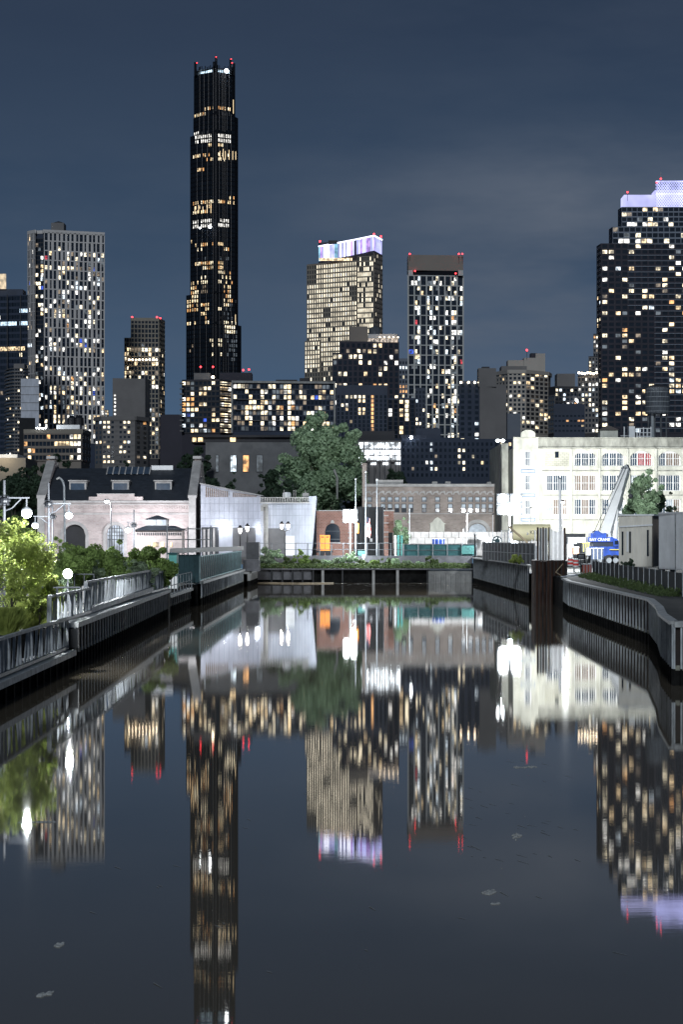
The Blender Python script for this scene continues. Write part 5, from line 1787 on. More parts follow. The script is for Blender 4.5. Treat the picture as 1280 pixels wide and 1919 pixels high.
# blue outlined panels of the corner bay
for y_ in (883, 928, 974):
    mb = MB(); mb.box(wx(976), wx(1003), D - .28, D - .23, wz(y_ + 3.2), wz(y_ - 3.2)); q = mb.build('panel', M['bluetrim'], root)
    mb = MB(); mb.box(wx(977.5), wx(1001.5), D - .33, D - .285, wz(y_ + 1.8), wz(y_ - 1.8)); mb.build('panel_face', M['cream'], q)
def sash(root, x0, x1, z0, z1, y, groups, lights, frame, glassm, rise=0, rng=random, matchoice=None):
    fr = MB()
    t_ = .09
    fr.box(x0, x1, y - .05, y + .05, z0, z0 + t_)
    fr.box(x0, x1, y - .05, y + .05, z1 - t_ - rise * .3, z1)
    gw = (x1 - x0) / groups
    for i in range(groups + 1):
        c_ = min(max(x0 + i * gw, x0 + .09), x1 - .09)
        fr.box(c_ - .09, c_ + .09, y - .06, y + .04, z0 + t_ + .001, z1)
    fo = fr.build('window', M[frame], root)
    for i in range(groups):
        a, b_ = x0 + i * gw + .095, x0 + (i + 1) * gw - .095
        mm = MB()
        lw = (b_ - a) / lights
        for k in range(1, lights):
            mm.box(a + k * lw - .03, a + k * lw + .03, y - .035, y + .02, z0 + t_, z1)
        mm.box(a, b_, y - .03, y + .02, (z0 + z1) / 2 - .03, (z0 + z1) / 2 + .03)
        mm.build('glazing_bars', M[frame], fo)
        gm = matchoice() if matchoice else glassm
        mm = MB(); mm.box(a, b_, y + .03, y + .05, z0 + t_, z1); mm.build('pane', M[gm], fo)
    return fo
rngf = random.Random(4)
def fg():
    return rngf.choice(['glass_blue', 'glass_blue', 'glass_blue', 'curtain_brown', 'glass_blue', 'blind'])
for bi, (a, b_) in enumerate(bays):
    for ri, (t_, bt_, rise) in enumerate(rows):
        if bi == 0 and ri == 0: continue
        mc = fg
        if (bi, ri) in ((3, 0), (4, 0)): mc = lambda: rngf.choice(['curtain_red', 'glass_blue', 'curtain_brown'])
        if (bi, ri) in ((1, 1),): mc = lambda: 'curtain_brown'
        sash(root, wx(a), wx(b_), wz(bt_), wz(t_), D + .38, 3, 3, 'whitepaint', 'glass_blue', rise, matchoice=mc)
for t_, bt_ in ((845, 873), (890, 919), (937, 965)):
    sash(root, wx(982), wx(996), wz(bt_), wz(t_), D + .38, 1, 4, 'whitepaint', 'glass_blue')
# left flank seen obliquely
mb = MB(); mb.box(wx(949), wx(961.5), D + 9, D + 36, 3, wz(826)); mb.build('side_wing', M['cream_dirty'], root)
# roof things
rh = thing('roof_hut', 'small hip-roofed hut on the cream factory roof', 'hut', (X(1141, 335), 335, wz(822)))
D2 = 335
mb = MB(); mb.box(X(1125, D2), X(1158, D2), D2, D2 + 3, Z(824, D2), Z(806, D2)); mb.build('wall', M['cream'], rh)
mb = MB()
x0, x1, y0, y1, za, zb = X(1122, D2), X(1161, D2), D2 - .3, D2 + 3.3, Z(806, D2), Z(796, D2)
cx, cy = (x0 + x1) / 2, (y0 + y1) / 2
for q in (((x0, y0), (x1, y0)), ((x1, y0), (x1, y1)), ((x1, y1), (x0, y1)), ((x0, y1), (x0, y0))):
    mb.face((q[0][0], q[0][1], za), (q[1][0], q[1][1], za), (cx, cy, zb))
mb.face((x0, y1, za), (x1, y1, za), (x1, y0, za), (x0, y0, za))
mb.build('roof', M['t_brown'], rh)
eq = thing('roof_equipment', 'white antenna frame and boxes on the cream factory roof', 'equipment', (X(1200, D2), D2, wz(822)))
mb = MB(); mb.box(X(1179, D2), X(1190, D2), D2, D2 + 1.5, Z(824, D2), Z(799, D2)); mb.build('cabinet', M['white'], eq)
for px_ in (1170, 1194, 1199, 1206, 1213, 1220):
    mb = MB(); mb.cyl((X(px_, D2), D2, Z(824, D2)), (X(px_, D2), D2, Z(800 + (px_ % 5), D2)), .09, .09, 6); mb.build('post', M['white'], eq)
for y_ in (803, 811, 818):
    mb = MB(); mb.cyl(P(1192, y_, D2), P(1221, y_, D2), .06, .06, 6); mb.build('rail', M['white'], eq)
mb = MB(); mb.cyl(P(1163, 817, D2), P(1180, 817, D2), .05, .05, 6); mb.build('rail', M['white'], eq)
D2 = 345
wt = thing('water_tank', 'big cylindrical wooden rooftop water tank above the cream factory', 'water tank', (X(1232, D2), D2, wz(822)))
R_ = (1255 - 1209) / 2 / K * D2
mb = MB(); mb.lathe((X(1232, D2), D2, Z(776, D2)), [(R_ * .97, 0), (R_, .4), (R_, (776 - 730) / K * D2), (R_ * .98, (776 - 727) / K * D2)], 28); mb.build('tank', M['wood_tank'], wt, smooth=False)
mb = MB(); mb.lathe((X(1232, D2), D2, Z(727, D2)), [(R_ * 1.03, 0), (R_ * .98, .15), (.1, .5)], 28); mb.build('lid', M['t_dark'], wt)
mb = MB()
for k in range(5): mb.lathe((X(1232, D2), D2, Z(772 - k * 9, D2)), [(R_ * 1.012, 0), (R_ * 1.012, .07)], 28)
mb.build('hoops', M['galv'], wt)
for dx in (-1.3, -.4, .5, 1.3):
    mb = MB(); mb.cyl((X(1232, D2) + dx, D2, Z(824, D2) - 1), (X(1232, D2) + dx, D2, Z(776, D2)), .12, .12, 6); mb.build('leg', M['galv_dark'], wt)
mb = MB(); mb.cyl((X(1222, D2), D2 - .4, Z(824, D2)), (X(1222, D2), D2 - .4, Z(776, D2)), .28, .22, 8); mb.build('riser_pipe', M['galv'], wt)

# ---- brown brick building
D = 345
root = thing('brick_building', 'long brown brick building with paired small windows behind the teal fence', 'building', (wx(820), D + 8, 3))
wxs = [692.5, 718, 731, 744, 757, 770, 795, 820, 844, 869, 882, 895, 907, 920, 945]
ops = []
for px_ in wxs:
    ops.append((wx(px_ - 4.6), wx(px_ + 4.6), wz(940.5), wz(931), 0))
    ops.append((wx(px_ - 4.6), wx(px_ + 4.6), wz(960.5), wz(944), 0))
ops.append((wx(877), wx(913), 3.0, wz(981), (913 - 877) / 2 / K * D))
mb = MB(); wall_open(mb, wx(685), wx(962), 3, wz(912), D, D + .4, ops); mb.build('wall', M['brick_brown'], root)
mb = MB(); mb.box(wx(685) + .02, wx(962) - .02, D + .42, D + 25, 3, wz(912) - .1); mb.build('body', M['t_brown'], root)
mb = MB()
mb.box(wx(684), wx(963), D - .3, D + .5, wz(912), wz(908.6)); mb.box(wx(683.5), wx(963.5), D - .4, D + .6, wz(908.6), wz(907))
mb.build('cornice', M['stone'], root)
mb = MB()
for i in range(21): arch_ring(mb, wx(690 + i * 12.7), wz(927), .30, .48, D - .2, D - .01, 8, 0, math.pi)
for i in range(21): mb.cyl((wx(692.5 + i * 12.7), D - .12, wz(922)), (wx(692.5 + i * 12.7), D - .005, wz(922)), .19, .19, 8)
mb.build('corbel_arches', M['stone'], root)
mb = MB(); mb.box(wx(685), wx(962), D - .12, D - .01, wz(963.5), wz(962)); mb.build('string_course', M['stone'], root)
for px_ in wxs:
    for t_, bt_ in ((931, 940.5), (944, 960.5)):
        x0, x1, z0, z1 = wx(px_ - 4.6), wx(px_ + 4.6), wz(bt_), wz(t_)
        fr = MB(); fr.box(x0, x1, D + .22, D + .30, z0, z0 + .08); fr.box(x0, x1, D + .22, D + .30, z1 - .08, z1)
        fr.box(x0, x0 + .08, D + .22, D + .30, z0 + .08, z1 - .08); fr.box(x1 - .08, x1, D + .22, D + .30, z0 + .08, z1 - .08)
        mid = (z0 + z1) / 2 if bt_ > 950 else z0 + .3 * (z1 - z0)
        fr.box(x0 + .08, x1 - .08, D + .21, D + .29, mid - .04, mid + .04)
        fo = fr.build('window', M['darkgrey'], root)
        q = MB(); q.box(x0 + .08, x1 - .08, D + .31, D + .33, mid, z1 - .08); q.build('blind', M['blind'], fo)
        q = MB(); q.box(x0 + .08, x1 - .08, D + .31, D + .33, z0 + .08, mid - .002); q.build('pane', M['blind'] if bt_ < 950 else M['glass'], fo)
mb = MB(); arch_ring(mb, wx(895), wz(999), 19 / K * D, 25.5 / K * D, D - .25, D - .01, 20); mb.build('archivolt', M['stone'], root)
mb = MB(); mb.box(wx(877), wx(913), D + .3, D + .38, 3, wz(981)); mb.build('arch_window', M['blind'], root)
mb = MB(); mb.box(wx(806), wx(833), D - .4, D - .01, wz(1000), wz(982)); mb.plate([(wx(803), wz(982)), (wx(836), wz(982)), (wx(830), wz(978.5)), (wx(826), wz(973)), (wx(820), wz(969)), (wx(814), wz(973)), (wx(810), wz(978.5))], D - .45, D - .01)
mb.build('portal', M['cream'], root)
for px_, w_, t_ in ((731, 26, 898), (817, 5, 901.5), (842, 5, 901.5), (920, 4, 902)):
    mb = MB(); mb.box(wx(px_ - w_), wx(px_ + w_), D + 4, D + 6, wz(908), wz(t_)); mb.build('roof_unit', M['stone'], root)
# chimney stack
mb = MB(); mb.box(X(679, 335), X(687, 335), 335, 335.8, 3, Z(870, 335)); mb.box(X(678.4, 335), X(687.6, 335), 334.9, 335.9, Z(870, 335), Z(868, 335))
tag(mb.build('chimney_stack', M['brick_brown']), 'thin square brick chimney at the left end of the brown brick building', 'chimney')

# ---- stacked concrete blocks
D = 318
root = thing('block_wall', 'wall of stacked pale concrete blocks behind the teal fence', 'wall', (wx(865), D, 3))
rb = random.Random(6)
nblk = 0
for r_ in range(4):
    x = 768 - (r_ % 2) * 7
    while x < 1010:
        w_ = 14.2
        mb = MB(); mb.box(wx(x + .35), wx(x + w_ - .35), D + rb.uniform(-.08, .08), D + 1.0, 3 + r_ * .80, 3 + r_ * .80 + .76)
        if r_ > 0 or True:
            mb.build('concrete_block', M['stone'], root)
        nblk += 1
        x += w_
# ---- pump house (brick hall)
D = 300
root = thing('brick_hall', 'low brick hall with dark slate roof, three skylight dormers and stone gables', 'building', (wx(220), D + 11, 3))
xL, xR = wx(84), wx(355)
ze = wz(938)
ops = [(wx(119), wx(160), 3, wz(983), (160 - 119) / 2 / K * D), (wx(200), wx(232), 3, wz(984), (232 - 200) / 2 / K * D)]
mb = MB(); wall_open(mb, xL, xR, 3, ze, D, D + .6, ops); mb.build('wall', M['brick_pink'], root)
mb = MB(); mb.box(xL + .03, xR - .03, D + .62, D + 22, 3, ze - .1); mb.build('body', M['darkgrey'], root)
zr = wz(873)
yr = D + 11
mb = MB()
mb.face((xL, D - .4, ze), (xR, D - .4, ze), (xR, yr, zr), (xL, yr, zr))
mb.face((xR, D + 22.4, ze), (xL, D + 22.4, ze), (xL, yr, zr), (xR, yr, zr))
mb.face((xR, D - .4, ze), (xR, D + 22.4, ze), (xR, yr, zr))
mb.face((xL, D + 22.4, ze), (xL, D - .4, ze), (xL, yr, zr))
mb.build('roof', M['slate'], root)
mb = MB(); mb.box(xL, xR, D - .45, D - .05, ze - .28, ze - .02); mb.build('gutter', M['stone'], root)
for y_, h_ in ((945, .8), (963, 1.3)):
    mb = MB(); mb.box(xL, xR, D - .15, D - .01, wz(y_ + h_), wz(y_ - h_)); mb.build('string_course', M['stone'], root)
mb = MB()
for i in range(56):
    px_ = 100 + i * 4.5
    mb.box(wx(px_), wx(px_ + 2), D - .14, D - .005, wz(953.5), wz(949))
mb.build('corbel_table', M['brick_pink'], root)
mb = MB(); mb.box(wx(183), wx(252), D - .5, D + .2, ze + .02, wz(926.5)); mb.box(wx(167), wx(182.9), D - .5, D + .2, ze + .02, wz(931)); mb.box(wx(252.1), wx(268), D - .5, D + .2, ze + .02, wz(931)); mb.build('centre_parapet', M['brick_pink'], root)
mb = MB(); mb.box(wx(182), wx(253), D - .6, D + .3, wz(926.5), wz(925.2)); mb.build('parapet_coping', M['stone'], root)
for px_ in (140, 221, 302):
    z0, z1 = wz(921), wz(901)
    yy = D + 3.4
    mb = MB(); mb.box(wx(px_ - 16), wx(px_ + 16), yy, yy + 6, z0 - .3, z1); q = mb.build('dormer', M['stone'], root)
    mb = MB(); mb.box(wx(px_ - 13), wx(px_ + 13), yy - .12, yy - .02, z0 + .2, z1 - .25); mb.build('pane', M['glass_blue'], q)
    mb = MB(); mb.box(wx(px_ - 18), wx(px_ + 18), yy - .3, yy + 6.5, z1 + .01, z1 + .16); mb.build('dormer_roof', M['stone'], q)
mb = MB()
za, zb2 = Z(889, yr - 1), Z(875, yr - 1)
mb.hexa([(wx(187), yr - 2.6, za), (wx(271), yr - 2.6, za), (wx(271), yr + .5, za), (wx(187), yr + .5, za), (wx(189), yr - .5, zb2), (wx(269), yr - .5, zb2), (wx(269), yr + .5, zb2), (wx(189), yr + .5, zb2)])
q = mb.build('ridge_skylight', M['glass_blue'], root)
mb = MB()
for i in range(8):
    px_ = 187.5 + i * 11.8
    mb.beam((wx(px_), yr - 2.68, za), (wx(px_), yr - .58, zb2), .14, .1)
mb.build('glazing_bars', M['stone'], q)
mb = MB(); mb.box(wx(271.5), wx(313), yr - .6, yr + .6, zr - .6, zr + .35); mb.build('ridge_cap', M['white'], root)
# gables
def gable(xa, xb, m, nm):
    mb = MB()
    prof = [(D - .6, 3), (D + 22.6, 3), (D + 22.6, ze + .4), (D + 21, ze + .9), (D + 12.6, zr + .4), (D + 12.2, zr + 1.1), (D + 9.8, zr + 1.1), (D + 9.4, zr + .4), (D + 1.0, ze + .9), (D - .6, ze + .4)]
    n_ = len(prof)
    k = len(mb.v)
    mb.v += [(xa, p[0], p[1]) for p in prof] + [(xb, p[0], p[1]) for p in prof]
    mb.f.append(tuple(k + i for i in range(n_ - 1, -1, -1))); mb.f.append(tuple(k + n_ + i for i in range(n_)))
    for i in range(n_):
        j = (i + 1) % n_
        mb.f.append((k + i, k + j, k + n_ + j, k + n_ + i))
    mb.m += [0] * (n_ + 2)
    mb.build(nm, M[m], root)
gable(xR + .02, xR + .75, 'brick_pink', 'gable_wall')
gable(xL - .75, xL - .02, 'brick_pink', 'gable_wall')
for xg in (xR - .15, xL - .95):
    mb = MB()
    for (ya, za_), (yb_, zb_) in (((D - .8, ze + .3), (D + 1.0, ze + 1.0)), ((D + 1.0, ze + 1.0), (D + 9.4, zr + .6)), ((D + 9.2, zr + 1.2), (D + 12.8, zr + 1.2)), ((D + 12.6, zr + .5), (D + 21, ze + 1.0))):
        mb.hexa([(xg, ya, za_), (xg + 1.1, ya, za_), (xg + 1.1, yb_, zb_), (xg, yb_, zb_), (xg, ya, za_ + .35), (xg + 1.1, ya, za_ + .35), (xg + 1.1, yb_, zb_ + .35), (xg, yb_, zb_ + .35)])
    mb.box(xg + .1, xg + 1.0, D - .75, D - .61, 3, ze + .3)
    mb.build('gable_coping', M['stone'], root)
mb = MB()     # tall arch on the right gable
for s_ in range(14):
    t0, t1_ = math.pi * s_ / 14, math.pi * (s_ + 1) / 14
    cy, cz, r0, r1 = D + 11, 9.0, 3.6, 4.3
    q = [(cy + r * math.cos(t), cz + r * math.sin(t)) for r, t in ((r0, t0), (r1, t0), (r1, t1_), (r0, t1_))]
    mb.hexa([(xR + .76, q[0][0], q[0][1]), (xR + .95, q[0][0], q[0][1]), (xR + .95, q[1][0], q[1][1]), (xR + .76, q[1][0], q[1][1]), (xR + .76, q[3][0], q[3][1]), (xR + .95, q[3][0], q[3][1]), (xR + .95, q[2][0], q[2][1]), (xR + .76, q[2][0], q[2][1])])
mb.box(xR + .76, xR + .9, D + 7.4, D + 14.6, 3, 9.0)
mb.build('gable_arch', M['stone'], root)
# arches front
for px_, r_ in ((139.5, 20.5), (216, 16)):
    mb = MB(); rr_ = r_ / K * D
    zc = wz(983 if px_ < 150 else 984) - rr_
    arch_ring(mb, wx(px_), zc, rr_ + .02, rr_ + .42, D - .2, D - .01, 18)
    mb.box(wx(px_) - rr_ - .42, wx(px_) - rr_ - .02, D - .2, D - .01, 3, zc); mb.box(wx(px_) + rr_ + .02, wx(px_) + rr_ + .42, D - .2, D - .01, 3, zc)
    mb.build('arch_surround', M['stone'], root)
mb = MB(); mb.box(wx(200), wx(232), D + .5, D + .6, 3, wz(984)); q = mb.build('arch_window', emit('hall_window', (.72, .84, 1.0), .75, .9, .4), root)
mb = MB()
for i in range(1, 7): mb.box(wx(200 + i * 4.6) - .04, wx(200 + i * 4.6) + .04, D + .42, D + .49, 3, wz(985))
for y_ in (990, 997, 1004, 1011): mb.box(wx(201), wx(231), D + .36, D + .41, wz(y_) - .04, wz(y_) + .04)
mb.build('glazing_bars', M['darkgrey'], q)
mb = MB(); mb.box(wx(119), wx(160), D + .5, D + .6, 3, wz(983)); mb.build('arch_gate', M['black'], root)

# ---- kiosk with hipped roof
D = 286
root = thing('kiosk', 'small brick kiosk with hipped slate roof and glazed cupola before the brick hall', 'kiosk', (wx(297), D + 2.5, 3))
mb = MB(); mb.box(wx(254), wx(341), D, D + 5, 2.6, wz(994)); mb.build('wall', M['brick_pink'], root)
mb = MB()
for i in range(20): mb.box(wx(257 + i * 4.2), wx(259 + i * 4.2), D - .1, D - .01, wz(1003), wz(998))
mb.build('corbel_table', M['darkgrey'], root)
def hip(mb, x0, x1, y0, y1, z0, z1, ins):
    xa, xb, ya, yb_ = x0 + ins, x1 - ins, y0 + min(ins, (y1 - y0) / 2 - .05), y1 - min(ins, (y1 - y0) / 2 - .05)
    mb.hexa([(x0, y0, z0), (x1, y0, z0), (x1, y1, z0), (x0, y1, z0), (xa, ya, z1), (xb, ya, z1), (xb, yb_, z1), (xa, yb_, z1)])
mb = MB(); hip(mb, wx(250), wx(346), D - .5, D + 5.5, wz(994), wz(985), 1.4); mb.build('roof', M['slate'], root)
mb = MB(); mb.box(wx(272), wx(312), D + 1, D + 4, wz(985), wz(973)); q = mb.build('cupola', M['stone'], root)
mb = MB(); mb.box(wx(274), wx(291), D + .9, D + .98, wz(984), wz(974)); mb.box(wx(293), wx(310), D + .9, D + .98, wz(984), wz(974)); mb.build('pane', M['blind'], q)
mb = MB(); hip(mb, wx(270), wx(314), D + .7, D + 4.3, wz(973), wz(965.5), 1.3); mb.build('cupola_roof', M['slate'], q)
for px_, w_ in ((279, 2), (291, 5.5), (304, 3.2), (320.5, 1.8)):
    mb = MB(); mb.box(wx(px_ - w_), wx(px_ + w_), D - .08, D - .02, wz(1025), wz(1016)); mb.build('window', E['warm'], root)

# ---- pale panelled building
D = 300
root = thing('panelled_building', 'pale metal panelled pump building between the brick hall and the brick arch wall', 'building', (wx(485), D + 8, 3))
mb = MB()
xa, xb = wx(376), wx(489)
mb.plate([(xa, 3), (xb, 3), (xb, wz(930)), (xa, wz(907))], D, D + 15)
mb.build('wall', M['panel'], root)
mb = MB()
mb.hexa([(xa - .1, D - .5, wz(907)), (xb + .3, D - .5, wz(930.5)), (xb + .3, D + 15.3, wz(930.5)), (xa - .1, D + 15.3, wz(907)), (xa - .1, D - .5, wz(905)), (xb + .3, D - .5, wz(928.5)), (xb + .3, D + 15.3, wz(928.5)), (xa - .1, D + 15.3, wz(905))])
mb.build('roof', M['concrete'], root)
for a, b_ in ((385, 428), (436, 481)):
    yt0, yt1 = 910.5 + (a - 376) * .204, 910.5 + (b_ - 376) * .204
    mb = MB(); mb.plate([(wx(a), wz(931.5)), (wx(b_), wz(931.5)), (wx(b_), wz(min(929, yt1))), (wx(a), wz(yt0))], D - .08, D - .01); q = mb.build('clerestory', M['curtain_brown'], root)
    mb = MB()
    n_ = 12
    for i in range(n_ + 1):
        px_ = a + (b_ - a) * i / n_
        mb.box(wx(px_) - .035, wx(px_) + .035, D - .16, D - .09, wz(931.5), wz(min(929, 910.5 + (px_ - 376) * .204)))
    mb.build('mullions', M['panel'], q)
mb = MB()     # panel joints
for px_ in range(384, 488, 9): mb.box(wx(px_) - .02, wx(px_) + .02, D - .03, D - .004, wz(985), wz(933))
for y_ in (944, 958, 972, 985): mb.box(xa, xb, D - .04, D - .006, wz(y_) - .025, wz(y_) + .025)
mb.build('panel_joints', M['panel_joint'], root)
for a, b_, k, yt in ((378, 410, 'darkgrey', 988), (436, 479, 'midgrey', 989)):
    mb = MB(); mb.box(wx(a), wx(b_), D - .06, D - .012, 3, wz(yt)); mb.build('bay_door', M[k], root)
for i, px_ in enumerate((383, 391, 401)):
    mb = MB(); mb.box(wx(px_) - .12, wx(px_) + .12, D - .2, D - .07, 3, wz(990)); mb.build('door_post', M['stone'], root)
mb = MB(); mb.box(wx(412), wx(418), D - .5, D - .1, wz(993), wz(988)); mb.build('wall_lamp', E['flat_white'], root)
mb = MB(); mb.box(wx(422), wx(427), D - .5, D - .1, wz(993), wz(988)); mb.build('wall_lamp', E['flat_white'], root)
point_light('wall_lamp_light', (wx(420), D - 2.2, wz(988)), 120, (.92, .95, 1), .25, root)
mb = MB(); mb.box(wx(482), wx(487), D - .5, D - .1, wz(993), wz(989)); mb.build('wall_lamp', E['flat_white'], root)
point_light('wall_lamp_light', (wx(485), D - 6.5, wz(992)), 90, (.92, .95, 1), .25, root)
# right, lower volume with flared end
D = 296
mb = MB()
mb.plate([(wx(488), 3), (wx(584), 3), (wx(593), wz(930)), (wx(578), wz(930)), (wx(578), wz(943)), (wx(488), wz(943))], D, D + 14)
mb.build('lower_wall', M['panel'], root)
mb = MB()
for px_ in range(494, 586, 6): mb.box(wx(px_) - .018, wx(px_) + .018, D - .03, D - .004, 4.2, wz(944))
for y_ in (945, 954, 966, 984): mb.box(wx(488.5), wx(585), D - .04, D - .006, wz(y_) - .025, wz(y_) + .025)
mb.build('panel_joints', M['panel_joint'], root)
mb = MB(); mb.box(wx(487), wx(581), D - .6, D + 13, wz(943), wz(941)); mb.build('terrace_edge', M['stone'], root)
mb = MB()
for i in range(30):
    px_ = 488 + i * 3.1
    mb.box(wx(px_) - .04, wx(px_) + .04, D - .4, D - .32, wz(941), wz(933))
mb.box(wx(487), wx(579), D - .42, D - .3, wz(933), wz(932))
mb.build('terrace_railing', M['stone'], root)
mb = MB(); mb.box(wx(502), wx(533), D - .07, D - .012, 3, wz(990)); mb.build('bay_door', M['midgrey'], root)
mb = MB(); mb.box(wx(535), wx(552), D - .07, D - .012, 3, wz(1004)); mb.build('door', M['white'], root)
mb = MB(); mb.lathe((wx(536), D + 5, wz(932)), [(.55, 0), (.55, .5), (.45, .7), (.1, .75)], 14); mb.build('roof_fan', M['white'], root)
mb = MB(); mb.box(wx(566), wx(578), D + 3, D + 5, wz(932), wz(923)); mb.build('roof_unit', M['stone'], root)
for px_ in (531, 549, 553, 571):
    mb = MB(); mb.cyl((wx(px_), D + 4, wz(934)), (wx(px_), D + 4, wz(917)), .05, .05, 5); mb.build('vent_pipe', M['stone'], root)
D = 293
mb = MB(); mb.cyl((wx(498), D, 3), (wx(498), D, wz(950)), .30, .30, 12); mb.box(wx(492), wx(502), D - .6, D + 2, wz(950), wz(944)); mb.box(wx(489), wx(494), D - .5, D + .5, wz(958), wz(947))
tag(mb.build('concrete_column', M['concrete']), 'thick grey column with a bracket in front of the pale panelled building', 'column')

# ---- brick arch wall
D = 304
root = thing('brick_wall_building', 'red brick wall with one dark arched window under the middle floodlight', 'building', (wx(630), D + 3, 3))
ops = [(wx(609), wx(637.5), wz(1016), wz(981), (637.5 - 609) / 2 / K * D)]
mb = MB(); wall_open(mb, wx(593), wx(663), 3, wz(958), D, D + .4, ops); mb.build('wall', M['brick_red'], root)
mb = MB(); mb.box(wx(593) + .02, wx(663) - .02, D + .42, D + 8, 3, wz(958) - .05); mb.build('body', M['darkgrey'], root)
mb = MB(); mb.box(wx(592), wx(664), D - .2, D + .5, wz(958), wz(956.2)); mb.build('coping', M['stone'], root)
mb = MB(); mb.box(wx(609), wx(637.5), D + .3, D + .38, wz(1016), wz(981)); q = mb.build('arch_window', M['glass'], root)
mb = MB(); mb.box(wx(609.2), wx(637.3), D + .24, D + .29, wz(1011), wz(1010)); mb.box(wx(609.2), wx(637.3), D + .24, D + .29, wz(995.5), wz(995)); mb.build('glazing_bars', M['galv_dark'], q)
mb = MB(); mb.plate([(wx(619), wz(980.5)), (wx(627), wz(980.5)), (wx(625), wz(975)), (wx(621), wz(975))], D - .12, D - .01); mb.build('keystone', M['stone'], root)
mb = MB(); mb.box(wx(608), wx(639), D - .15, D - .01, wz(1018), wz(1016.2)); mb.build('sill', M['stone'], root)
for y_ in (998, 1008, 1019):
    mb = MB(); mb.box(wx(652), wx(660.5), D - .2, D - .02, wz(y_ + 1.2), wz(y_ - 1.2)); mb.build('quoin', M['stone'], root)
# dark gate
root = thing('entrance_gate', 'tall black steel gate between the brick wall and the banded brick pillar', 'gate', (X(690, 306), 306, 3))
D = 306
mb = MB(); mb.box(wx(663.5), wx(719), D, D + .3, 3.1, wz(950)); mb.build('gate_panel', M['black'], root)
for px_ in (664, 676, 690, 705, 718):
    mb = MB(); mb.box(wx(px_) - .06, wx(px_) + .06, D - .15, D - .02, 3, wz(949)); mb.build('gate_frame', M['darkgrey'], root)
mb = MB(); mb.box(wx(693), wx(698), D - .2, D - .17, wz(1015), wz(1009)); mb.build('notice', M['white'], root)
D = 300
root = thing('gate_pillar', 'tall brick gate pillar with pale stone bands', 'pillar', (wx(727), D + .6, 3))
mb = MB(); mb.box(wx(720), wx(728), D, D + 1.2, 3, wz(958)); mb.box(wx(728.05), wx(738), D + .2, D + 1.4, wz(998), wz(958)); mb.build('shaft', M['brick_red'], root)
mb = MB(); mb.box(wx(728.05), wx(736), D + .4, D + 1.3, 3, wz(998)); mb.build('recess', M['black'], root)
mb = MB(); mb.box(wx(719), wx(739), D - .12, D + 1.5, wz(958), wz(955.5)); mb.build('cap', M['stone'], root)
for y_ in (966, 980, 997, 1006, 1017):
    mb = MB(); mb.box(wx(719.6), wx(728.3), D - .06, D - .005, wz(y_ + 1), wz(y_ - 1)); mb.build('stone_band', M['stone'], root)
D = 297
root = thing('mesh_barrier', 'pale leaning mesh panels standing between the gate pillar and teal fence', 'panel', (wx(746), D, 3))
for px_, px2 in ((739, 743), (744.5, 749), (751, 755)):
    mb = MB(); mb.box(wx(px_), wx(px2), D, D + .1, 3, wz(1002 + (px_ % 3))); mb.build('panel', M['teal_light'] if px_ > 740 else M['white'], root)

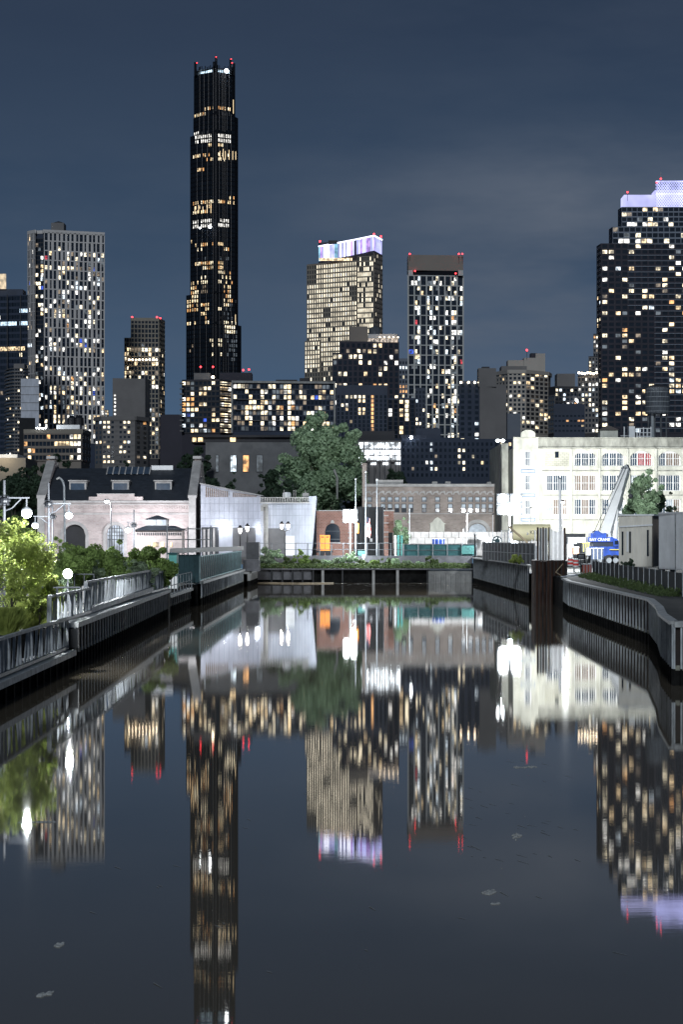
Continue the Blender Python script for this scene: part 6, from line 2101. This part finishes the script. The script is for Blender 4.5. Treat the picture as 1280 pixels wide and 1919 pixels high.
# ---- construction trailers
def trailer(label, chp, D, yt, yb, mfront, mside, wins, ribs):
    pts = [(X(p_, D + d_), D + d_) for p_, d_ in chp]
    root = thing('site_trailer', label, 'trailer', (sum(p[0] for p in pts) / len(pts), D + 3, 2.05), 'site trailers on the right bank')
    z0, z1 = Z(yb, D), Z(yt, D)
    for s_ in range(len(pts) - 1):
        a, b_ = Vector((*pts[s_], 0)), Vector((*pts[s_ + 1], 0))
        mb = MB()
        n_ = int((b_ - a).length / .28)
        d = (b_ - a) / n_
        nr = Vector((d.y, -d.x, 0)).normalized()
        for i in range(n_):
            p0, p1 = a + d * i, a + d * (i + .75)
            p2 = a + d * (i + 1)
            q0, q1 = p0 + nr * .03, p1 + nr * .03
            mb.face((q0.x, q0.y, z0), (q1.x, q1.y, z0), (q1.x, q1.y, z1), (q0.x, q0.y, z1))
            mb.face((q1.x, q1.y, z0), (p1.x, p1.y, z0), (p1.x, p1.y, z1), (q1.x, q1.y, z1))
            mb.face((p1.x, p1.y, z0), (p2.x, p2.y, z0), (p2.x, p2.y, z1), (p1.x, p1.y, z1))
            e_ = a + d * (i + 1) + nr * .03
            mb.face((p2.x, p2.y, z0), (e_.x, e_.y, z0), (e_.x, e_.y, z1), (p2.x, p2.y, z1))
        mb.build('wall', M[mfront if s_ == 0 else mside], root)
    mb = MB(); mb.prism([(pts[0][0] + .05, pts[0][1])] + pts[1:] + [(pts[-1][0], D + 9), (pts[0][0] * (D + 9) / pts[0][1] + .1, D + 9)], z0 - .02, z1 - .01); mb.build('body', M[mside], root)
    mb = MB()
    pl = [(pts[0][0] - .1, pts[0][1] - .15)] + [(p[0] + .1, p[1] - .15) for p in pts[1:]] + [(pts[-1][0] + .1, D + 9.1), (pts[0][0] * (D + 9) / pts[0][1], D + 9.1)]
    mb.prism(pl, z1, z1 + .12); mb.build('roof', M['white'], root)
    mb = MB()
    for px_ in (pts[0][0] + .4, pts[-1][0] - .5): mb.box(px_ - .2, px_ + .2, D + 1.2, D + 1.6, 2.05, z0 - .02)
    mb.build('support', M['galv_dark'], root)
    for (xa_, xb_, ya_, yb_, mm) in wins:
        u = (xa_ + xb_) / 2
        a, b_ = Vector((*pts[0], 0)), Vector((*pts[1], 0))
        def onl(px_):
            # intersect the view ray with the front face line
            k_ = (px_ - 640) / K
            t_ = (a.x - k_ * a.y) / ((a.x - b_.x) - k_ * (a.y - b_.y))
            return a.lerp(b_, t_)
        p0, p1 = onl(xa_), onl(xb_)
        mb = MB()
        mb.hexa([(p0.x, p0.y - .12, Z(yb_, p0.y)), (p1.x, p1.y - .12, Z(yb_, p1.y)), (p1.x, p1.y - .04, Z(yb_, p1.y)), (p0.x, p0.y - .04, Z(yb_, p0.y)),
                 (p0.x, p0.y - .12, Z(ya_, p0.y)), (p1.x, p1.y - .12, Z(ya_, p1.y)), (p1.x, p1.y - .04, Z(ya_, p1.y)), (p0.x, p0.y - .04, Z(ya_, p0.y))])
        mb.build('window' if mm == 'glass' else 'door', M[mm], root)
    return root
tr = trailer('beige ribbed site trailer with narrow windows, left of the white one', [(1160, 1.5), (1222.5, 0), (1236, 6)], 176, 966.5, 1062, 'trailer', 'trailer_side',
        [(1165, 1168, 996, 1040, 'glass'), (1174, 1177.5, 996, 1034, 'white'), (1179, 1182, 996, 1036, 'glass'), (1212, 1215.5, 993, 1042, 'glass')], 0)
mb = MB(); a, b_ = Vector((X(1160, 177.5), 177.35, Z(987, 177))), Vector((X(1222.5, 176), 175.85, Z(983.5, 176))); mb.beam(a, b_, .06, .12); mb.build('trim_strip', M['white'], tr)
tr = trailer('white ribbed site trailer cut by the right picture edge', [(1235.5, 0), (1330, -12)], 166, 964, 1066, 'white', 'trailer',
        [(1244, 1250, 993, 1017, 'glass'), (1272, 1279, 990, 1017, 'glass')], 0)
mb = MB(); mb.box(X(1263.5, 160), X(1265.5, 160), 159.6, 159.75, 3.2, Z(960, 160)); mb.build('downpipe', M['galv_dark'], tr)

# ---- crane
D = 250
root = thing('mobile_crane', 'blue and white mobile crane with raised white boom on the right bank', 'crane', (wx(1128), D, 2.5))
a, b_ = Vector((wx(1136), D, wz(1005))), Vector((X(1172, D + 9), D + 9, Z(882, D + 9)))
mb = MB(); mb.beam(a, a.lerp(b_, .62), 1.05, 1.15); mb.build('boom', M['whitepaint'], root)
mb = MB(); mb.beam(a.lerp(b_, .58), b_, .84, .9); mb.build('boom', M['whitepaint'], root)
mb = MB(); mb.beam(b_ - Vector((.3, 0, 0)), b_ + Vector((.35, -.2, .35)), .9, .7); mb.cyl(b_ + Vector((.1, -.5, -.1)), b_ + Vector((.1, .5, -.1)), .35, .35, 12); mb.build('boom_head', M['galv_dark'], root)
c0, c1 = Vector((wx(1153), D + .5, wz(1014))), Vector((wx(1162), D + 3, wz(955)))
mb = MB(); mb.cyl(c0, c0.lerp(c1, .6), .30, .30, 10); mb.cyl(c0.lerp(c1, .6), c1, .2, .2, 10); mb.build('luffing_cylinder', M['whitepaint'], root)
for k_ in (0, 1):
    mb = MB(); mb.cyl(P(1112 + 8 * k_, 1000, D - .3), b_ + Vector((-.2 + .3 * k_, -.4, .5)), .03, .03, 5); mb.build('hoist_cable', M['darkgrey'], root)
mb = MB(); mb.cyl(b_ + Vector((.5, -.5, 0)), b_ + Vector((.5, -.5, -2.6)), .03, .03, 5); mb.ball(b_ + Vector((.5, -.5, -2.8)), .28, 8); mb.build('hook_block', M['darkgrey'], root)
mb = MB(); mb.box(wx(1150), wx(1172), D + 3.2, D + 4, wz(962), wz(957)); mb.build('boom_bracket', M['whitepaint'], root)
mb = MB(); mb.box(wx(1100), wx(1146), D - 1.5, D + 1.5, wz(1015.5), wz(1006.5)); q = mb.build('counterweight', M['bluepaint'], root)
text_mesh('BAY CRANE', 'lettering', M['whitepaint'], .40, (wx(1102), D - 1.53, wz(1013.4)), q, bold=.012)
mb = MB(); mb.box(wx(1105), wx(1134), D - 1.2, D + 1.2, wz(1006.4), wz(999)); mb.cyl((wx(1117), D - 1.35, wz(1001)), (wx(1117), D + 1.3, wz(1001)), .38, .38, 12); mb.build('winch_housing', M['bluepaint'], root)
mb = MB(); mb.box(wx(1109), wx(1150), D - 1.2, D + 1.8, wz(1024), wz(1015.6)); mb.build('turntable', M['navy'], root)
mb = MB(); mb.plate([(wx(1146.2), wz(1024)), (wx(1157), wz(1024)), (wx(1157), wz(1016)), (wx(1153), wz(1010)), (wx(1146.2), wz(1008))], D - 1.8, D - .4); q = mb.build('cab', M['bluepaint'], root)
mb = MB(); mb.box(wx(1148), wx(1155), D - 1.86, D - 1.81, wz(1020), wz(1013)); mb.build('cab_window', M['glass'], q)
mb = MB(); mb.box(wx(1102), wx(1162), D - 1.4, D + 1.4, wz(1042), wz(1024.1)); mb.box(wx(1140), wx(1161), D - 1.7, D - 1.45, wz(1031), wz(1028)); mb.build('carrier', M['bluepaint'], root)
mb = MB(); mb.box(wx(1139), wx(1160), D - 1.82, D - 1.72, wz(1030.4), wz(1029)); mb.build('marking_strip', M['yellow'], root)
for px_ in (1108, 1120, 1138, 1150, 1160):
    mb = MB(); mb.cyl((wx(px_), D - 1.75, 3.05), (wx(px_), D - 1.2, 3.05), .58, .58, 16); q = mb.build('wheel', M['black'], root)
    mb = MB(); mb.cyl((wx(px_), D - 1.8, 3.05), (wx(px_), D - 1.76, 3.05), .28, .28, 12); mb.build('rim', M['galv'], q)
for px_ in (1104, 1160):
    mb = MB(); mb.box(wx(px_ - 1.5), wx(px_ + 1.5), D - 2.6, D - 2.2, 2.5, wz(1030)); mb.build('outrigger', M['galv'], root)

# ---- construction clutter behind the cofferdam
rc = random.Random(9)
def crate(label, px, py0, py1, w_, D, m, nm, cat, dep=1.2, m2=None):
    root = thing(nm, label, cat, (wx_(px, D), D + dep / 2, Z(py1, D)))
    x0, x1, z0, z1 = wx_(px - w_ / 2, D), wx_(px + w_ / 2, D), Z(py1, D), Z(py0, D)
    mb = MB(); mb.box(x0, x1, D, D + dep, z0, z1); mb.build('body', M[m], root)
    mb = MB(); mb.box(x0 - .04, x1 + .04, D - .04, D + dep + .04, z1 + .001, z1 + .07); mb.build('lid', M[m2 or 'galv_dark'], root)
    mb = MB()
    for k in range(3):
        xx = x0 + (x1 - x0) * (k + .5) / 3
        mb.box(xx - .03, xx + .03, D - .06, D - .005, z0, z1)
    mb.build('ribs', M[m2 or 'galv_dark'], root)
    return root
wx_ = lambda p, D: X(p, D)
crate('pale storage bin left of the crane, topped by wrapped pipes', 1069, 1020, 1050, 12, 240, 'stone', 'storage_bin', 'bin')
crate('white covered pump set behind the pale storage bin', 1073, 1008, 1019, 16, 246, 'whitepaint', 'pump_set', 'pump', m2='white')
crate('white rounded bundle left of the crane counterweight', 1090, 1008, 1017, 15, 247, 'whitepaint', 'pump_set', 'pump', m2='white')
crate('small white cabinet under the crane letters', 1104, 1028, 1040, 8, 242, 'whitepaint', 'site_cabinet', 'cabinet', m2='white')
crate('grey machine with yellow top beside the crane', 1098, 1018, 1034, 13, 244, 'midgrey', 'generator', 'generator', m2='yellow')
crate('dark blue compressor below the crane cab', 1120, 1028, 1048, 22, 236, 'navy', 'compressor', 'compressor', m2='galv')
crate('orange and white light box above the barrier', 1080, 1026, 1038, 10, 238, 'orange', 'site_cabinet', 'cabinet', m2='whitepaint')
crate('red machine behind the dark fence end', 1100, 1058, 1075, 17, 200, 'redpaint', 'pump_set', 'pump', m2='galv')
mb = MB(); mb.box(X(1060, 262), X(1097, 262), 262, 262.3, 3, Z(1000, 262))
tag(mb.build('hoarding', M['darkgrey']), 'dark hoarding panel between the white tarpaulin and the crane', 'panel')
crate('blue container behind the teal fence', 822, 1010, 1024, 22, 300, 'bluepaint', 'container', 'container', m2='white')
crate('pale site box under the big right floodlight', 917, 1008, 1030, 16, 300, 'white', 'site_cabinet', 'cabinet', m2='white')
crate('white site box left of the cream silo', 905, 1000, 1010, 18, 310, 'white', 'site_cabinet', 'cabinet', m2='white')
crate('white and blue notice hut under the big right floodlight', 962, 1000, 1020, 16, 290, 'whitepaint', 'site_hut', 'hut', m2='bluepaint')
root = thing('steel_scaffold', 'black steel frame stand in front of the crane wheels', 'frame', (X(1090, 215), 215, 2.1))
for (a, b_) in (((1083, 1038), (1083, 1056)), ((1096, 1038), (1096, 1056)), ((1083, 1038), (1096, 1038)), ((1083, 1050), (1096, 1050)), ((1088, 1050), (1088, 1075)), ((1076, 1052), (1076, 1082)), ((1088, 1052), (1088, 1082)), ((1076, 1060), (1088, 1060))):
    mb = MB(); mb.cyl(P(*a, 215), P(*b_, 215), .07, .07, 6); mb.build('bar', M['black'] if a[1] < 1051 else M['galv'], root)
mb = MB(); mb.cyl(P(1053, 1084, 190), P(1090, 1077, 196), .18, .18, 10)
tag(mb.build('drain_pipe', M['white']), 'pale discharge pipe poking over the right bulkhead beside the cofferdam', 'pipe')
for i, (px_, py_) in enumerate(((1069, 1056), (1079, 1058))):
    root = thing('traffic_barrel', ['red and white barrel nearest the cofferdam', 'red and white barrel right of its twin by the steel frame'][i], 'barrel', P(px_, py_ + 4, 212), 'barrels by the cofferdam')
    c_ = P(px_, py_ + 4, 212)
    mb = MB(); mb.lathe(c_, [(.26, 0), (.25, .5), (.2, .75)], 12); mb.build('body', M['whitepaint'], root)
    mb = MB(); mb.lathe(c_ + Vector((0, 0, .12)), [(.272, 0), (.268, .18)], 12); mb.lathe(c_ + Vector((0, 0, .44)), [(.268, 0), (.25, .16)], 12); mb.build('red_band', M['signred'], root)
# cream silo with letters
D = 262
root = thing('silo', 'cream horizontal silo tank lettered KEL behind the upright sheet piles', 'silo', (wx(988), D + 1, 3))
mb = MB(); mb.cyl((wx(962), D + 1.2, wz(998)), (wx(1033), D + 1.2, wz(998)), .93, .93, 24); mb.build('tank', M['tankcream'], root, smooth=False)
mb = MB(); mb.lathe((wx(1010), D + 1.2, 3), [(.3, 0), (.3, 1.5)], 8); mb.lathe((wx(975), D + 1.2, 3), [(.3, 0), (.3, 1.5)], 8); mb.build('leg', M['galv'], root)
text_mesh('KEL', 'lettering', M['darkgrey'], .62, (wx(993), D + .25, wz(1001)), root, depth=.06)
mb = MB()
for dx, dz in ((0, 0), (0, -3), (1.6, -1.5)): mb.box(wx(988 + dx), wx(989.3 + dx), D + .25, D + .32, wz(999.5 - dz), wz(998 - dz))
mb.build('emblem', M['bluepaint'], root)
mb = MB(); mb.cyl(P(955, 988, 258), P(988, 1016, 255), .12, .12, 8)
tag(mb.build('conveyor_tube', M['tan']), 'slanting tan auger tube beside the cream silo', 'auger')
D = 256
root = thing('lattice_wheel', 'round dark and white cable reel standing under the big right floodlight', 'cable reel', (wx(932), D, 3))
mb = MB(); mb.cyl((wx(932), D, wz(1014)), (wx(932), D + .5, wz(1014)), .55, .55, 18); mb.build('reel', M['teal_dark'], root)
mb = MB()
for k in range(9):
    t_ = k * 2.4
    mb.box(wx(932) + .36 * math.cos(t_) - .09, wx(932) + .36 * math.cos(t_) + .09, D - .05, D - .01, wz(1014) + .36 * math.sin(t_) - .08, wz(1014) + .36 * math.sin(t_) + .08)
mb.build('spokes', M['whitepaint'], root)
mb = MB(); mb.box(wx(932) - .3, wx(932) + .3, D + .05, D + .4, 2.9, wz(1014) - .5); mb.build('base', M['galv_dark'], root)

# ---- orange generator trailer
D = 297
root = thing('generator_trailer', 'orange portable generator on a wheeled trailer in front of the arched window', 'generator', (wx(609), D, 3))
mb = MB(); mb.box(wx(600), wx(618), D, D + 1.6, wz(1032), wz(1005)); mb.box(wx(599.6), wx(618.4), D - .05, D + 1.65, wz(1005), wz(1002.6)); mb.build('canopy', M['orange'], root)
mb = MB(); mb.box(wx(608.6), wx(609.1), D - .03, D - .005, wz(1031), wz(1006)); mb.build('door_seam', M['black'], root)
for x0 in (602, 611):
    mb = MB(); mb.box(wx(x0), wx(x0 + 5), D - .04, D - .005, wz(1007.5), wz(1005.5)); mb.build('louvre', M['redpaint'], root)
mb = MB(); mb.box(wx(592), wx(624), D - .1, D + 1.8, wz(1035.5), wz(1032.1)); mb.build('chassis', M['black'], root)
for px_ in (603, 615):
    mb = MB(); mb.cyl((wx(px_), D - .35, 3.42), (wx(px_), D - .12, 3.42), .36, .36, 14); mb.build('wheel', M['black'], root)
# low items
mb = MB(); mb.box(X(671, 294), X(684, 294), 294, 295, 3, 3.75)
tag(mb.build('blue_bin', M['teal_light']), 'light blue bin at the foot of the flagpoles', 'bin')
mb = MB(); mb.box(X(679, 291), X(684.5, 291), 291.4, 291.5, 2.9, 3.35); mb.box(X(681, 291), X(682, 291), 291.42, 291.48, 1.7, 2.9)
tag(mb.build('small_sign', M['whitepaint']), 'small white sign standing in the plants below the flagpoles', 'sign')
D = 298
root = thing('steps', 'dark metal steps with handrail beside the tan loading deck', 'steps', (wx(560), D, 3))
for k in range(4):
    mb = MB(); mb.box(wx(557 + k * 5), wx(562 + k * 5), D, D + 1.2, 3, 3.25 + (3 - k) * .35); mb.build('step', M['galv_dark'], root)
mb = MB(); mb.cyl(P(557, 1015, D - .1), P(580, 1030, D - .1), .05, .05, 6); mb.build('handrail', M['black'], root)
mb = MB(); mb.box(X(523, 299), X(556, 299), 298.5, 300, 3, 3.95)
tag(mb.build('loading_deck', M['tan']), 'tan timber loading deck under the lit door', 'deck')

# ---- flagpoles
def flagpole(px, ytop, D, label, flag=None):
    root = thing('flagpole', label, 'flagpole', (X(px, D), D, 3), 'flagpoles at the gate')
    zt = Z(ytop, D)
    mb = MB(); mb.cyl((X(px, D), D, 3), (X(px, D), D, zt), .11, .06, 8); mb.build('pole', M['galv'], root)
    mb = MB(); mb.ball((X(px, D), D, zt + .08), .12, 8); mb.build('finial', M['white'], root)
    if flag: flag(px, D)
def us_flag(px, D):
    fl = thing('flag', 'red and white striped flag with a blue canton hanging limp on the middle flagpole', 'flag', P(px + 2, 1006, D))
    x0 = X(px, D) + .1
    def fx(u, v):   # u across fly, v down hoist, hanging in folds
        return (x0 + .46 * u + .05 * math.sin(v * 6 + u * 4), D - .05 + .16 * math.sin(u * 9 + v * 3), Z(968 + v * 37 + u * 4, D))
    stripes = [MB(), MB(), MB()]
    for i in range(10):
        for j in range(13):
            u0_, u1_, v0, v1 = i / 10, (i + 1) / 10, j / 13, (j + 1) / 13
            k = 2 if (j < 4 and i < 6) else ((i + j // 2) % 2)
            q = [fx(u0_, v1), fx(u1_, v1), fx(u1_, v0), fx(u0_, v0)]
            stripes[k].hexa(q[:2] + [(c_[0], c_[1] + .02, c_[2]) for c_ in (q[1], q[0])] + [q[3], q[2]] + [(c_[0], c_[1] + .02, c_[2]) for c_ in (q[2], q[3])])
    for s_, m_, n_ in zip(stripes, ('signred', 'whitepaint', 'navy'), ('red_stripes', 'white_stripes', 'canton')):
        s_.build(n_, M[m_], fl)
flagpole(666.5, 899, 293.5, 'leftmost of the three flagpoles beside the middle floodlight')
flagpole(685.5, 886, 294, 'middle flagpole of the three, carrying the striped flag', us_flag)
flagpole(706.5, 900, 293.5, 'rightmost and bare flagpole of the three')
mb = MB()
for i in range(8):
    x0 = X(666.5, 293) + .12
    za, zb = Z(980 + i * 2.4, 293), Z(980 + (i + 1) * 2.4, 293)
    mb.hexa([(x0, 293.4, zb), (x0 + .25, 293.3, zb), (x0 + .25, 293.35, zb), (x0, 293.45, zb), (x0, 293.4, za), (x0 + .25, 293.3 + .05 * math.sin(i), za), (x0 + .25, 293.4, za), (x0, 293.45, za)])
tag(mb.build('flag', M['orange']), 'small furled orange and white flag on the leftmost flagpole', 'flag')

# ------------------------------------------------------------------ lamps
def flood_mast(label, px, py, D, zb, power, r, heads=4, group=None, spread=.8, hs=.45, mm='white'):
    c_ = P(px, py, D)
    root = thing('floodlight_mast', label, 'floodlight', (c_.x, D, zb), group)
    mb = MB(); mb.cyl((c_.x, D, zb), (c_.x, D, c_.z + .2), .12, .08, 8); mb.build('mast', M[mm], root)
    mb = MB(); mb.box(c_.x - spread, c_.x + spread, D - .08, D + .08, c_.z - .06, c_.z + .06); mb.build('crossbar', M['galv'], root)
    for i in range(heads):
        a = (i % 2) * 2 - 1 if heads > 1 else 0
        b_ = (i // 2) * 2 - 1 if heads > 2 else 0
        cx, cz = c_.x + a * spread * .5, c_.z + b_ * hs * .9
        mb = MB(); mb.box(cx - hs * .95, cx + hs * .95, D - .12, D + .12, cz - hs * .75, cz + hs * .75); q = mb.build('lamp_housing', M['galv_dark'], root)
        mb = MB(); mb.ball((cx, D - .25, cz), hs * .8, 12, .85); mb.build('lamp', E['flat_white'], q)
    point_light('floodlight_light', (c_.x + .35, D + .1, c_.z - hs * 1.9 - .5), power, (.88, .95, 1.0), r, root)
    return root
flood_mast('biggest and brightest floodlight, on a mast beside the cream factory', 955, 945, 288, 3, 11000, .5, 4, spread=1.6, hs=.78)
flood_mast('bright floodlight on a mast between the arched brick wall and the gate', 656, 967, 290, 3, 5500, .4, 4, spread=.9, hs=.5)
flood_mast('pair of white lamps high on a mast left of the cream factory', 937.5, 826, 330, 3, 900, .3, 2, spread=.7, hs=.28, mm='black')
flood = [o for o in C.objects if o.get('label', '').startswith('biggest and brightest')][0]
point_light('quay_spot_light', P(955, 957, 289.2), 62000, (.95, .98, 1.0), .5, flood, spot=52, aim=P(655, 935, 345))
point_light('factory_spot_light', P(958, 957, 288.8), 52000, (1.0, 1.0, .96), .5, flood, spot=88, aim=P(1275, 900, 320))
# white tall mast right and camera poles
for i, (px_, yt, D, r_, lab) in enumerate(((1049.5, 898, 275, .20, 'tall thick white mast in front of the cream factory'), (875, 963, 296, .05, 'thin lamp pole right of the portal of the brown brick building'),
      (994, 952, 280, .05, 'thin lamp pole left of the cream silo'), (923.5, 964, 285, .05, 'curved-top lamp pole left of the big right floodlight'), (1053.5, 940, 228, .05, 'thin lamp pole beside the thick white mast'),
      (767.5, 953, 296, .05, 'pale pole beside the small tree by the gate pillar'), (890, 1002, 283, .10, 'short dark post at the right corner of the canal head'), (868, 993, 297, .04, 'short thin pole in front of the stacked blocks'))):
    root = thing('site_pole', lab, 'pole', (X(px_, D), D, 3), None)
    mb = MB(); mb.cyl((X(px_, D), D, 2.9), (X(px_, D), D, Z(yt, D)), r_, r_ * .8, 8); mb.build('pole', M['black'] if px_ == 890 else M['white'], root)
    if i == 4:
        mb = MB(); mb.ball(P(px_ + 1.5, yt + 1.5, D), .16, 8, .6); mb.build('lamp', E['flat_white'], root)
        point_light('lamp_light', P(px_ + 6, yt + 12, D + .3), 30000, (.92, .97, 1.0), .3, root)
    if i in (1, 2, 3, 4):
        mb = MB(); mb.beam(P(px_ - 1, yt, D), P(px_ + 2.8, yt - 1.5, D), .25, .16); mb.build('lamp_head', M['darkgrey'], root)
    else:
        mb = MB(); mb.lathe((X(px_, D), D, Z(yt, D)), [(r_ * 1.2, 0), (r_ * .8, .1), (.01, .2)], 8); mb.build('cap', M['galv'], root)

def pendant_lamp(label, px, yt, yb, D, lamps, zb=1.7, power=900, group='ornate park lamps', pole_w=.09, col=(.92, .97, 1.0), knob=940, r=.24, m='galv'):
    root = thing('street_lamp', label, 'street lamp', (X(px, D), D, zb), group)
    x0 = X(px, D)
    mb = MB(); mb.cyl((x0, D, zb), (x0, D, Z(yt, D)), pole_w, pole_w * .6, 10); mb.build('pole', M[m], root)
    mb = MB(); mb.lathe((x0, D, zb), [(pole_w * 2.2, 0), (pole_w * 2, .3), (pole_w * 1.1, .5)], 10); mb.build('base', M['galv_dark'], root)
    mb = MB(); c_ = (x0, D, Z(knob, D)); mb.ball(c_, pole_w * 2.3, 8, .8)
    for k in range(8):
        t_ = k * math.pi / 4
        mb.ball((x0 + pole_w * 2.3 * math.cos(t_), D, c_[2] + pole_w * 2.3 * math.sin(t_)), pole_w * .8, 6)
    mb.build('ornament', M['black'], root)
    for (lx, ly) in lamps:
        lp = P(lx, ly, D)
        arm_z = Z(ly - 22 * 130 / D, D)
        s_ = 1 if lp.x > x0 else -1
        mb = MB(); mb.beam((x0, D, arm_z), (lp.x + .12 * s_, D, arm_z), .05, .06)
        pts_ = [(x0, D, arm_z - .55), (x0 + (lp.x - x0) * .35, D, arm_z - .42), (x0 + (lp.x - x0) * .75, D, arm_z - .04)]
        mb.tube(pts_, .03, 6)
        mb.cyl((lp.x, D, arm_z), (lp.x, D, lp.z + r), .035, .035, 6)
        mb.build('arm', M[m], root)
        mb = MB(); mb.lathe((lp.x, D, lp.z + r * .45), [(r * 1.05, 0), (r * .9, r * .4), (r * .3, r * .8)], 12); q = mb.build('lamp_shade', M['galv_dark'], root)
        mb = MB(); mb.ball(lp, r, 14, .9); mb.build('lamp_globe', E['flat_white'], q)
        point_light('lamp_light', (lp.x + .3, D - 2.2, lp.z - .35), power, col, .15, root)
    return root
pendant_lamp('ornate lamp post cut by the left edge with a big pendant lamp on its arm', 8, 900, 1100, 99, [(50, 962)], power=3000, knob=938, r=.22, m='darkgrey')
pendant_lamp('dark ornate lamp post rising from the hedge with its lamp to the right', 91, 905, 1060, 128, [(129, 966)], power=3800, knob=944, r=.20, m='darkgrey')
pendant_lamp('ornate lamp post half hidden behind the darker one with a smaller lamp on its left', 98.5, 950, 1060, 165, [(66, 985)], power=3500, knob=968, r=.22, m='darkgrey')
pendant_lamp('ornate dark post with a drooping pendant lamp in front of the kiosk', 251, 955, 1035, 195, [(240, 993)], power=2600, knob=984, r=.24, m='darkgrey')
D = 278
root = thing('street_lamp', 'plain pale street lamp with a glowing head in front of the brick hall', 'street lamp', (X(208, D), D, 2.4))
mb = MB(); mb.tube([(X(208, D), D, 2.4), P(208, 948, D), P(206.5, 942, D), P(202, 940, D)], .07, 8); mb.build('pole', M['galv'], root)
mb = MB(); mb.box(X(196.5, D), X(204, D), D - .25, D + .15, Z(938.5, D), Z(935, D)); q = mb.build('lamp_housing', M['galv_dark'], root)
mb = MB(); mb.ball(P(200, 940, D - .1), .26, 10, .6); mb.build('lamp', E['flat_white'], q)
point_light('lamp_light', P(200, 946, D + .3), 10000, (.95, .95, 1), .2, root)
D = 200
root = thing('street_lamp', 'tall unlit gooseneck lamp pole left of the brick hall', 'street lamp', (X(122, D), D, 1.8))
pp_ = [P(122, 1035, D), P(120, 912, D), P(118, 903, D), P(114, 897, D), P(109, 895, D)]
mb = MB(); mb.tube(pp_, .09, 8); mb.build('pole', M['galv'], root)
mb = MB(); mb.beam(P(112, 895, D), P(106, 898, D), .25, .14); mb.build('lamp_head', M['stone'], root)
# ground lamp in plants
root = thing('path_lamp', 'glaring low path lamp among the silvery shrubs', 'path lamp', P(127, 1100, 121))
mb = MB(); mb.cyl((X(127, 121), 121, 1.7), P(127, 1080, 121), .05, .05, 8); mb.build('post', M['galv_dark'], root)
mb = MB(); mb.ball(P(127, 1075, 120.5), .24, 12); mb.build('lamp_globe', E['flat_white'], root)
point_light('lamp_light', P(127, 1070, 119.8), 420, (.95, .98, 1), .12, root)
# lanterns
def lantern_post(label, pxs, py, D, xpole, zb=3.0, group='lanterns at the canal head'):
    root = thing('lantern_post', label, 'street lamp', (X(xpole, D), D, zb), group)
    mb = MB(); mb.cyl((X(xpole, D), D, zb), (X(xpole, D), D, Z(py + 8, D)), .10, .07, 8); mb.build('pole', M['black'], root)
    if len(pxs) > 1:
        mb = MB(); mb.tube([P(pxs[0], py + 6, D), P(xpole, py + 9, D), P(pxs[1], py + 6, D)], .05, 6); mb.build('arm', M['black'], root)
    for p_ in pxs:
        c_ = P(p_, py, D)
        mb = MB(); mb.lathe(c_ + Vector((0, 0, .32)), [(.28, 0), (.22, .12), (.05, .35)], 8); q = mb.build('lantern_cap', M['black'], root)
        mb = MB(); mb.lathe(c_ + Vector((0, 0, -.3)), [(.10, 0), (.20, .3), (.24, .6)], 8); mb.build('lantern_glass', E['lantern'], q)
        point_light('lamp_light', c_ + Vector((0, -.8, -.1)), 160, (1, .9, .8), .12, root)
    return root
lantern_post('black twin lantern post in front of the panelled building doors', (528, 540), 987, 291, 534, 3.1)
lantern_post('black single lantern left of its twin above the green picket fence', (450,), 995, 268, 450, 2.6)
lantern_post('black single lantern above the dark control cabinet', (463.5,), 991.5, 276, 463.5, 2.6)
# extra lamp washing the hall
root = thing('wall_uplight', 'low uplight washing the brick hall wall beside the kiosk', 'lamp', (X(330, 291), 291, 3))
mb = MB(); mb.box(X(322, 291), X(327, 291), 290.8, 291.2, 3, 3.35); mb.build('housing', M['galv_dark'], root)
mb = MB(); mb.ball((X(324.5, 291), 290.9, 3.55), .2, 8, .6); mb.build('lamp', E['flat_white'], root)
point_light('lamp_light', (X(296, 294), 294, 5.0), 2600, (.93, .92, 1), .3, root)
